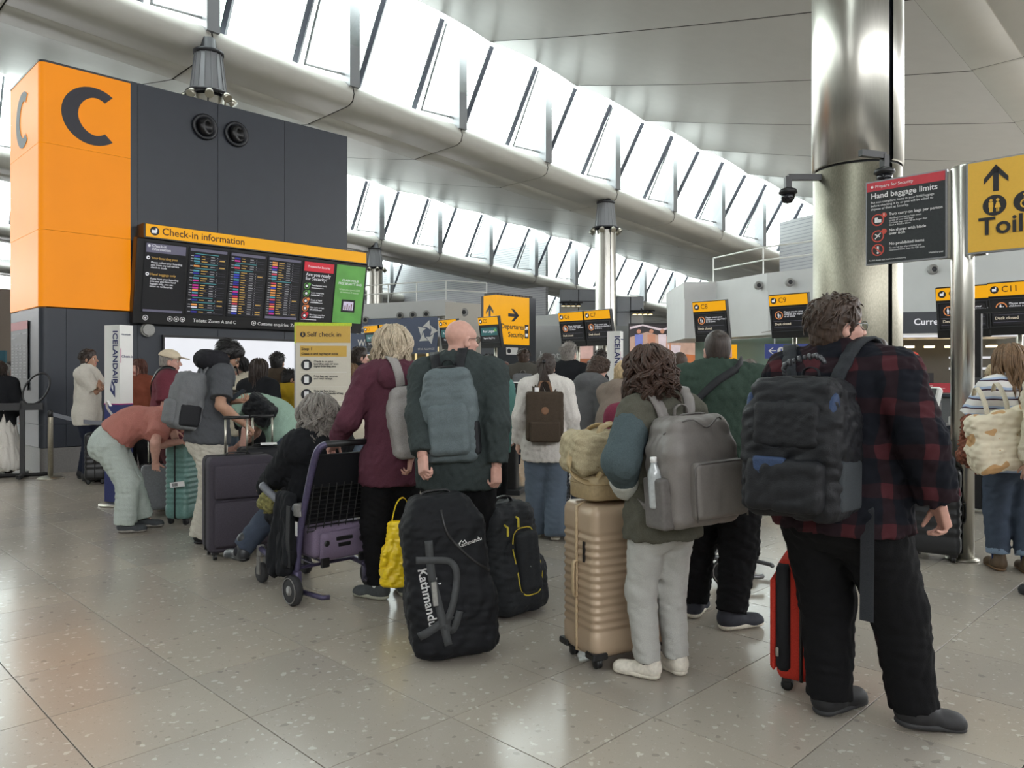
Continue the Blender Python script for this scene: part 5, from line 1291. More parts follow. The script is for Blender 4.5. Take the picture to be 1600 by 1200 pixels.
def backpack(label, M4, w, h, d, mat_, pocket=None, strap=None, amp=.006, top=.4, pocket_h=.5, handle=True, straps=True, side=None, res=1.0, zips=None, sw=.08, drop=.05, reach=1.0, th=.24, wearer=None):
    """M4: origin at the nape side of the bag's top edge; x right, y = the wearer's forward, z up. The bag hangs behind (-y)"""
    t = thing('backpack', label, 'backpack'); t.matrix_world = M4
    f = Field(); hw = w/2; z0_ = -drop
    f.box((0, -d*.45, z0_-h*.62), (hw*.93-.04, d*.45-.035, h*.38-.045), .05, k=.05)
    f.box((0, -d*.42, z0_-h*.3), (hw*.82-.05, d*.42-.04, h*.28-.05), .06, k=.07)
    if strap is None: strap = mat_
    sdf_obj('main_compartment', f, .0085*res, mat_, t, amp=amp, seed=int(h*997), wl=(.06, .2))
    if pocket:
        f = Field(); f.box((0, -d*.9, z0_-h*(1-pocket_h*.55)), (hw*.74-.03, d*.12, h*pocket_h*.42-.03), .035, k=.03)
        p = sdf_obj('front_pocket', f, .0075*res, pocket, t, amp=amp*.7, seed=3, wl=(.06, .2))
        mb = MB(); zt = z0_-h*(1-pocket_h*.95); mb.tube(spline([(-hw*.66, -d*.93, zt-.06), (-hw*.6, -d*1.0, zt-.012), (0, -d*1.04, zt), (hw*.6, -d*1.0, zt-.012), (hw*.66, -d*.93, zt-.06)], 5), .004, 5); mb.build('zip', zips or black_pl, p, True)
    mb = MB(); mb.tube(spline([(-hw*.93, -d*.5, z0_-h*.75), (-hw*.9, -d*.55, z0_-h*.3), (-hw*.55, -d*.55, z0_-h*.03), (0, -d*.55, z0_+.008), (hw*.55, -d*.55, z0_-h*.03), (hw*.9, -d*.55, z0_-h*.3), (hw*.93, -d*.5, z0_-h*.75)], 6), .005, 5); mb.build('zip', zips or black_pl, t, True)
    if side:
        for s in (-1, 1):
            f = Field(); f.box((s*hw*.9, -d*.45, z0_-h*.76), (.012, d*.3, h*.15), .018, k=.02); sdf_obj('side_pocket', f, .008*res, side, t)
    if handle:
        MB().ribbon(spline([(-.035, -.03, z0_-.01), (-.03, -.035, z0_+.035), (0, -.035, z0_+.05), (.03, -.035, z0_+.035), (.035, -.03, z0_-.01)], 5), .022, .005, (0, 1, 0)).build('handle', strap, t, True)
    if straps:
        for s in (-1, 1):
            q = reach
            pts = [(s*sw*.8, -.02, z0_-.03), (s*sw*1.0, .02*q, z0_+.055), (s*sw*1.15, .07*q, .055), (s*sw*1.3, .13*q+th*.2, .01), (s*sw*1.5, th*.85, -.12), (s*sw*1.75, th*.8, -.25), (s*sw*2.0, th*.35, -.36), (s*min(sw*2, hw), -.03, z0_-h*.82)]
            q = spline(pts, 6)
            if wearer: q = body_hug(wearer, M4, spline(pts[:5], 6)); MB().ribbon(spline([(s*hw*.8, -.03, z0_-h*.86), (s*hw*.98, .03, z0_-h*.84), (s*hw*1.02, .1, z0_-h*.78)], 5), .028, .006, (0, 0, 1)).build('strap_tail', strap, t, True)
            MB().ribbon(q, .055, .012, [(1, 0, 0)]*len(q)).build('shoulder_strap', strap, t, True)
    return t

def suitcase(label, p, yaw, w, d, h, mat_, ribs=0, wheels=True, handle=0.0, hard=True, trim=None, tilt=0, pocket=False, parts_=True, zipm=None):
    """upright case: w across, d deep (towards local y), standing on its castors"""
    t = thing('suitcase', label, 'suitcase', p, rot=(R(tilt), 0, R(yaw)))
    trim = trim or black_pl; zb = .055
    st = [(zb, .03), (zb+.012, .012), (zb+.03, .003), (zb+.05, 0)]
    if ribs:
        zr = np.linspace(zb+.12, h-.12, ribs*4+1)
        if ribs > 12: zr = np.array([z for z in zr if abs((z-zb)/(h-zb)-.5) > .0])
        for i, z in enumerate(zr): st.append((float(z), (-.001, .006, .006, -.001)[i % 4] if i < len(zr)-1 else 0))
    st += [(h-.05, 0), (h-.03, .003), (h-.012, .012), (h, .03)]
    mb = MB().rloft(w, d, .045 if hard else .035, st, 6); mb.build('shell', mat_, t, True)
    mb = MB().rloft(.02, d+.004, .008, [(zb+.02, .001), (h-.02, .001)], 2)
    mb = MB(); hw, hh = w/2+.002, h/2
    mb.tube([(hw*math.copysign(1, math.cos(a))*min(1, abs(math.cos(a))*1.5), 0, (h+zb)/2+((h-zb)/2+.002)*math.copysign(1, math.sin(a))*min(1, abs(math.sin(a))*1.35)) for a in [2*math.pi*(q+.5)/28 for q in range(28)]], .008, 5, closed=True)
    mb.build('zip', zipm or trim, t, True)
    if wheels:
        for sx in (-1, 1):
            for sy in (-1, 1):
                c = (sx*(w/2-.05), sy*(d/2-.045), 0); mb = MB()
                mb.box((c[0], c[1], .055), (.028, .022, .014), None, .006); o = mb.build('castor_fork', trim, t)
                MB().lathe([(.012, -.016), (.027, -.014), (.027, -.004), (.022, 0), (.027, .004), (.027, .014), (.012, .016)], 16, (c[0], c[1], .027), ry(90)).build('wheel', black_pl, o, True)
    MB().ribbon(spline([(-.09, 0, h), (-.075, 0, h+.022), (.075, 0, h+.022), (.09, 0, h)], 4), .026, .008, (0, 1, 0)).build('top_handle', trim, t, True)
    o = MB().ribbon(spline([(w/2, 0, h*.42), (w/2+.022, 0, h*.44), (w/2+.022, 0, h*.62), (w/2, 0, h*.64)], 4), .024, .008, (0, 1, 0)).build('side_handle', trim, t, True)
    if handle:
        mb = MB()
        for s in (-1, 1): mb.tube([(s*.085, d*.2, h-.02), (s*.085, d*.2, h+handle)], .009, 8)
        o = mb.build('telescopic_handle', stainless_d, t, True)
        MB().tube([(-.1, d*.2, h+handle), (.1, d*.2, h+handle)], .014, 8).build('grip', black_pl, o, True)
    if pocket:
        MB().rloft(w*.86, .05, .02, [(zb+.05, .01), (zb+.07, 0), (h*.55, 0), (h*.57, .01)], 4, (0, -d/2-.012, 0)).build('front_pocket', mat_, t, True)
        MB().rloft(w*.86, .05, .02, [(h*.6, .01), (h*.62, 0), (h-.08, 0), (h-.06, .01)], 4, (0, -d/2-.012, 0)).build('front_pocket', mat_, t, True)
    return t
# ================================================================== THE QUEUE
def conform(o, target, axis=(0, 1, 0), lift=.002):
    """lay the flat print o onto the surface of target (both in one parent's axes)"""
    bv = BVHTree.FromPolygons([v.co for v in target.data.vertices], [p.vertices[:] for p in target.data.polygons])
    B = o.matrix_basis; Bi = B.inverted(); ax = Vector(axis)
    for v in o.data.vertices:
        p = B @ v.co; h = bv.ray_cast(p-ax*1.0, ax)
        if h[0] is not None: v.co = Bi @ (h[0]-ax*lift)
    o.data.update()
    return o
def cap_hat(p, mat_, brim=True, name='cap'):
    f = Field(); f.ell((0, -.012, .045), (.092, .112, .085), k=.02, cut=[((0, 0, .035), (0, -.18, -1))])
    if brim: f.ell((0, .125, .045), (.07, .075, .008), rot=np.array(rx(-10)), k=.012)
    return sdf_obj(name, f, .0065, mat_, p['root'], p['HM'])
def hug_strap(p, pts, mat_, w=.04, name='strap'):
    M4 = p['chest']; q = body_hug(p, M4, spline(pts, 7)); Ri = p['root'].matrix_basis.inverted(); q = [Ri @ (M4 @ a) for a in q]
    sd = []
    for i, a in enumerate(q):
        t_ = (q[min(i+1, len(q)-1)]-q[max(i-1, 0)]).normalized(); c = p['CM'] @ Vector((0, 0, (p['CM'].inverted() @ a).z-.05)); sd.append(t_.cross(a-c))
    return MB().ribbon(q, w, .005, sd).build(name, mat_, p['root'], True)
def bag_strap(p, pts, mat_, w=.04, name='strap'):
    return MB().ribbon(spline(pts, 7), w, .006, (1, 0, .3)).build(name, mat_, p['root'], True)

plaid = banded('plaid_flannel', lambda nt, x, y, z: mix_rgb(nt, math_node(nt, 'LESS_THAN', math_node(nt, 'FRACT', math_node(nt, 'MULTIPLY', z, 6.2)), .36),
        mix_rgb(nt, math_node(nt, 'LESS_THAN', math_node(nt, 'FRACT', math_node(nt, 'MULTIPLY', math_node(nt, 'ADD', x, math_node(nt, 'MULTIPLY', y, .6)), 6.2)), .36), (21, 23, 30), (36, 25, 30)),
        mix_rgb(nt, math_node(nt, 'LESS_THAN', math_node(nt, 'FRACT', math_node(nt, 'MULTIPLY', math_node(nt, 'ADD', x, math_node(nt, 'MULTIPLY', y, .6)), 6.2)), .36), (36, 25, 30), (70, 35, 40))))
def stripes(nt, x, y, z):
    f = math_node(nt, 'FRACT', math_node(nt, 'MULTIPLY', z, 15.0))
    return mix_rgb(nt, math_node(nt, 'LESS_THAN', f, .16), mix_rgb(nt, math_node(nt, 'LESS_THAN', f, .4), (222, 220, 218), (166, 184, 212)), (70, 52, 66))
striped = banded('striped_jersey', stripes)
blk_tr = cloth('black_trousers', (20, 20, 22)); jeans = cloth('blue_denim', (96, 108, 122), scale=400); jeans_d = cloth('dark_denim', (64, 72, 86), scale=400); navy_j = cloth('navy_jeans', (34, 38, 52))
sole_w = M('sole_white', (206, 200, 186), .7); shoe_bk = M('shoe_black', (28, 28, 31), .65, bump=.1); shoe_gr = M('shoe_grey', (58, 62, 66), .7, bump=.2); shoe_wh = M('shoe_white', (208, 202, 190), .6); brown_l = M('brown_leather', (110, 76, 52), .5)
shoe_tan = M('shoe_tan', (92, 74, 56), .6)
bk_nylon = cloth('black_nylon', (25, 26, 30), rough=.6, spec=.3); bl_nylon = cloth('blue_nylon', (46, 62, 92), rough=.6, spec=.3); gr_nylon = cloth('grey_nylon', (62, 66, 70), rough=.7)
strap_gr = cloth('strap_charcoal', (46, 48, 52), rough=.7); metal_fr = M('glasses_frame', (60, 40, 36), .4); silver_pull = M('zip_pull', (170, 166, 156), .3, .9)

# ---- man in plaid, right foreground
A = person('tall heavy man in dark red plaid shirt and black trousers, right foreground', gx(1311, 3.2), 3.2, -52, 1.755, 1.36, lean=2, twist=8, belly=1,
           feet=[(gx(1296, 3.28), 3.28, -62, 0), (gx(1428, 3.12), 3.12, -86, .012)], hands=(px(1240, 745, 3.7), px(1466, 782, 2.93)), elbow=((-.6, -.8, -.3), (.5, -.9, -.2)), curl=(.5, .7), palm=(None, (-.7, -.6, 0)),
           head=(-34, -2, 0), headoff=(-.02, -.02, 0), top=dict(mat=plaid, sleeve=.985, loose=.03, hem=.055, collar='shirt', amp=.008, cuff=.012), bottom=dict(mat=blk_tr, loose=.022, amp=.007, flare=.006, hemz=.045), shoes=dict(mat=shoe_bk, sole=M('sole_black', (44, 44, 46), .7), sole_th=.016, pitch=(0, -8)),
           hair=dict(style='short', color='brown', strand=.04, vol=.005, lift=.7), sk='pink', glasses=M('steel_frame', (120, 120, 122), .3, .8), face=True, res=.85)
fb = frame_from(A['chest'], (-.045, -.155, -.02))
B = backpack('large black and blue backpack on the back of the man in plaid', fb, .39, .53, .27, bk_nylon, bk_nylon, strap_gr, .01, pocket_h=.42, side=gr_nylon, sw=.115, drop=.06, th=.32, reach=1.2, wearer=A)
f = Field(); f.box((0, -.235, -.24), (.10, .02, .06), .03, k=.03); sdf_obj('upper_pocket', f, .008, bk_nylon, B, amp=.005)
for s in (-1, 1): sdf_obj('blue_panel', Field().ell((s*.145, -.21, -.24), (.03, .045, .13), rot=np.array(ry(s*10)), k=.01), .008, bl_nylon, B, label='blue side panel')
f = Field(); f.box((-.05, -.293, -.40), (.055, .008, .028), .010, k=.02); sdf_obj('blue_patch', f, .007, bl_nylon, B, label='blue patch on the lower pocket')
mb = MB(); q = spline([(-.08, -.1, -.04), (-.06, -.13, .0), (.05, -.13, .03), (.08, -.1, .01)], 6)
for i, c in enumerate(q): mb.tube([c-Vector((.004, 0, .001)), c+Vector((.004, 0, .001))], .014 if i % 2 else .010, 8)
mb.build('grab_handle', M('handle_rubber', (70, 72, 76), .4), B, True)
mb = MB(); [mb.box((-.05+.0*i, -.27, -.25-.035*i), (.03, .006, .01)) for i in range(3)]; mb.build('webbing_loop', strap_gr, B)
mb = MB(); mb.tube(spline([(.1, -.2, -.2), (.13, -.24, -.26), (.12, -.26, -.36)], 4), .004, 5); mb.tube(spline([(.08, -.24, -.38), (.13, -.26, -.42), (.15, -.25, -.55)], 4), .004, 5); mb.build('zip_cord', gr_nylon, B)
MB().ribbon([(.2, -.0, -.52), (.22, -.02, -.56), (.225, -.03, -.75), (.225, -.03, -.98)], .05, .004, (1, 0, 0)).build('waist_strap', strap_gr, B)
rs = suitcase('red and black soft suitcase behind the left leg of the man in plaid', (1.385, 3.62, 0), 63, .38, .22, .60, cloth('red_canvas', (184, 56, 44), rough=.7), handle=.32, hard=False, zipm=black_pl)
mb = MB(); mb.rloft(.41, .07, .03, [(.1, .012), (.12, 0), (.56, 0), (.585, .012)], 4, (0, .075, 0)); mb.build('black_gusset', bk_nylon, rs, True)
MB().rloft(.36, .03, .014, [(.09, .012), (.11, 0), (.5, 0), (.52, .012)], 4, (0, .122, 0)).build('front_pocket', MATS['red_canvas'], rs, True)
MB().box((-.205, -.07, .14), (.003, .012, .025)).build('care_tag', white_ink, rs)
MB().box((-.212, .1, .19), (.004, .007, .02), None, .003).build('zip_pull', silver_pull, rs)

# ---- curly haired woman with grey backpack
swp = cloth('grey_sweatpants', (172, 172, 168), scale=300, var=.08)
A = person('woman with curly dark hair in olive and teal jacket and grey sweatpants', gx(1036, 3.64), 3.64, 24, 1.54, .96, True, lean=2, head=(4, 8, 0), headoff=(-.05, 0, 0), feet=[(gx(1012, 3.66), 3.66, 62, 0), (gx(1056, 3.72), 3.72, 30, 0)],
           hands=(px(980, 768, 3.62), None), elbow=((-.6, -.3, -1), None), top=dict(mat=cloth('olive_jacket', (84, 83, 74)), loose=.03, hem=.075, collar='shirt', amp=.008, sleeve=.93, waist=.02), bottom=dict(mat=swp, loose=.012, flare=.004, amp=.006, hemz=.06), shoes=dict(mat=shoe_wh, sole=sole_w, sole_th=.02),
           hair=dict(style='curly', color='chestnut', len=.10, wave=.02, freq=16, vol=.014, n=620, clip=True), sk='fair')
sdf_obj('teal_sleeve', Field().cone(A['root'].matrix_basis.inverted() @ A['arm'][-1][0].lerp(A['arm'][-1][1], .3), A['root'].matrix_basis.inverted() @ A['arm'][-1][1], .086, .082, k=.02).cone(A['root'].matrix_basis.inverted() @ A['arm'][-1][1], A['root'].matrix_basis.inverted() @ A['arm'][-1][1].lerp(A['arm'][-1][2], .55), .082, .066, k=.03), .01, cloth('teal_denim', (74, 86, 90)), A['root'], amp=.005, label='teal panel on the sleeve')
sdf_obj('rolled_cuff', Field().cone(A['root'].matrix_basis.inverted() @ A['arm'][-1][1].lerp(A['arm'][-1][2], .6), A['root'].matrix_basis.inverted() @ A['arm'][-1][1].lerp(A['arm'][-1][2], .82), .07, .064, k=.01), .008, cloth('pale_cuff', (176, 178, 172)), A['root'], amp=.004, label='pale rolled cuff')
fb = frame_from(A['chest'], (-.005, -.12, -.01), ry(-3))
gleather = M('grey_leather', (118, 113, 110), .48, var=.05, scale=150, bump=.12)
B = backpack('smooth grey leather backpack on the back of the curly haired woman', fb, .37, .48, .21, gleather, None, gleather, .004, sw=.085, drop=.05, zips=M('zip_grey', (92, 88, 86), .4), res=.9, wearer=A)
f = Field(); f.box((.035, -.215, -.37), (.115, .02, .10), .022, k=.02); p = sdf_obj('front_pocket', f, .0075, gleather, B, amp=.002)
MB().tube([(-.1, -.243, -.5), (-.1, -.248, -.27), (-.08, -.25, -.252), (.15, -.25, -.252), (.17, -.248, -.27), (.17, -.243, -.5)], .0045, 5).build('zip', MATS['zip_grey'], p, True)
f = Field(); f.box((-.195, -.1, -.42), (.02, .06, .10), .012, k=.02); sdf_obj('side_pocket', f, .007, M('grey_leather_dark', (98, 94, 92), .5, bump=.1), B)
MB().tube(spline([(-.17, -.13, -.12), (-.08, -.2, -.06), (0, -.215, -.1), (.08, -.2, -.06), (.17, -.13, -.12)], 5), .004, 5).build('seam', MATS['zip_grey'], B, True)
t = thing('water_bottle', 'clear plastic water bottle in the side pocket of the grey backpack', 'bottle'); t.matrix_world = fb @ Matrix.Translation((-.208, -.1, -.44))
MB().lathe([(.028, 0), (.031, .01), (.031, .14), (.026, .165), (.014, .19), (.013, .205)], 18).build('bottle_body', M('clear_plastic', (170, 174, 176), .08, spec=.8), t, True); MB().lathe([(.015, .2), (.015, .222), (.012, .224)], 14).build('cap', white_ink, t, True)
# champagne case with two bags stacked on it
champ = M('champagne_shell', (172, 151, 128), .38, .15, var=.03, scale=5); champ2 = M('champagne_trim', (186, 164, 132), .5)
cs = (.535, 3.96)
S = suitcase('large champagne ribbed hard suitcase beside the curly haired woman', (cs[0], cs[1], 0), 27+180, .47, .31, .80, champ, ribs=13, trim=champ2)
for c in S.children:
    if c.name.startswith(('castor',)): c.data = c.data.copy(); c.data.materials[0] = black_pl
mb = MB(); mb.box((.238, .0, .42), (.004, .007, .05)); o = mb.build('lock', black_pl, S); o.location = (0, .07, .15)
for sx in (-1, 1):
    for sy in (-1, 1): MB().box((sx*.2, sy*.125, .072), (.045, .04, .016), None, .01).build('corner_guard', black_pl, S)
kh = cloth('khaki_canvas', (176, 164, 136), scale=160); tanl = M('tan_trim', (168, 146, 108), .5)
v = thing('vanity_case', 'small beige vanity case on top of the champagne suitcase', 'case', (cs[0], cs[1], .822), 27)
MB().rloft(.45, .26, .07, [(0, .012), (.012, 0), (.085, 0), (.11, .006), (.118, .02)], 6).build('case_body', M('beige_vinyl', (170, 150, 116), .45), v, True)
mb = MB(); pts = []; mb.rloft(.454, .264, .072, [(.078, 0), (.084, 0)], 6); mb.build('zip', tanl, v, True)
v = thing('duffel_bag', 'cream canvas weekend bag on top of the beige vanity case', 'bag', (cs[0]-.05, cs[1], .942), 20)
f = Field(); f.box((0, 0, .105), (.16, .075, .05), .055, k=.05); bdy = sdf_obj('bag_body', f, .008, kh, v, amp=.012, wl=(.07, .2))
for s in (-1, 1): MB().ribbon(spline([(-.1, s*.125, .04), (-.09, s*.11, .16), (-.05, s*.05, .235), (.05, s*.03, .24), (.09, s*.11, .16), (.1, s*.125, .04)], 6), .034, .006, (1, 0, 0)).build('handle', tanl, v, True)
MB().ribbon(spline([(-.2, -.02, .14), (-.235, -.06, .06), (-.22, -.1, .0), (-.15, -.135, -.03), (-.1, -.15, .02)], 6), .03, .005, (0, .5, .5)).build('shoulder_strap', tanl, v, True)

# ---- man in dark green with sling strap
A = person('broad man in dark green tee with a black sling strap and black trousers', gx(1122, 4.5), 4.5, -14, 1.70, 1.42, lean=5, belly=1, head=(2, 4, 0), feet=[(gx(1085, 4.6), 4.6, -30, 0), (gx(1142, 4.36), 4.36, -72, 0)], hands=(px(1052, 740, 4.75), px(1200, 745, 4.8)),
           top=dict(mat=cloth('bottle_green', (50, 64, 56)), sleeve=.5, loose=.03, hem=.06, collar='crew', amp=.008), bottom=dict(mat=blk_tr, loose=.02, amp=.009, hemz=.06), shoes=dict(mat=M('shoe_navy', (36, 38, 48), .7, bump=.2), sole=sole_w, sole_th=.02), hair=dict(style='buzz', color='dark'), sk='pink')
CM = A['CM']
def on_chest(A, pts): return [A['CM'] @ Vector(q) for q in pts]
hug_strap(A, [(.12, .02, .02), (.1, -.105, .012), (0, -.155, -.06), (-.12, -.172, -.17), (-.2, -.16, -.26), (-.25, -.06, -.33)], bk_nylon, .045, 'sling_strap')
sg = thing('sling_bag', 'small teal pouch at the side of the man in dark green', 'bag', px(1120, 690, 4.15), -10); sdf_obj('pouch', Field().box((0, 0, -.02), (.04, .02, .03), .03, k=.02), .007, cloth('teal_pouch', (40, 84, 80)), sg, amp=.004); mb = MB(); mb.tube([(-.05, -.045, .02), (.05, -.045, .02)], .004, 5); mb.build('zip', black_pl, sg)

# ---- bald man, his holdalls
pine = cloth('pine_fleece', (54, 61, 61))
A = person('bald man with glasses in dark green grey jacket and black trousers', gx(716, 4.55), 4.55, -4, 1.765, 1.16, lean=2, head=(-48, 0, 0), feet=[(gx(695, 4.65), 4.65, 10, 0), (gx(745, 4.6), 4.6, -12, 0)], hands=(px(659, 742, 4.22), px(777, 758, 4.4)), curl=(.95, .9), palm=((.6, .6, .1), (-.5, .3, .0)),
           top=dict(mat=pine, sleeve=.97, loose=.026, hem=.075, collar='shirt', amp=.008, waist=.01, cuff=.008), bottom=dict(mat=blk_tr, loose=.02, amp=.007, flare=.01), shoes=dict(mat=shoe_bk), hair=None, sk='pink', glasses=metal_fr, face=True)
bp_teal = cloth('slate_nylon', (94, 104, 107), rough=.65)
fb = frame_from(A['chest'], (-.045, -.10, -.0), ry(-4))
B = backpack('slim slate blue daypack on the back of the bald man', fb, .30, .53, .16, bp_teal, bp_teal, bk_nylon, .007, pocket_h=.62, side=bk_nylon, sw=.075, drop=.03, th=.25, wearer=A)
knyl = cloth('holdall_black', (27, 28, 31), rough=.65, scale=300)
K = thing('wheeled_holdall', 'tall black wheeled holdall with white lettering held by the bald man', 'holdall', (gx(712, 3.98), 3.98, 0), rot=(R(-4), R(-5), R(12)))
f = Field(); f.box((0, 0, .20), (.135, .09, .10), .085, k=.05); f.box((-.01, .0, .46), (.125, .08, .2), .085, k=.06); f.box((-.02, .01, .69), (.09, .07, .06), .075, k=.06)
kb = sdf_obj('holdall_body', f, .0085, knyl, K, amp=.009, wl=(.08, .25), cuts=[((0, 0, .02), (0, 0, -1))])
def surf_ribbon(pts, w, mat_, parent, target, name='webbing', lift=.006, th=.004, side=(1, 0, 0)):
    q = spline(pts, 6); bv = BVHTree.FromPolygons([v.co for v in target.data.vertices], [p.vertices[:] for p in target.data.polygons]); out = []
    for p in q:
        h = bv.ray_cast(Vector((p.x, -1, p.z)), Vector((0, 1, 0))); out.append((h[0]-Vector((0, lift, 0))) if h[0] is not None and h[0].y < .1 else p)
    sd = []
    for i in range(len(out)):
        t_ = (out[min(i+1, len(out)-1)]-out[max(i-1, 0)]).normalized(); s_ = t_.cross(Vector((0, -1, 0))); sd.append(s_ if s_.length > 1e-3 else Vector((1, 0, 0)))
    return MB().ribbon(out, w, th, sd).build(name, mat_, parent, True)
webg = M('webbing_grey', (60, 62, 64), .7)
surf_ribbon([(-.1, -.2, .62), (-.1, -.2, .45), (-.08, -.2, .3), (-.05, -.2, .1)], .04, webg, K, kb)
surf_ribbon([(-.17, -.2, .53), (-.08, -.2, .52), (.0, -.2, .5), (.025, -.2, .43), (-.01, -.2, .3), (-.05, -.2, .2), (-.02, -.2, .17), (.02, -.2, .26)], .034, webg, K, kb)
surf_ribbon([(-.19, -.2, .16), (-.1, -.2, .2), (-.02, -.2, .25)], .04, webg, K, kb)
surf_ribbon([(-.02, -.2, .76), (.0, -.2, .64), (.09, -.2, .52), (.2, -.2, .42)], .014, black_pl, K, kb, 'zip', .002)
MB().box((-.095, -.195, .36), (.014, .008, .06), rx(3), .005).build('strap_buckle', M('buckle_silver', (160, 160, 158), .3, .8), K)
for s_, x, z, sz in (('Kathmandu', -.165, .485, .062), ('Kathmandu', .045, .565, .028)):
    o = txt(K, s_, x, z, sz, white_ink, -.3, bold=.02, rot=(R(90), R(84) if sz > .05 else R(-10), 0)); conform(o, kb)
mb = MB(); mb.tube([(-.1, -.3, .40), (-.075, -.3, .43), (-.085, -.3, .40), (-.06, -.3, .405), (-.09, -.3, .36)], .004, 4); o = mb.build('emblem', white_ink, K); conform(o, kb)
mb = MB(); mb.tube([(.05, -.3, .585), (.065, -.3, .60), (.07, -.3, .59), (.08, -.3, .6), (.09, -.3, .585)], .002, 4); o = mb.build('emblem', white_ink, K); conform(o, kb)
MB().ribbon(spline([(-.1, 0, .82), (-.08, 0, .845), (.03, 0, .845), (.05, 0, .82)], 5), .03, .01, (0, 1, 0)).build('grab_handle', black_pl, K, True)
for s in (-1, 1): MB().lathe([(.02, -.015), (.04, -.013), (.04, .013), (.02, .015)], 18, (s*.14, .14, .04), ry(90)).build('wheel', black_pl, K, True)
K2 = thing('wheeled_bag', 'squat black wheeled bag with yellow piping right of the holdall', 'bag', (gx(800, 4.72), 4.72, 0), rot=(R(-4), R(-4), R(34)))
bb = cloth('bag_charcoal', (44, 46, 49), rough=.65)
f = Field(); f.box((0, 0, .17), (.10, .10, .08), .09, k=.05); f.box((-.02, 0, .42), (.09, .08, .16), .085, k=.06); k2 = sdf_obj('bag_body', f, .009, bb, K2, amp=.01, wl=(.07, .22), cuts=[((0, 0, .015), (0, 0, -1))])
yl = M('yellow_piping', (206, 186, 60), .5)
q = [(.09*math.copysign(abs(math.cos(a))**.6, math.cos(a))+.03, -.3, .32+.2*math.copysign(abs(math.sin(a))**.6, math.sin(a))) for a in [2*math.pi*i/30 for i in range(30)]]
mb = MB().tube(q, .004, 5, closed=True); conform(mb.build('piping', yl, K2), k2, lift=.001)
f = Field(); f.box((.03, -.185, .32), (.05, .01, .15), .025, k=.02); sdf_obj('front_pocket', f, .008, bb, K2, amp=.004)
mb = MB(); mb.prism([(0, .33), (.02, .29), (.012, .36)], -.3, -.299); conform(mb.build('emblem', white_ink, K2), k2, lift=.03)
for x, z in ((-.1, .56), (-.02, .6)): MB().tube([(x, -.15, z), (x+.005, -.19, z-.02), (x, -.19, z-.07)], .007, 5).build('zip_pull', yl, K2)
MB().ribbon(spline([(-.1, -.03, .64), (-.06, -.05, .70), (.02, -.05, .70), (.06, -.03, .64)], 5), .03, .008, (0, 1, 0)).build('top_handle', black_pl, K2, True)

# ---- blonde woman in maroon hoodie
maroon = cloth('maroon_fleece', (86, 50, 62))
A = person('woman with wavy blonde hair in maroon hoodie pushing the purple trolley', gx(614, 4.98), 4.98, 22, 1.73, .93, True, lean=2, head=(42, -2, 0), feet=[(gx(592, 4.95), 4.95, 66, 0), (gx(632, 5.05), 5.05, 20, 0)], hands=(px(524, 690, 5.0), px(640, 755, 4.8)), elbow=((-.3, -1, -.5), None), curl=(.9, .8), palm=((.1, .2, -1), None),
           top=dict(mat=maroon, loose=.028, hem=.09, collar='hood', amp=.008, sleeve=.95), bottom=dict(mat=blk_tr, loose=.02, amp=.008, flare=-.004, hemz=.06), shoes=dict(mat=M('trainer_slate', (70, 74, 76), .7, bump=.2), sole=M('sole_mint', (176, 176, 160), .7), sole_th=.02, sock=white_ink), hair=dict(style='wavy', color='ash', len=.10, wave=.012, freq=11, vol=.012, n=420), sk='pink', glasses=metal_fr, face=True)
mb = MB(); mb.prism([(0, .035), (.1, .02), (.09, .03), (.02, .055)], -.001, .001)
fb = frame_from(A['chest'], (.06, -.115, -.03), ry(-6))
backpack('pale grey backpack over the right shoulder of the blonde woman', fb, .30, .44, .15, cloth('pale_grey_cloth', (158, 154, 152)), None, MATS['pale_grey_cloth'], .006, sw=.075, drop=.08, wearer=A)
yb = thing('carrier_bag', 'crumpled bright yellow plastic carrier bag held by the blonde woman', 'bag', (gx(624, 4.72), 4.72, .17), 15)
f = Field(); f.cone((0, 0, .03), (0, 0, .34), .10, .07, k=.03, flat=((0, 1, 0), .5)); f.box((0, 0, .1), (.08, .03, .09), .02, k=.05); ybm = M('yellow_plastic', (240, 206, 30), .35, var=.04, bump=.3, scale=30)
sdf_obj('bag_body', f, .0075, ybm, yb, amp=.014, wl=(.05, .14), cuts=[((0, 0, .38), (0, 0, 1)), ((0, 0, -.02), (0, 0, -1))])
mb = MB(); mb.ribbon(spline([(-.05, 0, .36), (-.02, 0, .48), (.02, 0, .52), (.05, 0, .48), (.06, 0, .36)], 5), .03, .004, (0, 1, 0)); mb.build('handle', ybm, yb, True)

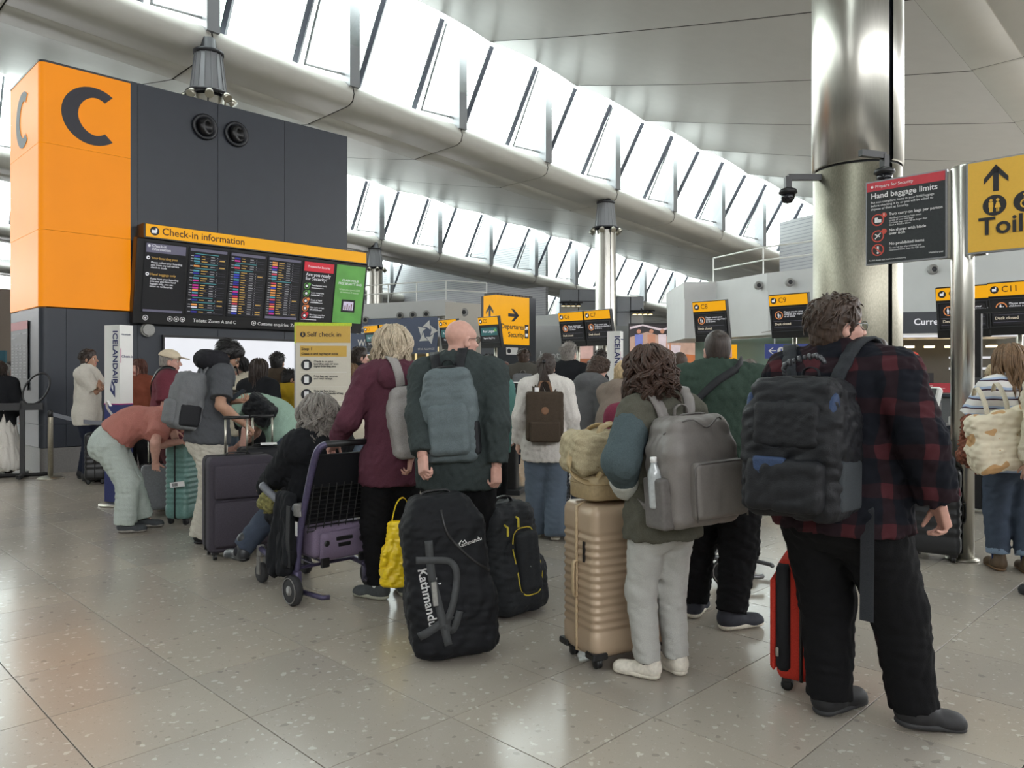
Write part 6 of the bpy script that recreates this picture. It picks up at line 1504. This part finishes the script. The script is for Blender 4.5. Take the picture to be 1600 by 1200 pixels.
# ---- purple trolley with its rider
purp = M('purple_paint', (78, 72, 100), .35, .3); tyre = M('tyre_rubber', (46, 46, 48), .8); hubm = M('hub_grey', (120, 118, 116), .5); grey_pl = M('grey_plastic', (92, 94, 102), .45)
def trolley(name_label, p, yaw, frame_m, seat=True):
    t = thing('luggage_trolley', name_label, 'trolley', p, yaw)
    for s in (-1, 1):
        mb = MB().tube(spline([(s*.25, .02, .16), (s*.25, -.02, .45), (s*.25, -.14, .8), (s*.245, -.22, .98), (s*.2, -.25, 1.02)], 6), .022, 8); mb.build('side_frame', frame_m, t, True)
        mb = MB().tube(spline([(s*.25, .0, .17), (s*.235, .25, .2), (s*.2, .55, .235), (s*.17, .66, .235)], 5), .02, 8); mb.build('side_rail', frame_m, t, True)
        w = MB().lathe([(.03, -.025), (.085, -.025), (.095, -.015), (.095, .015), (.085, .025), (.03, .025)], 26, (s*.29, 0, .095), ry(90)).build('rear_wheel', tyre, t, True)
        mb = MB(); mb.lathe([(.0, -.03), (.03, -.03), (.03, .03), (.0, .03)], 16, (s*.29, 0, .095), ry(90)); mb.tube([(s*.318, .078*math.cos(a), .095+.078*math.sin(a)) for a in [2*math.pi*i/24 for i in range(24)]], .004, 4, closed=True); mb.build('hub', hubm, w, True)
        mb = MB(); mb.box((s*.26, -.0, .13), (.02, .03, .08), None, .008); mb.tube([(s*.24, -.02, .08), (s*.2, -.2, .07), (s*.16, -.22, .07)], .016, 6); mb.build('brake_pedal', frame_m, t, True)
        c = MB().lathe([(.02, -.018), (.065, -.018), (.07, -.01), (.07, .01), (.065, .018), (.02, .018)], 22, (s*.17, .64, .07), ry(90)).build('front_castor', tyre, t, True)
        mb = MB(); mb.box((s*.17+.024, .645, .12), (.005, .02, .06)); mb.box((s*.17-.024, .645, .12), (.005, .02, .06)); mb.lathe([(.025, .18), (.03, .19), (.03, .25), (.02, .26)], 12, (s*.17, .655, 0)); mb.build('fork', hubm, c)
    MB().tube([(-.21, -.25, 1.02), (.21, -.25, 1.02)], .021, 10).build('push_bar', black_pl, t, True)
    mb = MB(); [mb.tube([(x, .1, .2), (x, .6, .225)], .008, 5) for x in (-.14, -.07, 0, .07, .14)]; mb.tube([(-.22, .1, .2), (.22, .1, .2)], .012, 6); mb.tube([(-.2, .58, .225), (.2, .58, .225)], .012, 6); mb.build('deck', frame_m, t)
    if seat:
        mb = MB(); q = Matrix.Rotation(R(13), 3, 'X')
        mb.box((0, -.07, .72), (.225, .012, .23), q, .01); mb.build('back_panel', bk_nylon, t)
        mb = MB()
        for i in range(11): z = .46+.028*i; mb.tube([(-.23, -.06-.12*(z-.45)/.5, z), (.23, -.06-.12*(z-.45)/.5, z)], .004, 4)
        for i in range(9): x = -.22+.055*i; mb.tube([(x, -.06, .45), (x, -.135, .76)], .004, 4)
        mb.build('wire_basket', black_pl, t)
        MB().tube(spline([(-.265, -.02, .60), (-.27, .12, .61), (-.275, .3, .66), (-.28, .42, .71)], 5), .026, 8).build('arm_rest', grey_pl, t, True); MB().box((-.265, -.04, .6), (.03, .03, .04), None, .01).build('clamp', hubm, t)
        mb = MB(); mb.box((-.277, -.02, .48), (.002, .012, .045)); mb.box((-.277, -.06, .58), (.002, .01, .014)); mb.build('label_plate', white_ink, t)
    return t
TP = Vector((-1.17, 5.02, 0))
TR = trolley('purple airport luggage trolley with the seated woman on it', TP, 45, purp)
def tp(x, y, z=0): return TR.matrix_basis @ Vector((x, y, z))
lav = cloth('lavender_case', (112, 100, 120), rough=.6)
C_ = suitcase('lavender soft suitcase lying on the purple trolley deck', tp(.02, .12, .225), 45, .42, .40, .255, lav, wheels=False, hard=False)
MB().rloft(.34, .03, .015, [(.04, .01), (.05, 0), (.21, 0), (.22, .01)], 3, (0, -.208, 0)).build('front_panel', lav, C_, True)
mb = MB(); mb.box((0, -.226, .17), (.06, .006, .012), None, .004); mb.box((0, -.226, .13), (.045, .006, .012), None, .004); mb.build('carry_handle', black_pl, C_)
for s in (-1, 1): MB().lathe([(.018, 0), (.02, .006), (.012, .01)], 12, (s*.13, -.222, .15), rx(90)).build('corner_stud', black_pl, C_); MB().box((s*.14, -.22, .03), (.03, .012, .03), None, .008).build('case_foot', black_pl, C_)
blkcoat = cloth('black_coat', (30, 31, 34))
SW = tp(.05, .30)
A = person('seated grey haired woman in black coat riding on the purple trolley', SW.x, SW.y, 50, 1.60, 1.12, True, lean=-4, hip=(0, 0, -.34), head=(-6, 12, 6), feet=[tuple(tp(-.27, .74))[:2]+(55, .15), tuple(tp(.1, .85))[:2]+(45, .12)], hands=(tp(-.16, .62, .66), tp(.2, .62, .66)),
           top=dict(mat=blkcoat, loose=.04, hem=.10, collar='hood', amp=.01), bottom=dict(mat=jeans_d, loose=.018, amp=.006), shoes=dict(mat=M('boot_black', (40, 42, 46), .4, bump=.1), sole=black_pl, sole_th=.018, high=.06), hair=dict(style='curly', color='grey', len=.16, wave=.022, freq=13, vol=.03, n=520), sk='fair')
f = Field(); q = A['Nk']
for i in range(14):
    a = R(i*360/14); f.ell(q+A['Rc'] @ Vector((math.sin(a)*.085, math.cos(a)*.075, .01)), (.045, .045, .04), k=.03)
sdf_obj('fur_collar', f, .009, cloth('fur_dark', (46, 44, 44), bump=.8), A['root'], amp=.012, wl=(.015, .04))
t = thing('draped_coat', 'black coat draped over the left arm rest of the purple trolley', 'coat', tp(-.285, .13, .63), 45)
f = Field(); rr = random.Random(4)
for i in range(9):
    y = -.10+.026*i; f.cone((.02+rr.uniform(-.01, .01), y*.7, .03), (rr.uniform(-.035, .02), y*1.25+rr.uniform(-.02, .02), -.33-rr.uniform(0, .1)-.05*(i > 5)), .028, .034, k=.02)
sdf_obj('cloth_folds', f, .009, blkcoat, t, amp=.012, wl=(.06, .14), aniso=(1, 1.2, .3)); MB().ribbon([(-.05, -.16, .0), (-.055, -.16, -.2), (-.05, -.16, -.38)], .045, .006, (0, 1, 0)).build('belt', bk_nylon, t)
t = thing('seat_cushion', 'dark folded seat bundle under the woman on the purple trolley', 'cushion', tp(.03, .34, .455), 45); f = Field(); f.box((0, 0, -.06), (.17, .12, .02), .045, k=.04); sdf_obj('bundle', f, .012, bk_nylon, t, amp=.012); MB().ribbon([(-.2, .0, -.0), (0, .0, .01), (.2, .0, 0)], .04, .006, (0, 1, 0)).build('strap', strap_gr, t)
t = thing('scarf', 'patterned olive scarf in the lap of the seated woman', 'scarf', tp(-.16, .5, .58), 45); sdf_obj('scarf_folds', Field().ell((0, 0, 0), (.09, .1, .07), k=.02), .01, M('scarf_print', (120, 116, 70), .9, var=.6, scale=40), t, amp=.02)

# second trolley behind the man in green
T2 = trolley('dark luggage trolley behind the legs of the man in green', (gx(1150, 5.5), 5.5, 0), 60, M('trolley_steel', (120, 120, 122), .35, .7), False)
S = suitcase('dark grey suitcase lying on the trolley behind the man in green', T2.matrix_basis @ Vector((0, .3, .235)), 60, .46, .6, .26, M('graphite_shell', (70, 72, 74), .4), wheels=False, ribs=4)
S = suitcase('maroon brown suitcase on top of the grey one behind the man in green', T2.matrix_basis @ Vector((.02, .28, .515)), 60, .40, .5, .10, M('brown_shell', (112, 84, 78), .5), wheels=False)
# ---- woman in white jacket with square brown rucksack
A = person('woman with long brown ponytail in white jacket and blue jeans', gx(853, 6.8), 6.8, 0, 1.62, .98, True, head=(-14, 6, 0), feet=[(gx(838, 6.9), 6.9, 5, 0), (gx(868, 6.75), 6.75, -8, 0)], top=dict(mat=cloth('white_jacket', (206, 202, 196)), loose=.032, hem=.09, collar='shirt', amp=.009),
           bottom=dict(mat=jeans, loose=.03, flare=.022, hemz=.02), shoes=dict(mat=shoe_wh, sole=sole_w), hair=dict(style='pony', color='dark', len=.34, n=300), sk='fair', res=1.1)
br = cloth('brown_rucksack', (70, 60, 50), rough=.7)
fb = frame_from(A['chest'], (-.02, -.115, -.04))
B = thing('rucksack', 'boxy dark brown rucksack on the woman in the white jacket', 'backpack'); B.matrix_world = fb
f = Field(); f.box((0, -.075, -.25), (.135, .05, .185), .025, k=.02); rb = sdf_obj('bag_body', f, .009, br, B, amp=.004)
f = Field(); f.box((0, -.158, -.38), (.115, .012, .075), .014, k=.02); sdf_obj('front_pocket', f, .009, br, B)
mb = MB(); q = Matrix.Rotation(R(90), 3, 'X'); mb.lathe([(.032, 0), (.032, .006), (.024, .008)], 20, (0, -.151, -.2), q); mb.build('round_badge', M('badge_tan', (124, 88, 62), .6), B)
for s in (-1, 1):
    MB().ribbon(spline([(s*.07, -.14, -.2), (s*.07, -.145, -.1), (s*.04, -.09, .03), (s*.01, -.06, .05)], 5), .02, .004, (1, 0, 0)).build('carry_strap', brown_l, B, True)
    MB().ribbon(spline([(s*.08, -.02, -.07), (s*.085, .03, .035), (s*.09, .1, .04), (s*.11, .19, -.1)], 5), .045, .008, (1, 0, 0)).build('shoulder_strap', br, B, True)
MB().box((-.07, -.155, -.02), (.018, .006, .018), None, .004).build('luggage_tag', white_ink, B)
suitcase('black ribbed suitcase between the legs of the woman in the white jacket', (gx(856, 7.25), 7.25, 0), 10, .38, .25, .66, M('black_shell', (44, 47, 54), .4), ribs=10)

# ---- young man with neck pillow
A = person('young man in grey tee and white trousers looking down at his phone', gx(326, 6.62), 6.62, -52, 1.77, .98, lean=9, head=(-14, 34, 0), headoff=(0, .02, -.02), feet=[(gx(338, 6.75), 6.75, -60, 0), (gx(318, 6.6), 6.6, -70, 0)], hands=(px(362, 628, 6.62), px(381, 662, 6.5)), elbow=((-.3, -.6, -.8), (.5, -1, -.5)), curl=(.6, .9), palm=((0, .1, 1), (-.2, .2, -1)),
           top=dict(mat=cloth('slate_tee', (78, 80, 84)), sleeve=.46, loose=.026, hem=.03, collar='crew', amp=.007), bottom=dict(mat=cloth('ivory_trousers', (190, 186, 174)), loose=.034, flare=.024, amp=.009, hemz=.035), shoes=dict(mat=shoe_bk, sole=shoe_bk), hair=dict(style='short', color='black', strand=.045, vol=.006, fringe=True, lift=.6), sk='tan', glasses=black_pl, face=True)
npl = thing('neck_pillow', 'puffy black travel neck pillow on the young man with the phone', 'pillow'); npl.matrix_world = A['chest'] @ Matrix.Translation((0, -.015, .06))
f = Field()
for i in range(15): a = R(-205+i*(410-180+0)/14-25); f.ell((math.cos(a)*.105, math.sin(a)*.11, .0), (.072, .072, .07), k=.04)
sdf_obj('pillow_body', f, .009, cloth('pillow_black', (40, 40, 44)), npl, amp=.005); MB().tube([(.04, -.165, -.02), (-.04, -.165, -.02)], .004, 5).build('seam', black_pl, npl)
heather = cloth('heather_grey', (112, 114, 116), scale=500, var=.3)
B = backpack('heather grey laptop backpack on the young man with the neck pillow', frame_from(A['chest'], (0, -.105, -.03)), .31, .48, .22, heather, heather, heather, .006, pocket_h=.5, side=bk_nylon, sw=.085, drop=.04, wearer=A)
ph = thing('phone', 'dark smartphone in the hand of the young man', 'phone', px(371, 617, 6.6), rot=(R(35), R(10), R(-40))); MB().box((0, 0, 0), (.036, .075, .004), None, .003).build('case', black_pl, ph); MB().box((0, 0, .0045), (.032, .07, .001)).build('glass', M('phone_glass', (60, 66, 74), .08), ph)
aub = cloth('aubergine_case', (66, 62, 70), rough=.7)
S = suitcase('large aubergine soft suitcase in front of the young man', (gx(372, 6.2), 6.2, 0), 32, .50, .32, .80, aub, handle=.30, hard=False, pocket=True)
MB().box((-.12, -.165, .70), (.02, .004, .008)).build('maker_plate', white_ink, S)
S = suitcase('dark suitcase with raised handle behind the aubergine case', (gx(412, 6.95), 6.95, 0), 28, .44, .28, .80, bk_nylon, handle=.27, hard=False)
t = thing('paper_slip', 'folded white bag tag slip on top of the dark suitcase', 'paper', (gx(420, 6.9), 6.9, .83), 20); MB().box((0, 0, .0), (.07, .04, .0015), rx(8)).build('sheet', white_ink, t)

# ---- bending woman in coral
A = person('woman bending over in coral tee and pale mint trousers', gx(206, 7.1), 7.1, -72, 1.68, 1.02, True, lean=78, curve=1.06, hip=(0, -.16, -.05), head=(6, 95, 0), feet=[(gx(224, 7.3), 7.3, -80, 0), (gx(196, 7.05), 7.05, -82, 0)], hands=(px(284, 690, 7.3), px(243, 722, 6.95)), elbow=((-.2, -.6, -.8), (.3, -.9, .2)), curl=(.6, .4),
           top=dict(mat=cloth('coral_tee', (174, 116, 106)), sleeve=.45, loose=.03, hem=-.05, collar='crew', amp=.007), bottom=dict(mat=cloth('mint_denim', (178, 188, 182)), loose=.03, flare=.014, amp=.007, hemz=.055), shoes=dict(mat=shoe_gr, sole=M('sole_grey', (140, 136, 130), .7), sole_th=.018), hair=dict(style='long', color='dark', len=.12, n=200), sk='pink')
MB().tube([A['hipm'].inverted() @ A['root'].matrix_basis @ Vector((0, 0, 0)) if False else (A['root'].matrix_basis.inverted() @ A['hipm'] @ Vector((.178*math.cos(a), .137*math.sin(a)-.0, .085))) for a in [2*math.pi*i/28 for i in range(28)]], .013, 6, closed=True).build('belt', black_pl, A['root'], True)
t = thing('shoulder_bag', 'small dark shoulder bag behind the waist of the bending woman', 'bag', px(183, 668, 7.35), -70); sdf_obj('bag_body', Field().box((0, 0, 0), (.09, .03, .06), .03, k=.02), .009, bk_nylon, t, amp=.006); MB().ribbon(spline([(-.1, 0, .05), (.0, -.08, .18), (.16, -.06, .26), (.4, .0, .22)], 5), .02, .004, (0, 1, 0)).build('strap', white_ink, t)
# ---- man in cream cap
A = person('man in cream cap, maroon tee and maroon trousers behind the bending woman', gx(262, 8.1), 8.1, -66, 1.70, 1.12, head=(-6, 4, 0), belly=.5, feet=[(gx(255, 8.2), 8.2, -70, 0), (gx(281, 7.95), 7.95, -60, 0)], top=dict(mat=cloth('burgundy_tee', (104, 52, 62)), sleeve=.5, loose=.03, hem=.08, collar='crew'), bottom=dict(mat=cloth('burgundy_trousers', (94, 56, 60)), loose=.034, flare=.01), shoes=dict(mat=shoe_tan, sole=sole_w), hair=dict(style='buzz', color='grey'), sk='pink', face=True, res=1.1)
cap_hat(A, cloth('cream_cap', (206, 192, 168)))
hug_strap(A, [(.1, .06, .03), (.1, -.06, .035), (.03, -.13, -.08), (-.08, -.15, -.22), (-.17, -.1, -.36)], black_pl, .035, 'bag_strap')
suitcase('teal ribbed suitcase edge behind the white trousers', (gx(296, 7.6), 7.6, 0), 75, .42, .26, .80, M('teal_shell', (104, 140, 134), .4), ribs=10)
suitcase('grey suitcase behind the legs of the bending woman', (gx(246, 8.0), 8.0, 0), 20, .30, .24, .52, M('grey_shell', (116, 118, 124), .45), handle=.25)
t = thing('luggage_label', 'white barcode luggage label hanging beside the teal suitcase', 'label', px(277, 757, 7.3), rot=(0, R(-8), R(-10))); MB().box((0, 0, 0), (.075, .002, .025)).build('card', white_ink, t); mb = MB(); [mb.rect(-.05+.012*i, -.044+.012*i, -.015, .015, -.004, -.002) for i in range(5)]; mb.build('barcode', black_ink, t)
# ---- man in white tee with folded arms
A = person('man in white tee with folded arms beside the tower', gx(137, 10.6), 10.6, -78, 1.78, 1.08, feet=[(gx(130, 10.75), 10.75, -80, 0), (gx(138, 10.5), 10.5, -70, 0)], hands=(px(158, 606, 10.4), px(157, 598, 10.75)), elbow=((-.6, .3, -1), (.6, .3, -1)), head=(-6, -2, 0),
           top=dict(mat=cloth('white_tee', (198, 194, 184)), sleeve=.5, loose=.034, hem=.09, collar='crew'), bottom=dict(mat=navy_j, loose=.02), shoes=dict(mat=shoe_bk), hair=dict(style='short', color='dark'), sk='tan', face=True, res=1.2)
suitcase('black suitcase beside the man in the white tee', (gx(152, 10.35), 10.35, 0), -70, .4, .26, .68, black_pl, ribs=6)
# ---- man in mint tee bending
A = person('man in mint tee and jeans bent double over the luggage', gx(436, 7.5), 7.5, 70, 1.74, 1.1, lean=72, hip=(0, -.1, -.04), head=(0, 88, 0), feet=[(gx(440, 7.45), 7.45, 70, 0), (gx(450, 7.75), 7.75, 70, 0)], hands=(px(378, 700, 7.15), px(368, 700, 7.7)), elbow=((-.2, -.4, -.9), None), top=dict(mat=cloth('mint_tee', (146, 172, 156)), sleeve=.44, loose=.036, hem=.03, collar='crew'), bottom=dict(mat=jeans_d, loose=.02), shoes=dict(mat=shoe_gr), hair=dict(style='short', color='dark'), sk='pink', res=1.1)
t = thing('waist_bag', 'black cross body bag hanging under the man in the mint tee', 'bag', px(406, 640, 7.2), rot=(0, R(35), R(-20))); sdf_obj('bag_body', Field().box((0, 0, 0), (.11, .03, .07), .04, k=.02), .009, bk_nylon, t, amp=.008); MB().tube([(-.1, -.068, .04), (.1, -.068, .04)], .004, 5).build('zip', gr_nylon, t)

# ---- mid-ground and background people
def bystander(label, x, Y, yaw, H, top, bottom, hair, sk='pink', **k):
    d = dict(g=1.05, res=1.45, shoes=dict(mat=shoe_bk)); d.update(k)
    return person(label, gx(x, Y), Y, yaw, H, top=dict(dict(loose=.03, collar='crew'), **top), bottom=dict(dict(loose=.02), **bottom), hair=hair, sk=sk, **d)
olive_c = cloth('olive_jacket_b', (82, 80, 74)); blk_c = cloth('black_knit', (32, 33, 36)); cream_c = cloth('cream_cloth', (198, 190, 172)); tan_c = cloth('taupe_hoodie', (128, 116, 106)); grey_c = cloth('grey_hoodie', (96, 96, 98)); teal_c = cloth('teal_top', (84, 124, 118)); blue_c = cloth('blue_jacket', (62, 72, 96))
A = bystander('woman in black beanie and glasses looking down, behind the mint tee', 378, 9.6, 150, 1.66, dict(mat=cream_c), dict(mat=jeans), dict(style='bob', color='black', len=.06), 'fair', female=True, head=(0, 22, 0), face=True, glasses=black_pl); cap_hat(A, cloth('beanie_black', (30, 30, 32)), False, 'beanie')
bystander('woman with shoulder length dark brown hair, seen from behind the mint tee', 404, 8.6, -10, 1.60, dict(mat=blk_c), dict(mat=jeans_d), dict(style='long', color='dark', len=.2, n=240), female=True)
bystander('tall dark haired person in brown shirt before the lit panel', 433, 9.8, -6, 1.72, dict(mat=cloth('brown_shirt', (72, 62, 52))), dict(mat=jeans_d), dict(style='short', color='black'), 'tan')
bystander('black haired person in mustard yellow jacket before the lit panel', 449, 9.5, -30, 1.50, dict(mat=cloth('mustard_jacket', (176, 146, 40)), collar='hood'), dict(mat=blk_tr), dict(style='short', color='black'), 'tan', head=(-20, 20, 0))
A = bystander('red haired woman with sunglasses on her head behind the cream cap', 217, 10.6, 170, 1.64, dict(mat=cloth('rust_top', (120, 66, 50))), dict(mat=blk_tr), dict(style='bob', color='auburn', len=.08), 'pink', female=True, face=True)
bystander('dark haired man in black jacket looking right beside the self check in sign', 560, 9.6, -58, 1.78, dict(mat=blk_c, sleeve=.98), dict(mat=blk_tr), dict(style='short', color='dark'), face=True)
bystander('person in cream jacket half hidden by the self check in sign', 549, 9.0, 10, 1.55, dict(mat=cream_c, sleeve=.98), dict(mat=jeans), dict(style='bob', color='lightbrown', len=.06), female=True)
bystander('grey haired person in the far middle behind the maroon hoodie', 660, 12.5, 0, 1.66, dict(mat=grey_c), dict(mat=blk_tr), dict(style='bob', color='grey', len=.03))
bystander('black haired woman in teal top beside the white framed kiosk', 764, 7.6, 10, 1.62, dict(mat=teal_c, sleeve=.98), dict(mat=blk_tr), dict(style='short', color='black', vol=.008), female=True)
bystander('woman with red brown hair tied up looking down beyond the kiosk', 790, 12.8, 165, 1.66, dict(mat=grey_c), dict(mat=jeans), dict(style='bun', color='auburn'), 'fair', female=True, head=(0, 30, 0), face=True)
A = bystander('man in olive jacket with grey backpack and brown boots in the distance', 818, 11.6, -4, 1.83, dict(mat=olive_c, sleeve=.98), dict(mat=navy_j), dict(style='short', color='brown'), g=1.12, shoes=dict(mat=shoe_tan, sole=shoe_tan))
backpack('grey rucksack on the man in the olive jacket', frame_from(A['chest'], (0, -.12, -.04)), .34, .56, .2, heather, heather, M('strap_pale', (150, 148, 142), .8), .006, res=1.5)
A = bystander('person in black cap far behind the olive jacket', 832, 14.5, -60, 1.68, dict(mat=blk_c), dict(mat=blk_tr), dict(style='short', color='dark')); cap_hat(A, black_pl)
A = bystander('grey haired man in black jumper reaching right over a trolley', 888, 8.7, -16, 1.80, dict(mat=blk_c, sleeve=.98, hem=.08, collar='shirt'), dict(mat=blk_tr), dict(style='short', color='grey'), head=(-14, 0, 0), g=1.1, hands=(None, px(942, 626, 8.5)), elbow=(None, (.6, -.6, -.2)))
bystander('curly haired young man in grey hoodie looking down', 912, 7.8, -62, 1.64, dict(mat=grey_c, sleeve=.98, collar='hood'), dict(mat=jeans_d), dict(style='mess', color='brown'), head=(0, 38, 0), face=True, lean=14)
A = bystander('man in cream tee with black print across the shoulders, in the distance', 939, 12.2, 0, 1.84, dict(mat=cream_c, sleeve=.5), dict(mat=blk_tr), dict(style='short', color='dark'), 'pink')
o = txt(A['root'], 'SETTIMOR', 0, 1.36, .075, black_ink, -.5, 'CENTER', bold=.02); sh_ = [c for c in A['root'].children if c.name.startswith('shirt')][0]; conform(o, sh_, lift=.004)
bystander('woman with blonde bob in taupe hoodie leaning over a trolley', 958, 7.1, -40, 1.58, dict(mat=tan_c, sleeve=.98, collar='hood'), dict(mat=jeans), dict(style='bob', color='blonde', len=.05), female=True, lean=22, g=1.15, head=(10, 14, 0), hands=(px(975, 690, 7.3), px(985, 690, 6.9)), res=1.2)
bystander('person in deep maroon jacket half hidden by the curly haired woman', 992, 5.6, 0, 1.40, dict(mat=cloth('wine_jacket', (112, 48, 66)), sleeve=.98), dict(mat=blk_tr), dict(style='bob', color='brown', len=.05), female=True, res=1.2)
bystander('short haired man in navy blue jacket left of the man in green', 1062, 7.6, -10, 1.66, dict(mat=blue_c, sleeve=.98, collar='shirt'), dict(mat=jeans_d), dict(style='buzz', color='brown'), 'pink')
A = bystander('man in white tee with black backpack facing left in the distance', 1172, 11.5, 70, 1.66, dict(mat=cloth('white_tee_b', (196, 194, 190)), sleeve=.5), dict(mat=navy_j), dict(style='short', color='grey'), face=True, g=1.15)
backpack('black backpack on the distant man facing left', frame_from(A['chest'], (0, -.12, -.04)), .3, .45, .2, bk_nylon, None, bk_nylon, .006, res=1.5)
bystander('person with white hair in pale jacket beside the distant desk post', 1214, 13, -10, 1.60, dict(mat=cream_c, sleeve=.98, collar='hood'), dict(mat=navy_j), dict(style='wavy', color='silver', len=.1), female=True)
bystander('man with shaved dark hair just behind the shoulder of the man in plaid', 1372, 6.4, -20, 1.745, dict(mat=blk_c, sleeve=.98), dict(mat=blk_tr), dict(style='buzz', color='dark'), 'pink')
bystander('person beside the large column near the currency exchange', 1399, 13.5, 150, 1.66, dict(mat=grey_c), dict(mat=blk_tr), dict(style='short', color='auburn'), 'fair', face=True)
# ---- right edge: long haired woman in stripes
A = person('woman with long wavy brown hair in striped top and rolled jeans', gx(1580, 5.65), 5.65, 6, 1.63, 1.12, True, feet=[(gx(1560, 5.7), 5.7, -8, 0), (gx(1606, 5.6), 5.6, -15, 0)], head=(-6, 4, 0), hands=(px(1520, 668, 5.9), px(1640, 690, 5.8)), elbow=((-.9, -.5, -.3), None), top=dict(mat=striped, sleeve=.52, loose=.03, hem=.06, collar='crew'),
           bottom=dict(mat=cloth('indigo_denim', (72, 82, 98), scale=400), loose=.012, flare=.012, hemz=.085), shoes=dict(mat=shoe_tan, sole=M('gum_sole', (120, 92, 66), .7), sock=cloth('blue_socks', (52, 66, 110))), hair=dict(style='long', color='lightbrown', len=.36, wave=.011, freq=12, vol=.012, n=420), sk='pink')
for s in (-1, 1):
    hj, K_, A2, Rf, A_ = A['leg'][s]; sh_ = (A2-K_).normalized(); c = A2-sh_*.068
    sdf_obj('rolled_hem', Field().cone(c-sh_*.02, c+sh_*.02, .078, k=.01, cut=[(c-sh_*.024, -sh_), (c+sh_*.024, sh_)]), .008, cloth('hem_pale', (128, 146, 168)), A['root'], label='pale rolled hem')
totem_m = M('tote_print', (196, 182, 154), .9, bump=.15, scale=180)
def tote_mat():
    m = bpy.data.materials.new('tote_canvas'); m.use_nodes = True; nt = m.node_tree; b = nt.nodes['Principled BSDF']; tc = N(nt, 'ShaderNodeTexCoord')
    nz = N(nt, 'ShaderNodeTexNoise'); nz.inputs['Scale'].default_value = 9; nz.inputs['Detail'].default_value = 1; nt.links.new(tc.outputs['Object'], nz.inputs['Vector'])
    f = math_node(nt, 'GREATER_THAN', nz.outputs[0], .60); nt.links.new(mix_rgb(nt, f, (208, 198, 176), (186, 148, 104)), b.inputs['Base Color']); b.inputs['Roughness'].default_value = .9; return m
tt = thing('tote_bag', 'cream canvas tote with tan printed pattern on the striped woman', 'bag', px(1556, 640, 5.15), rot=(0, R(-14), R(-8)))
f = Field(); f.box((0, 0, -.19), (.16, .035, .13), .04, k=.05); f.box((-.04, 0, -.3), (.14, .045, .05), .045, k=.06); sdf_obj('bag_body', f, .009, tote_mat(), tt, amp=.014, wl=(.08, .25))
for x in (-.06, .07): MB().ribbon(spline([(x-.02, -.03, -.08), (x, -.01, .06), (x+.02, .1, .16), (x+.03, .2, .1)], 5), .03, .005, (1, 0, 0)).build('handle', cream_c, tt, True)
t = thing('shawl', 'brown spotted shawl tucked under the arm of the striped woman', 'shawl', px(1512, 690, 5.45), 0); f = Field(); f.cone((.02, 0, .14), (-.01, 0, -.1), .045, .05, k=.03); f.cone((-.01, 0, -.1), (.06, 0, -.2), .045, .015, k=.03); sdf_obj('shawl_folds', f, .009, M('shawl_print', (112, 66, 50), .9, var=.7, scale=45), t, amp=.02)
person('person in cream white jacket cut off by the right edge', gx(1655, 5.0), 5.0, 30, 1.68, 1.1, True, hands=(px(1606, 745, 5.0), None), top=dict(mat=cream_c, loose=.05, sleeve=.98, hem=.05, amp=.012), bottom=dict(mat=jeans_d, loose=.02), shoes=dict(mat=shoe_bk), hair=dict(style='bob', color='dark', len=.08), res=1.2)
suitcase('black suitcase standing between the plaid shirt arm and the steel post', (gx(1462, 6.05), 6.05, 0), -35, .36, .25, .72, M('black_shell2', (34, 35, 38), .45), ribs=6, handle=.2)
bystander('person with blonde bun behind the black desk screen at right', 1549, 8.9, 170, 1.56, dict(mat=blk_c), dict(mat=blk_tr), dict(style='bun', color='blonde'), 'pink', female=True, head=(0, 40, 0))
# ---- left edge
bystander('grey haired person in white at the left edge', 6, 13.2, -60, 1.62, dict(mat=cream_c), dict(mat=blk_tr), dict(style='bob', color='silver', len=.05), 'pink', female=True)
bystander('person in pale top behind the ring stand at the left edge', 18, 13.8, -70, 1.66, dict(mat=cloth('blush_top', (190, 168, 150))), dict(mat=blk_tr), dict(style='long', color='dark', len=.2, n=160), 'tan', female=True)
A = person('person in long white skirt at the left edge', gx(-2, 11.2), 11.2, 30, 1.62, 1.1, True, top=dict(mat=blk_c, loose=.03, sleeve=.98), bottom=dict(mat=cloth('black_leggings', (30, 30, 32)), loose=.01), shoes=dict(mat=shoe_bk), hair=dict(style='bob', color='dark', len=.06), res=1.5)
f = Field(); f.cone((0, 0, .92), (0, 0, .2), .15, .3, k=.03, cut=[((0, 0, .08), (0, 0, -1)), ((0, 0, .93), (0, 0, 1))]); sdf_obj('skirt', f, .016, cloth('white_skirt', (206, 202, 194)), A['root'], amp=.03, wl=(.08, .2), aniso=(1, 1, .1))
for i, (x, Y) in enumerate(((598, 14), (630, 15.5), (748, 13.5), (1000, 13), (1130, 14.5))):
    bystander(('distant dark haired traveller right of the self check in sign', 'distant traveller in grey between the self check in sign and the maroon hoodie', 'distant traveller in black behind the bald head', 'distant traveller behind the middle airline totem', 'distant traveller behind the green shoulder')[i], x, Y, (-20, 30, 10, -30, 20)[i], (1.66, 1.6, 1.7, 1.62, 1.66)[i], dict(mat=(blk_c, grey_c, blk_c, olive_c, grey_c)[i], sleeve=.98), dict(mat=blk_tr), dict(style=('short', 'bob', 'short', 'short', 'short')[i], color=('black', 'brown', 'dark', 'black', 'brown')[i], len=.05), res=1.7)
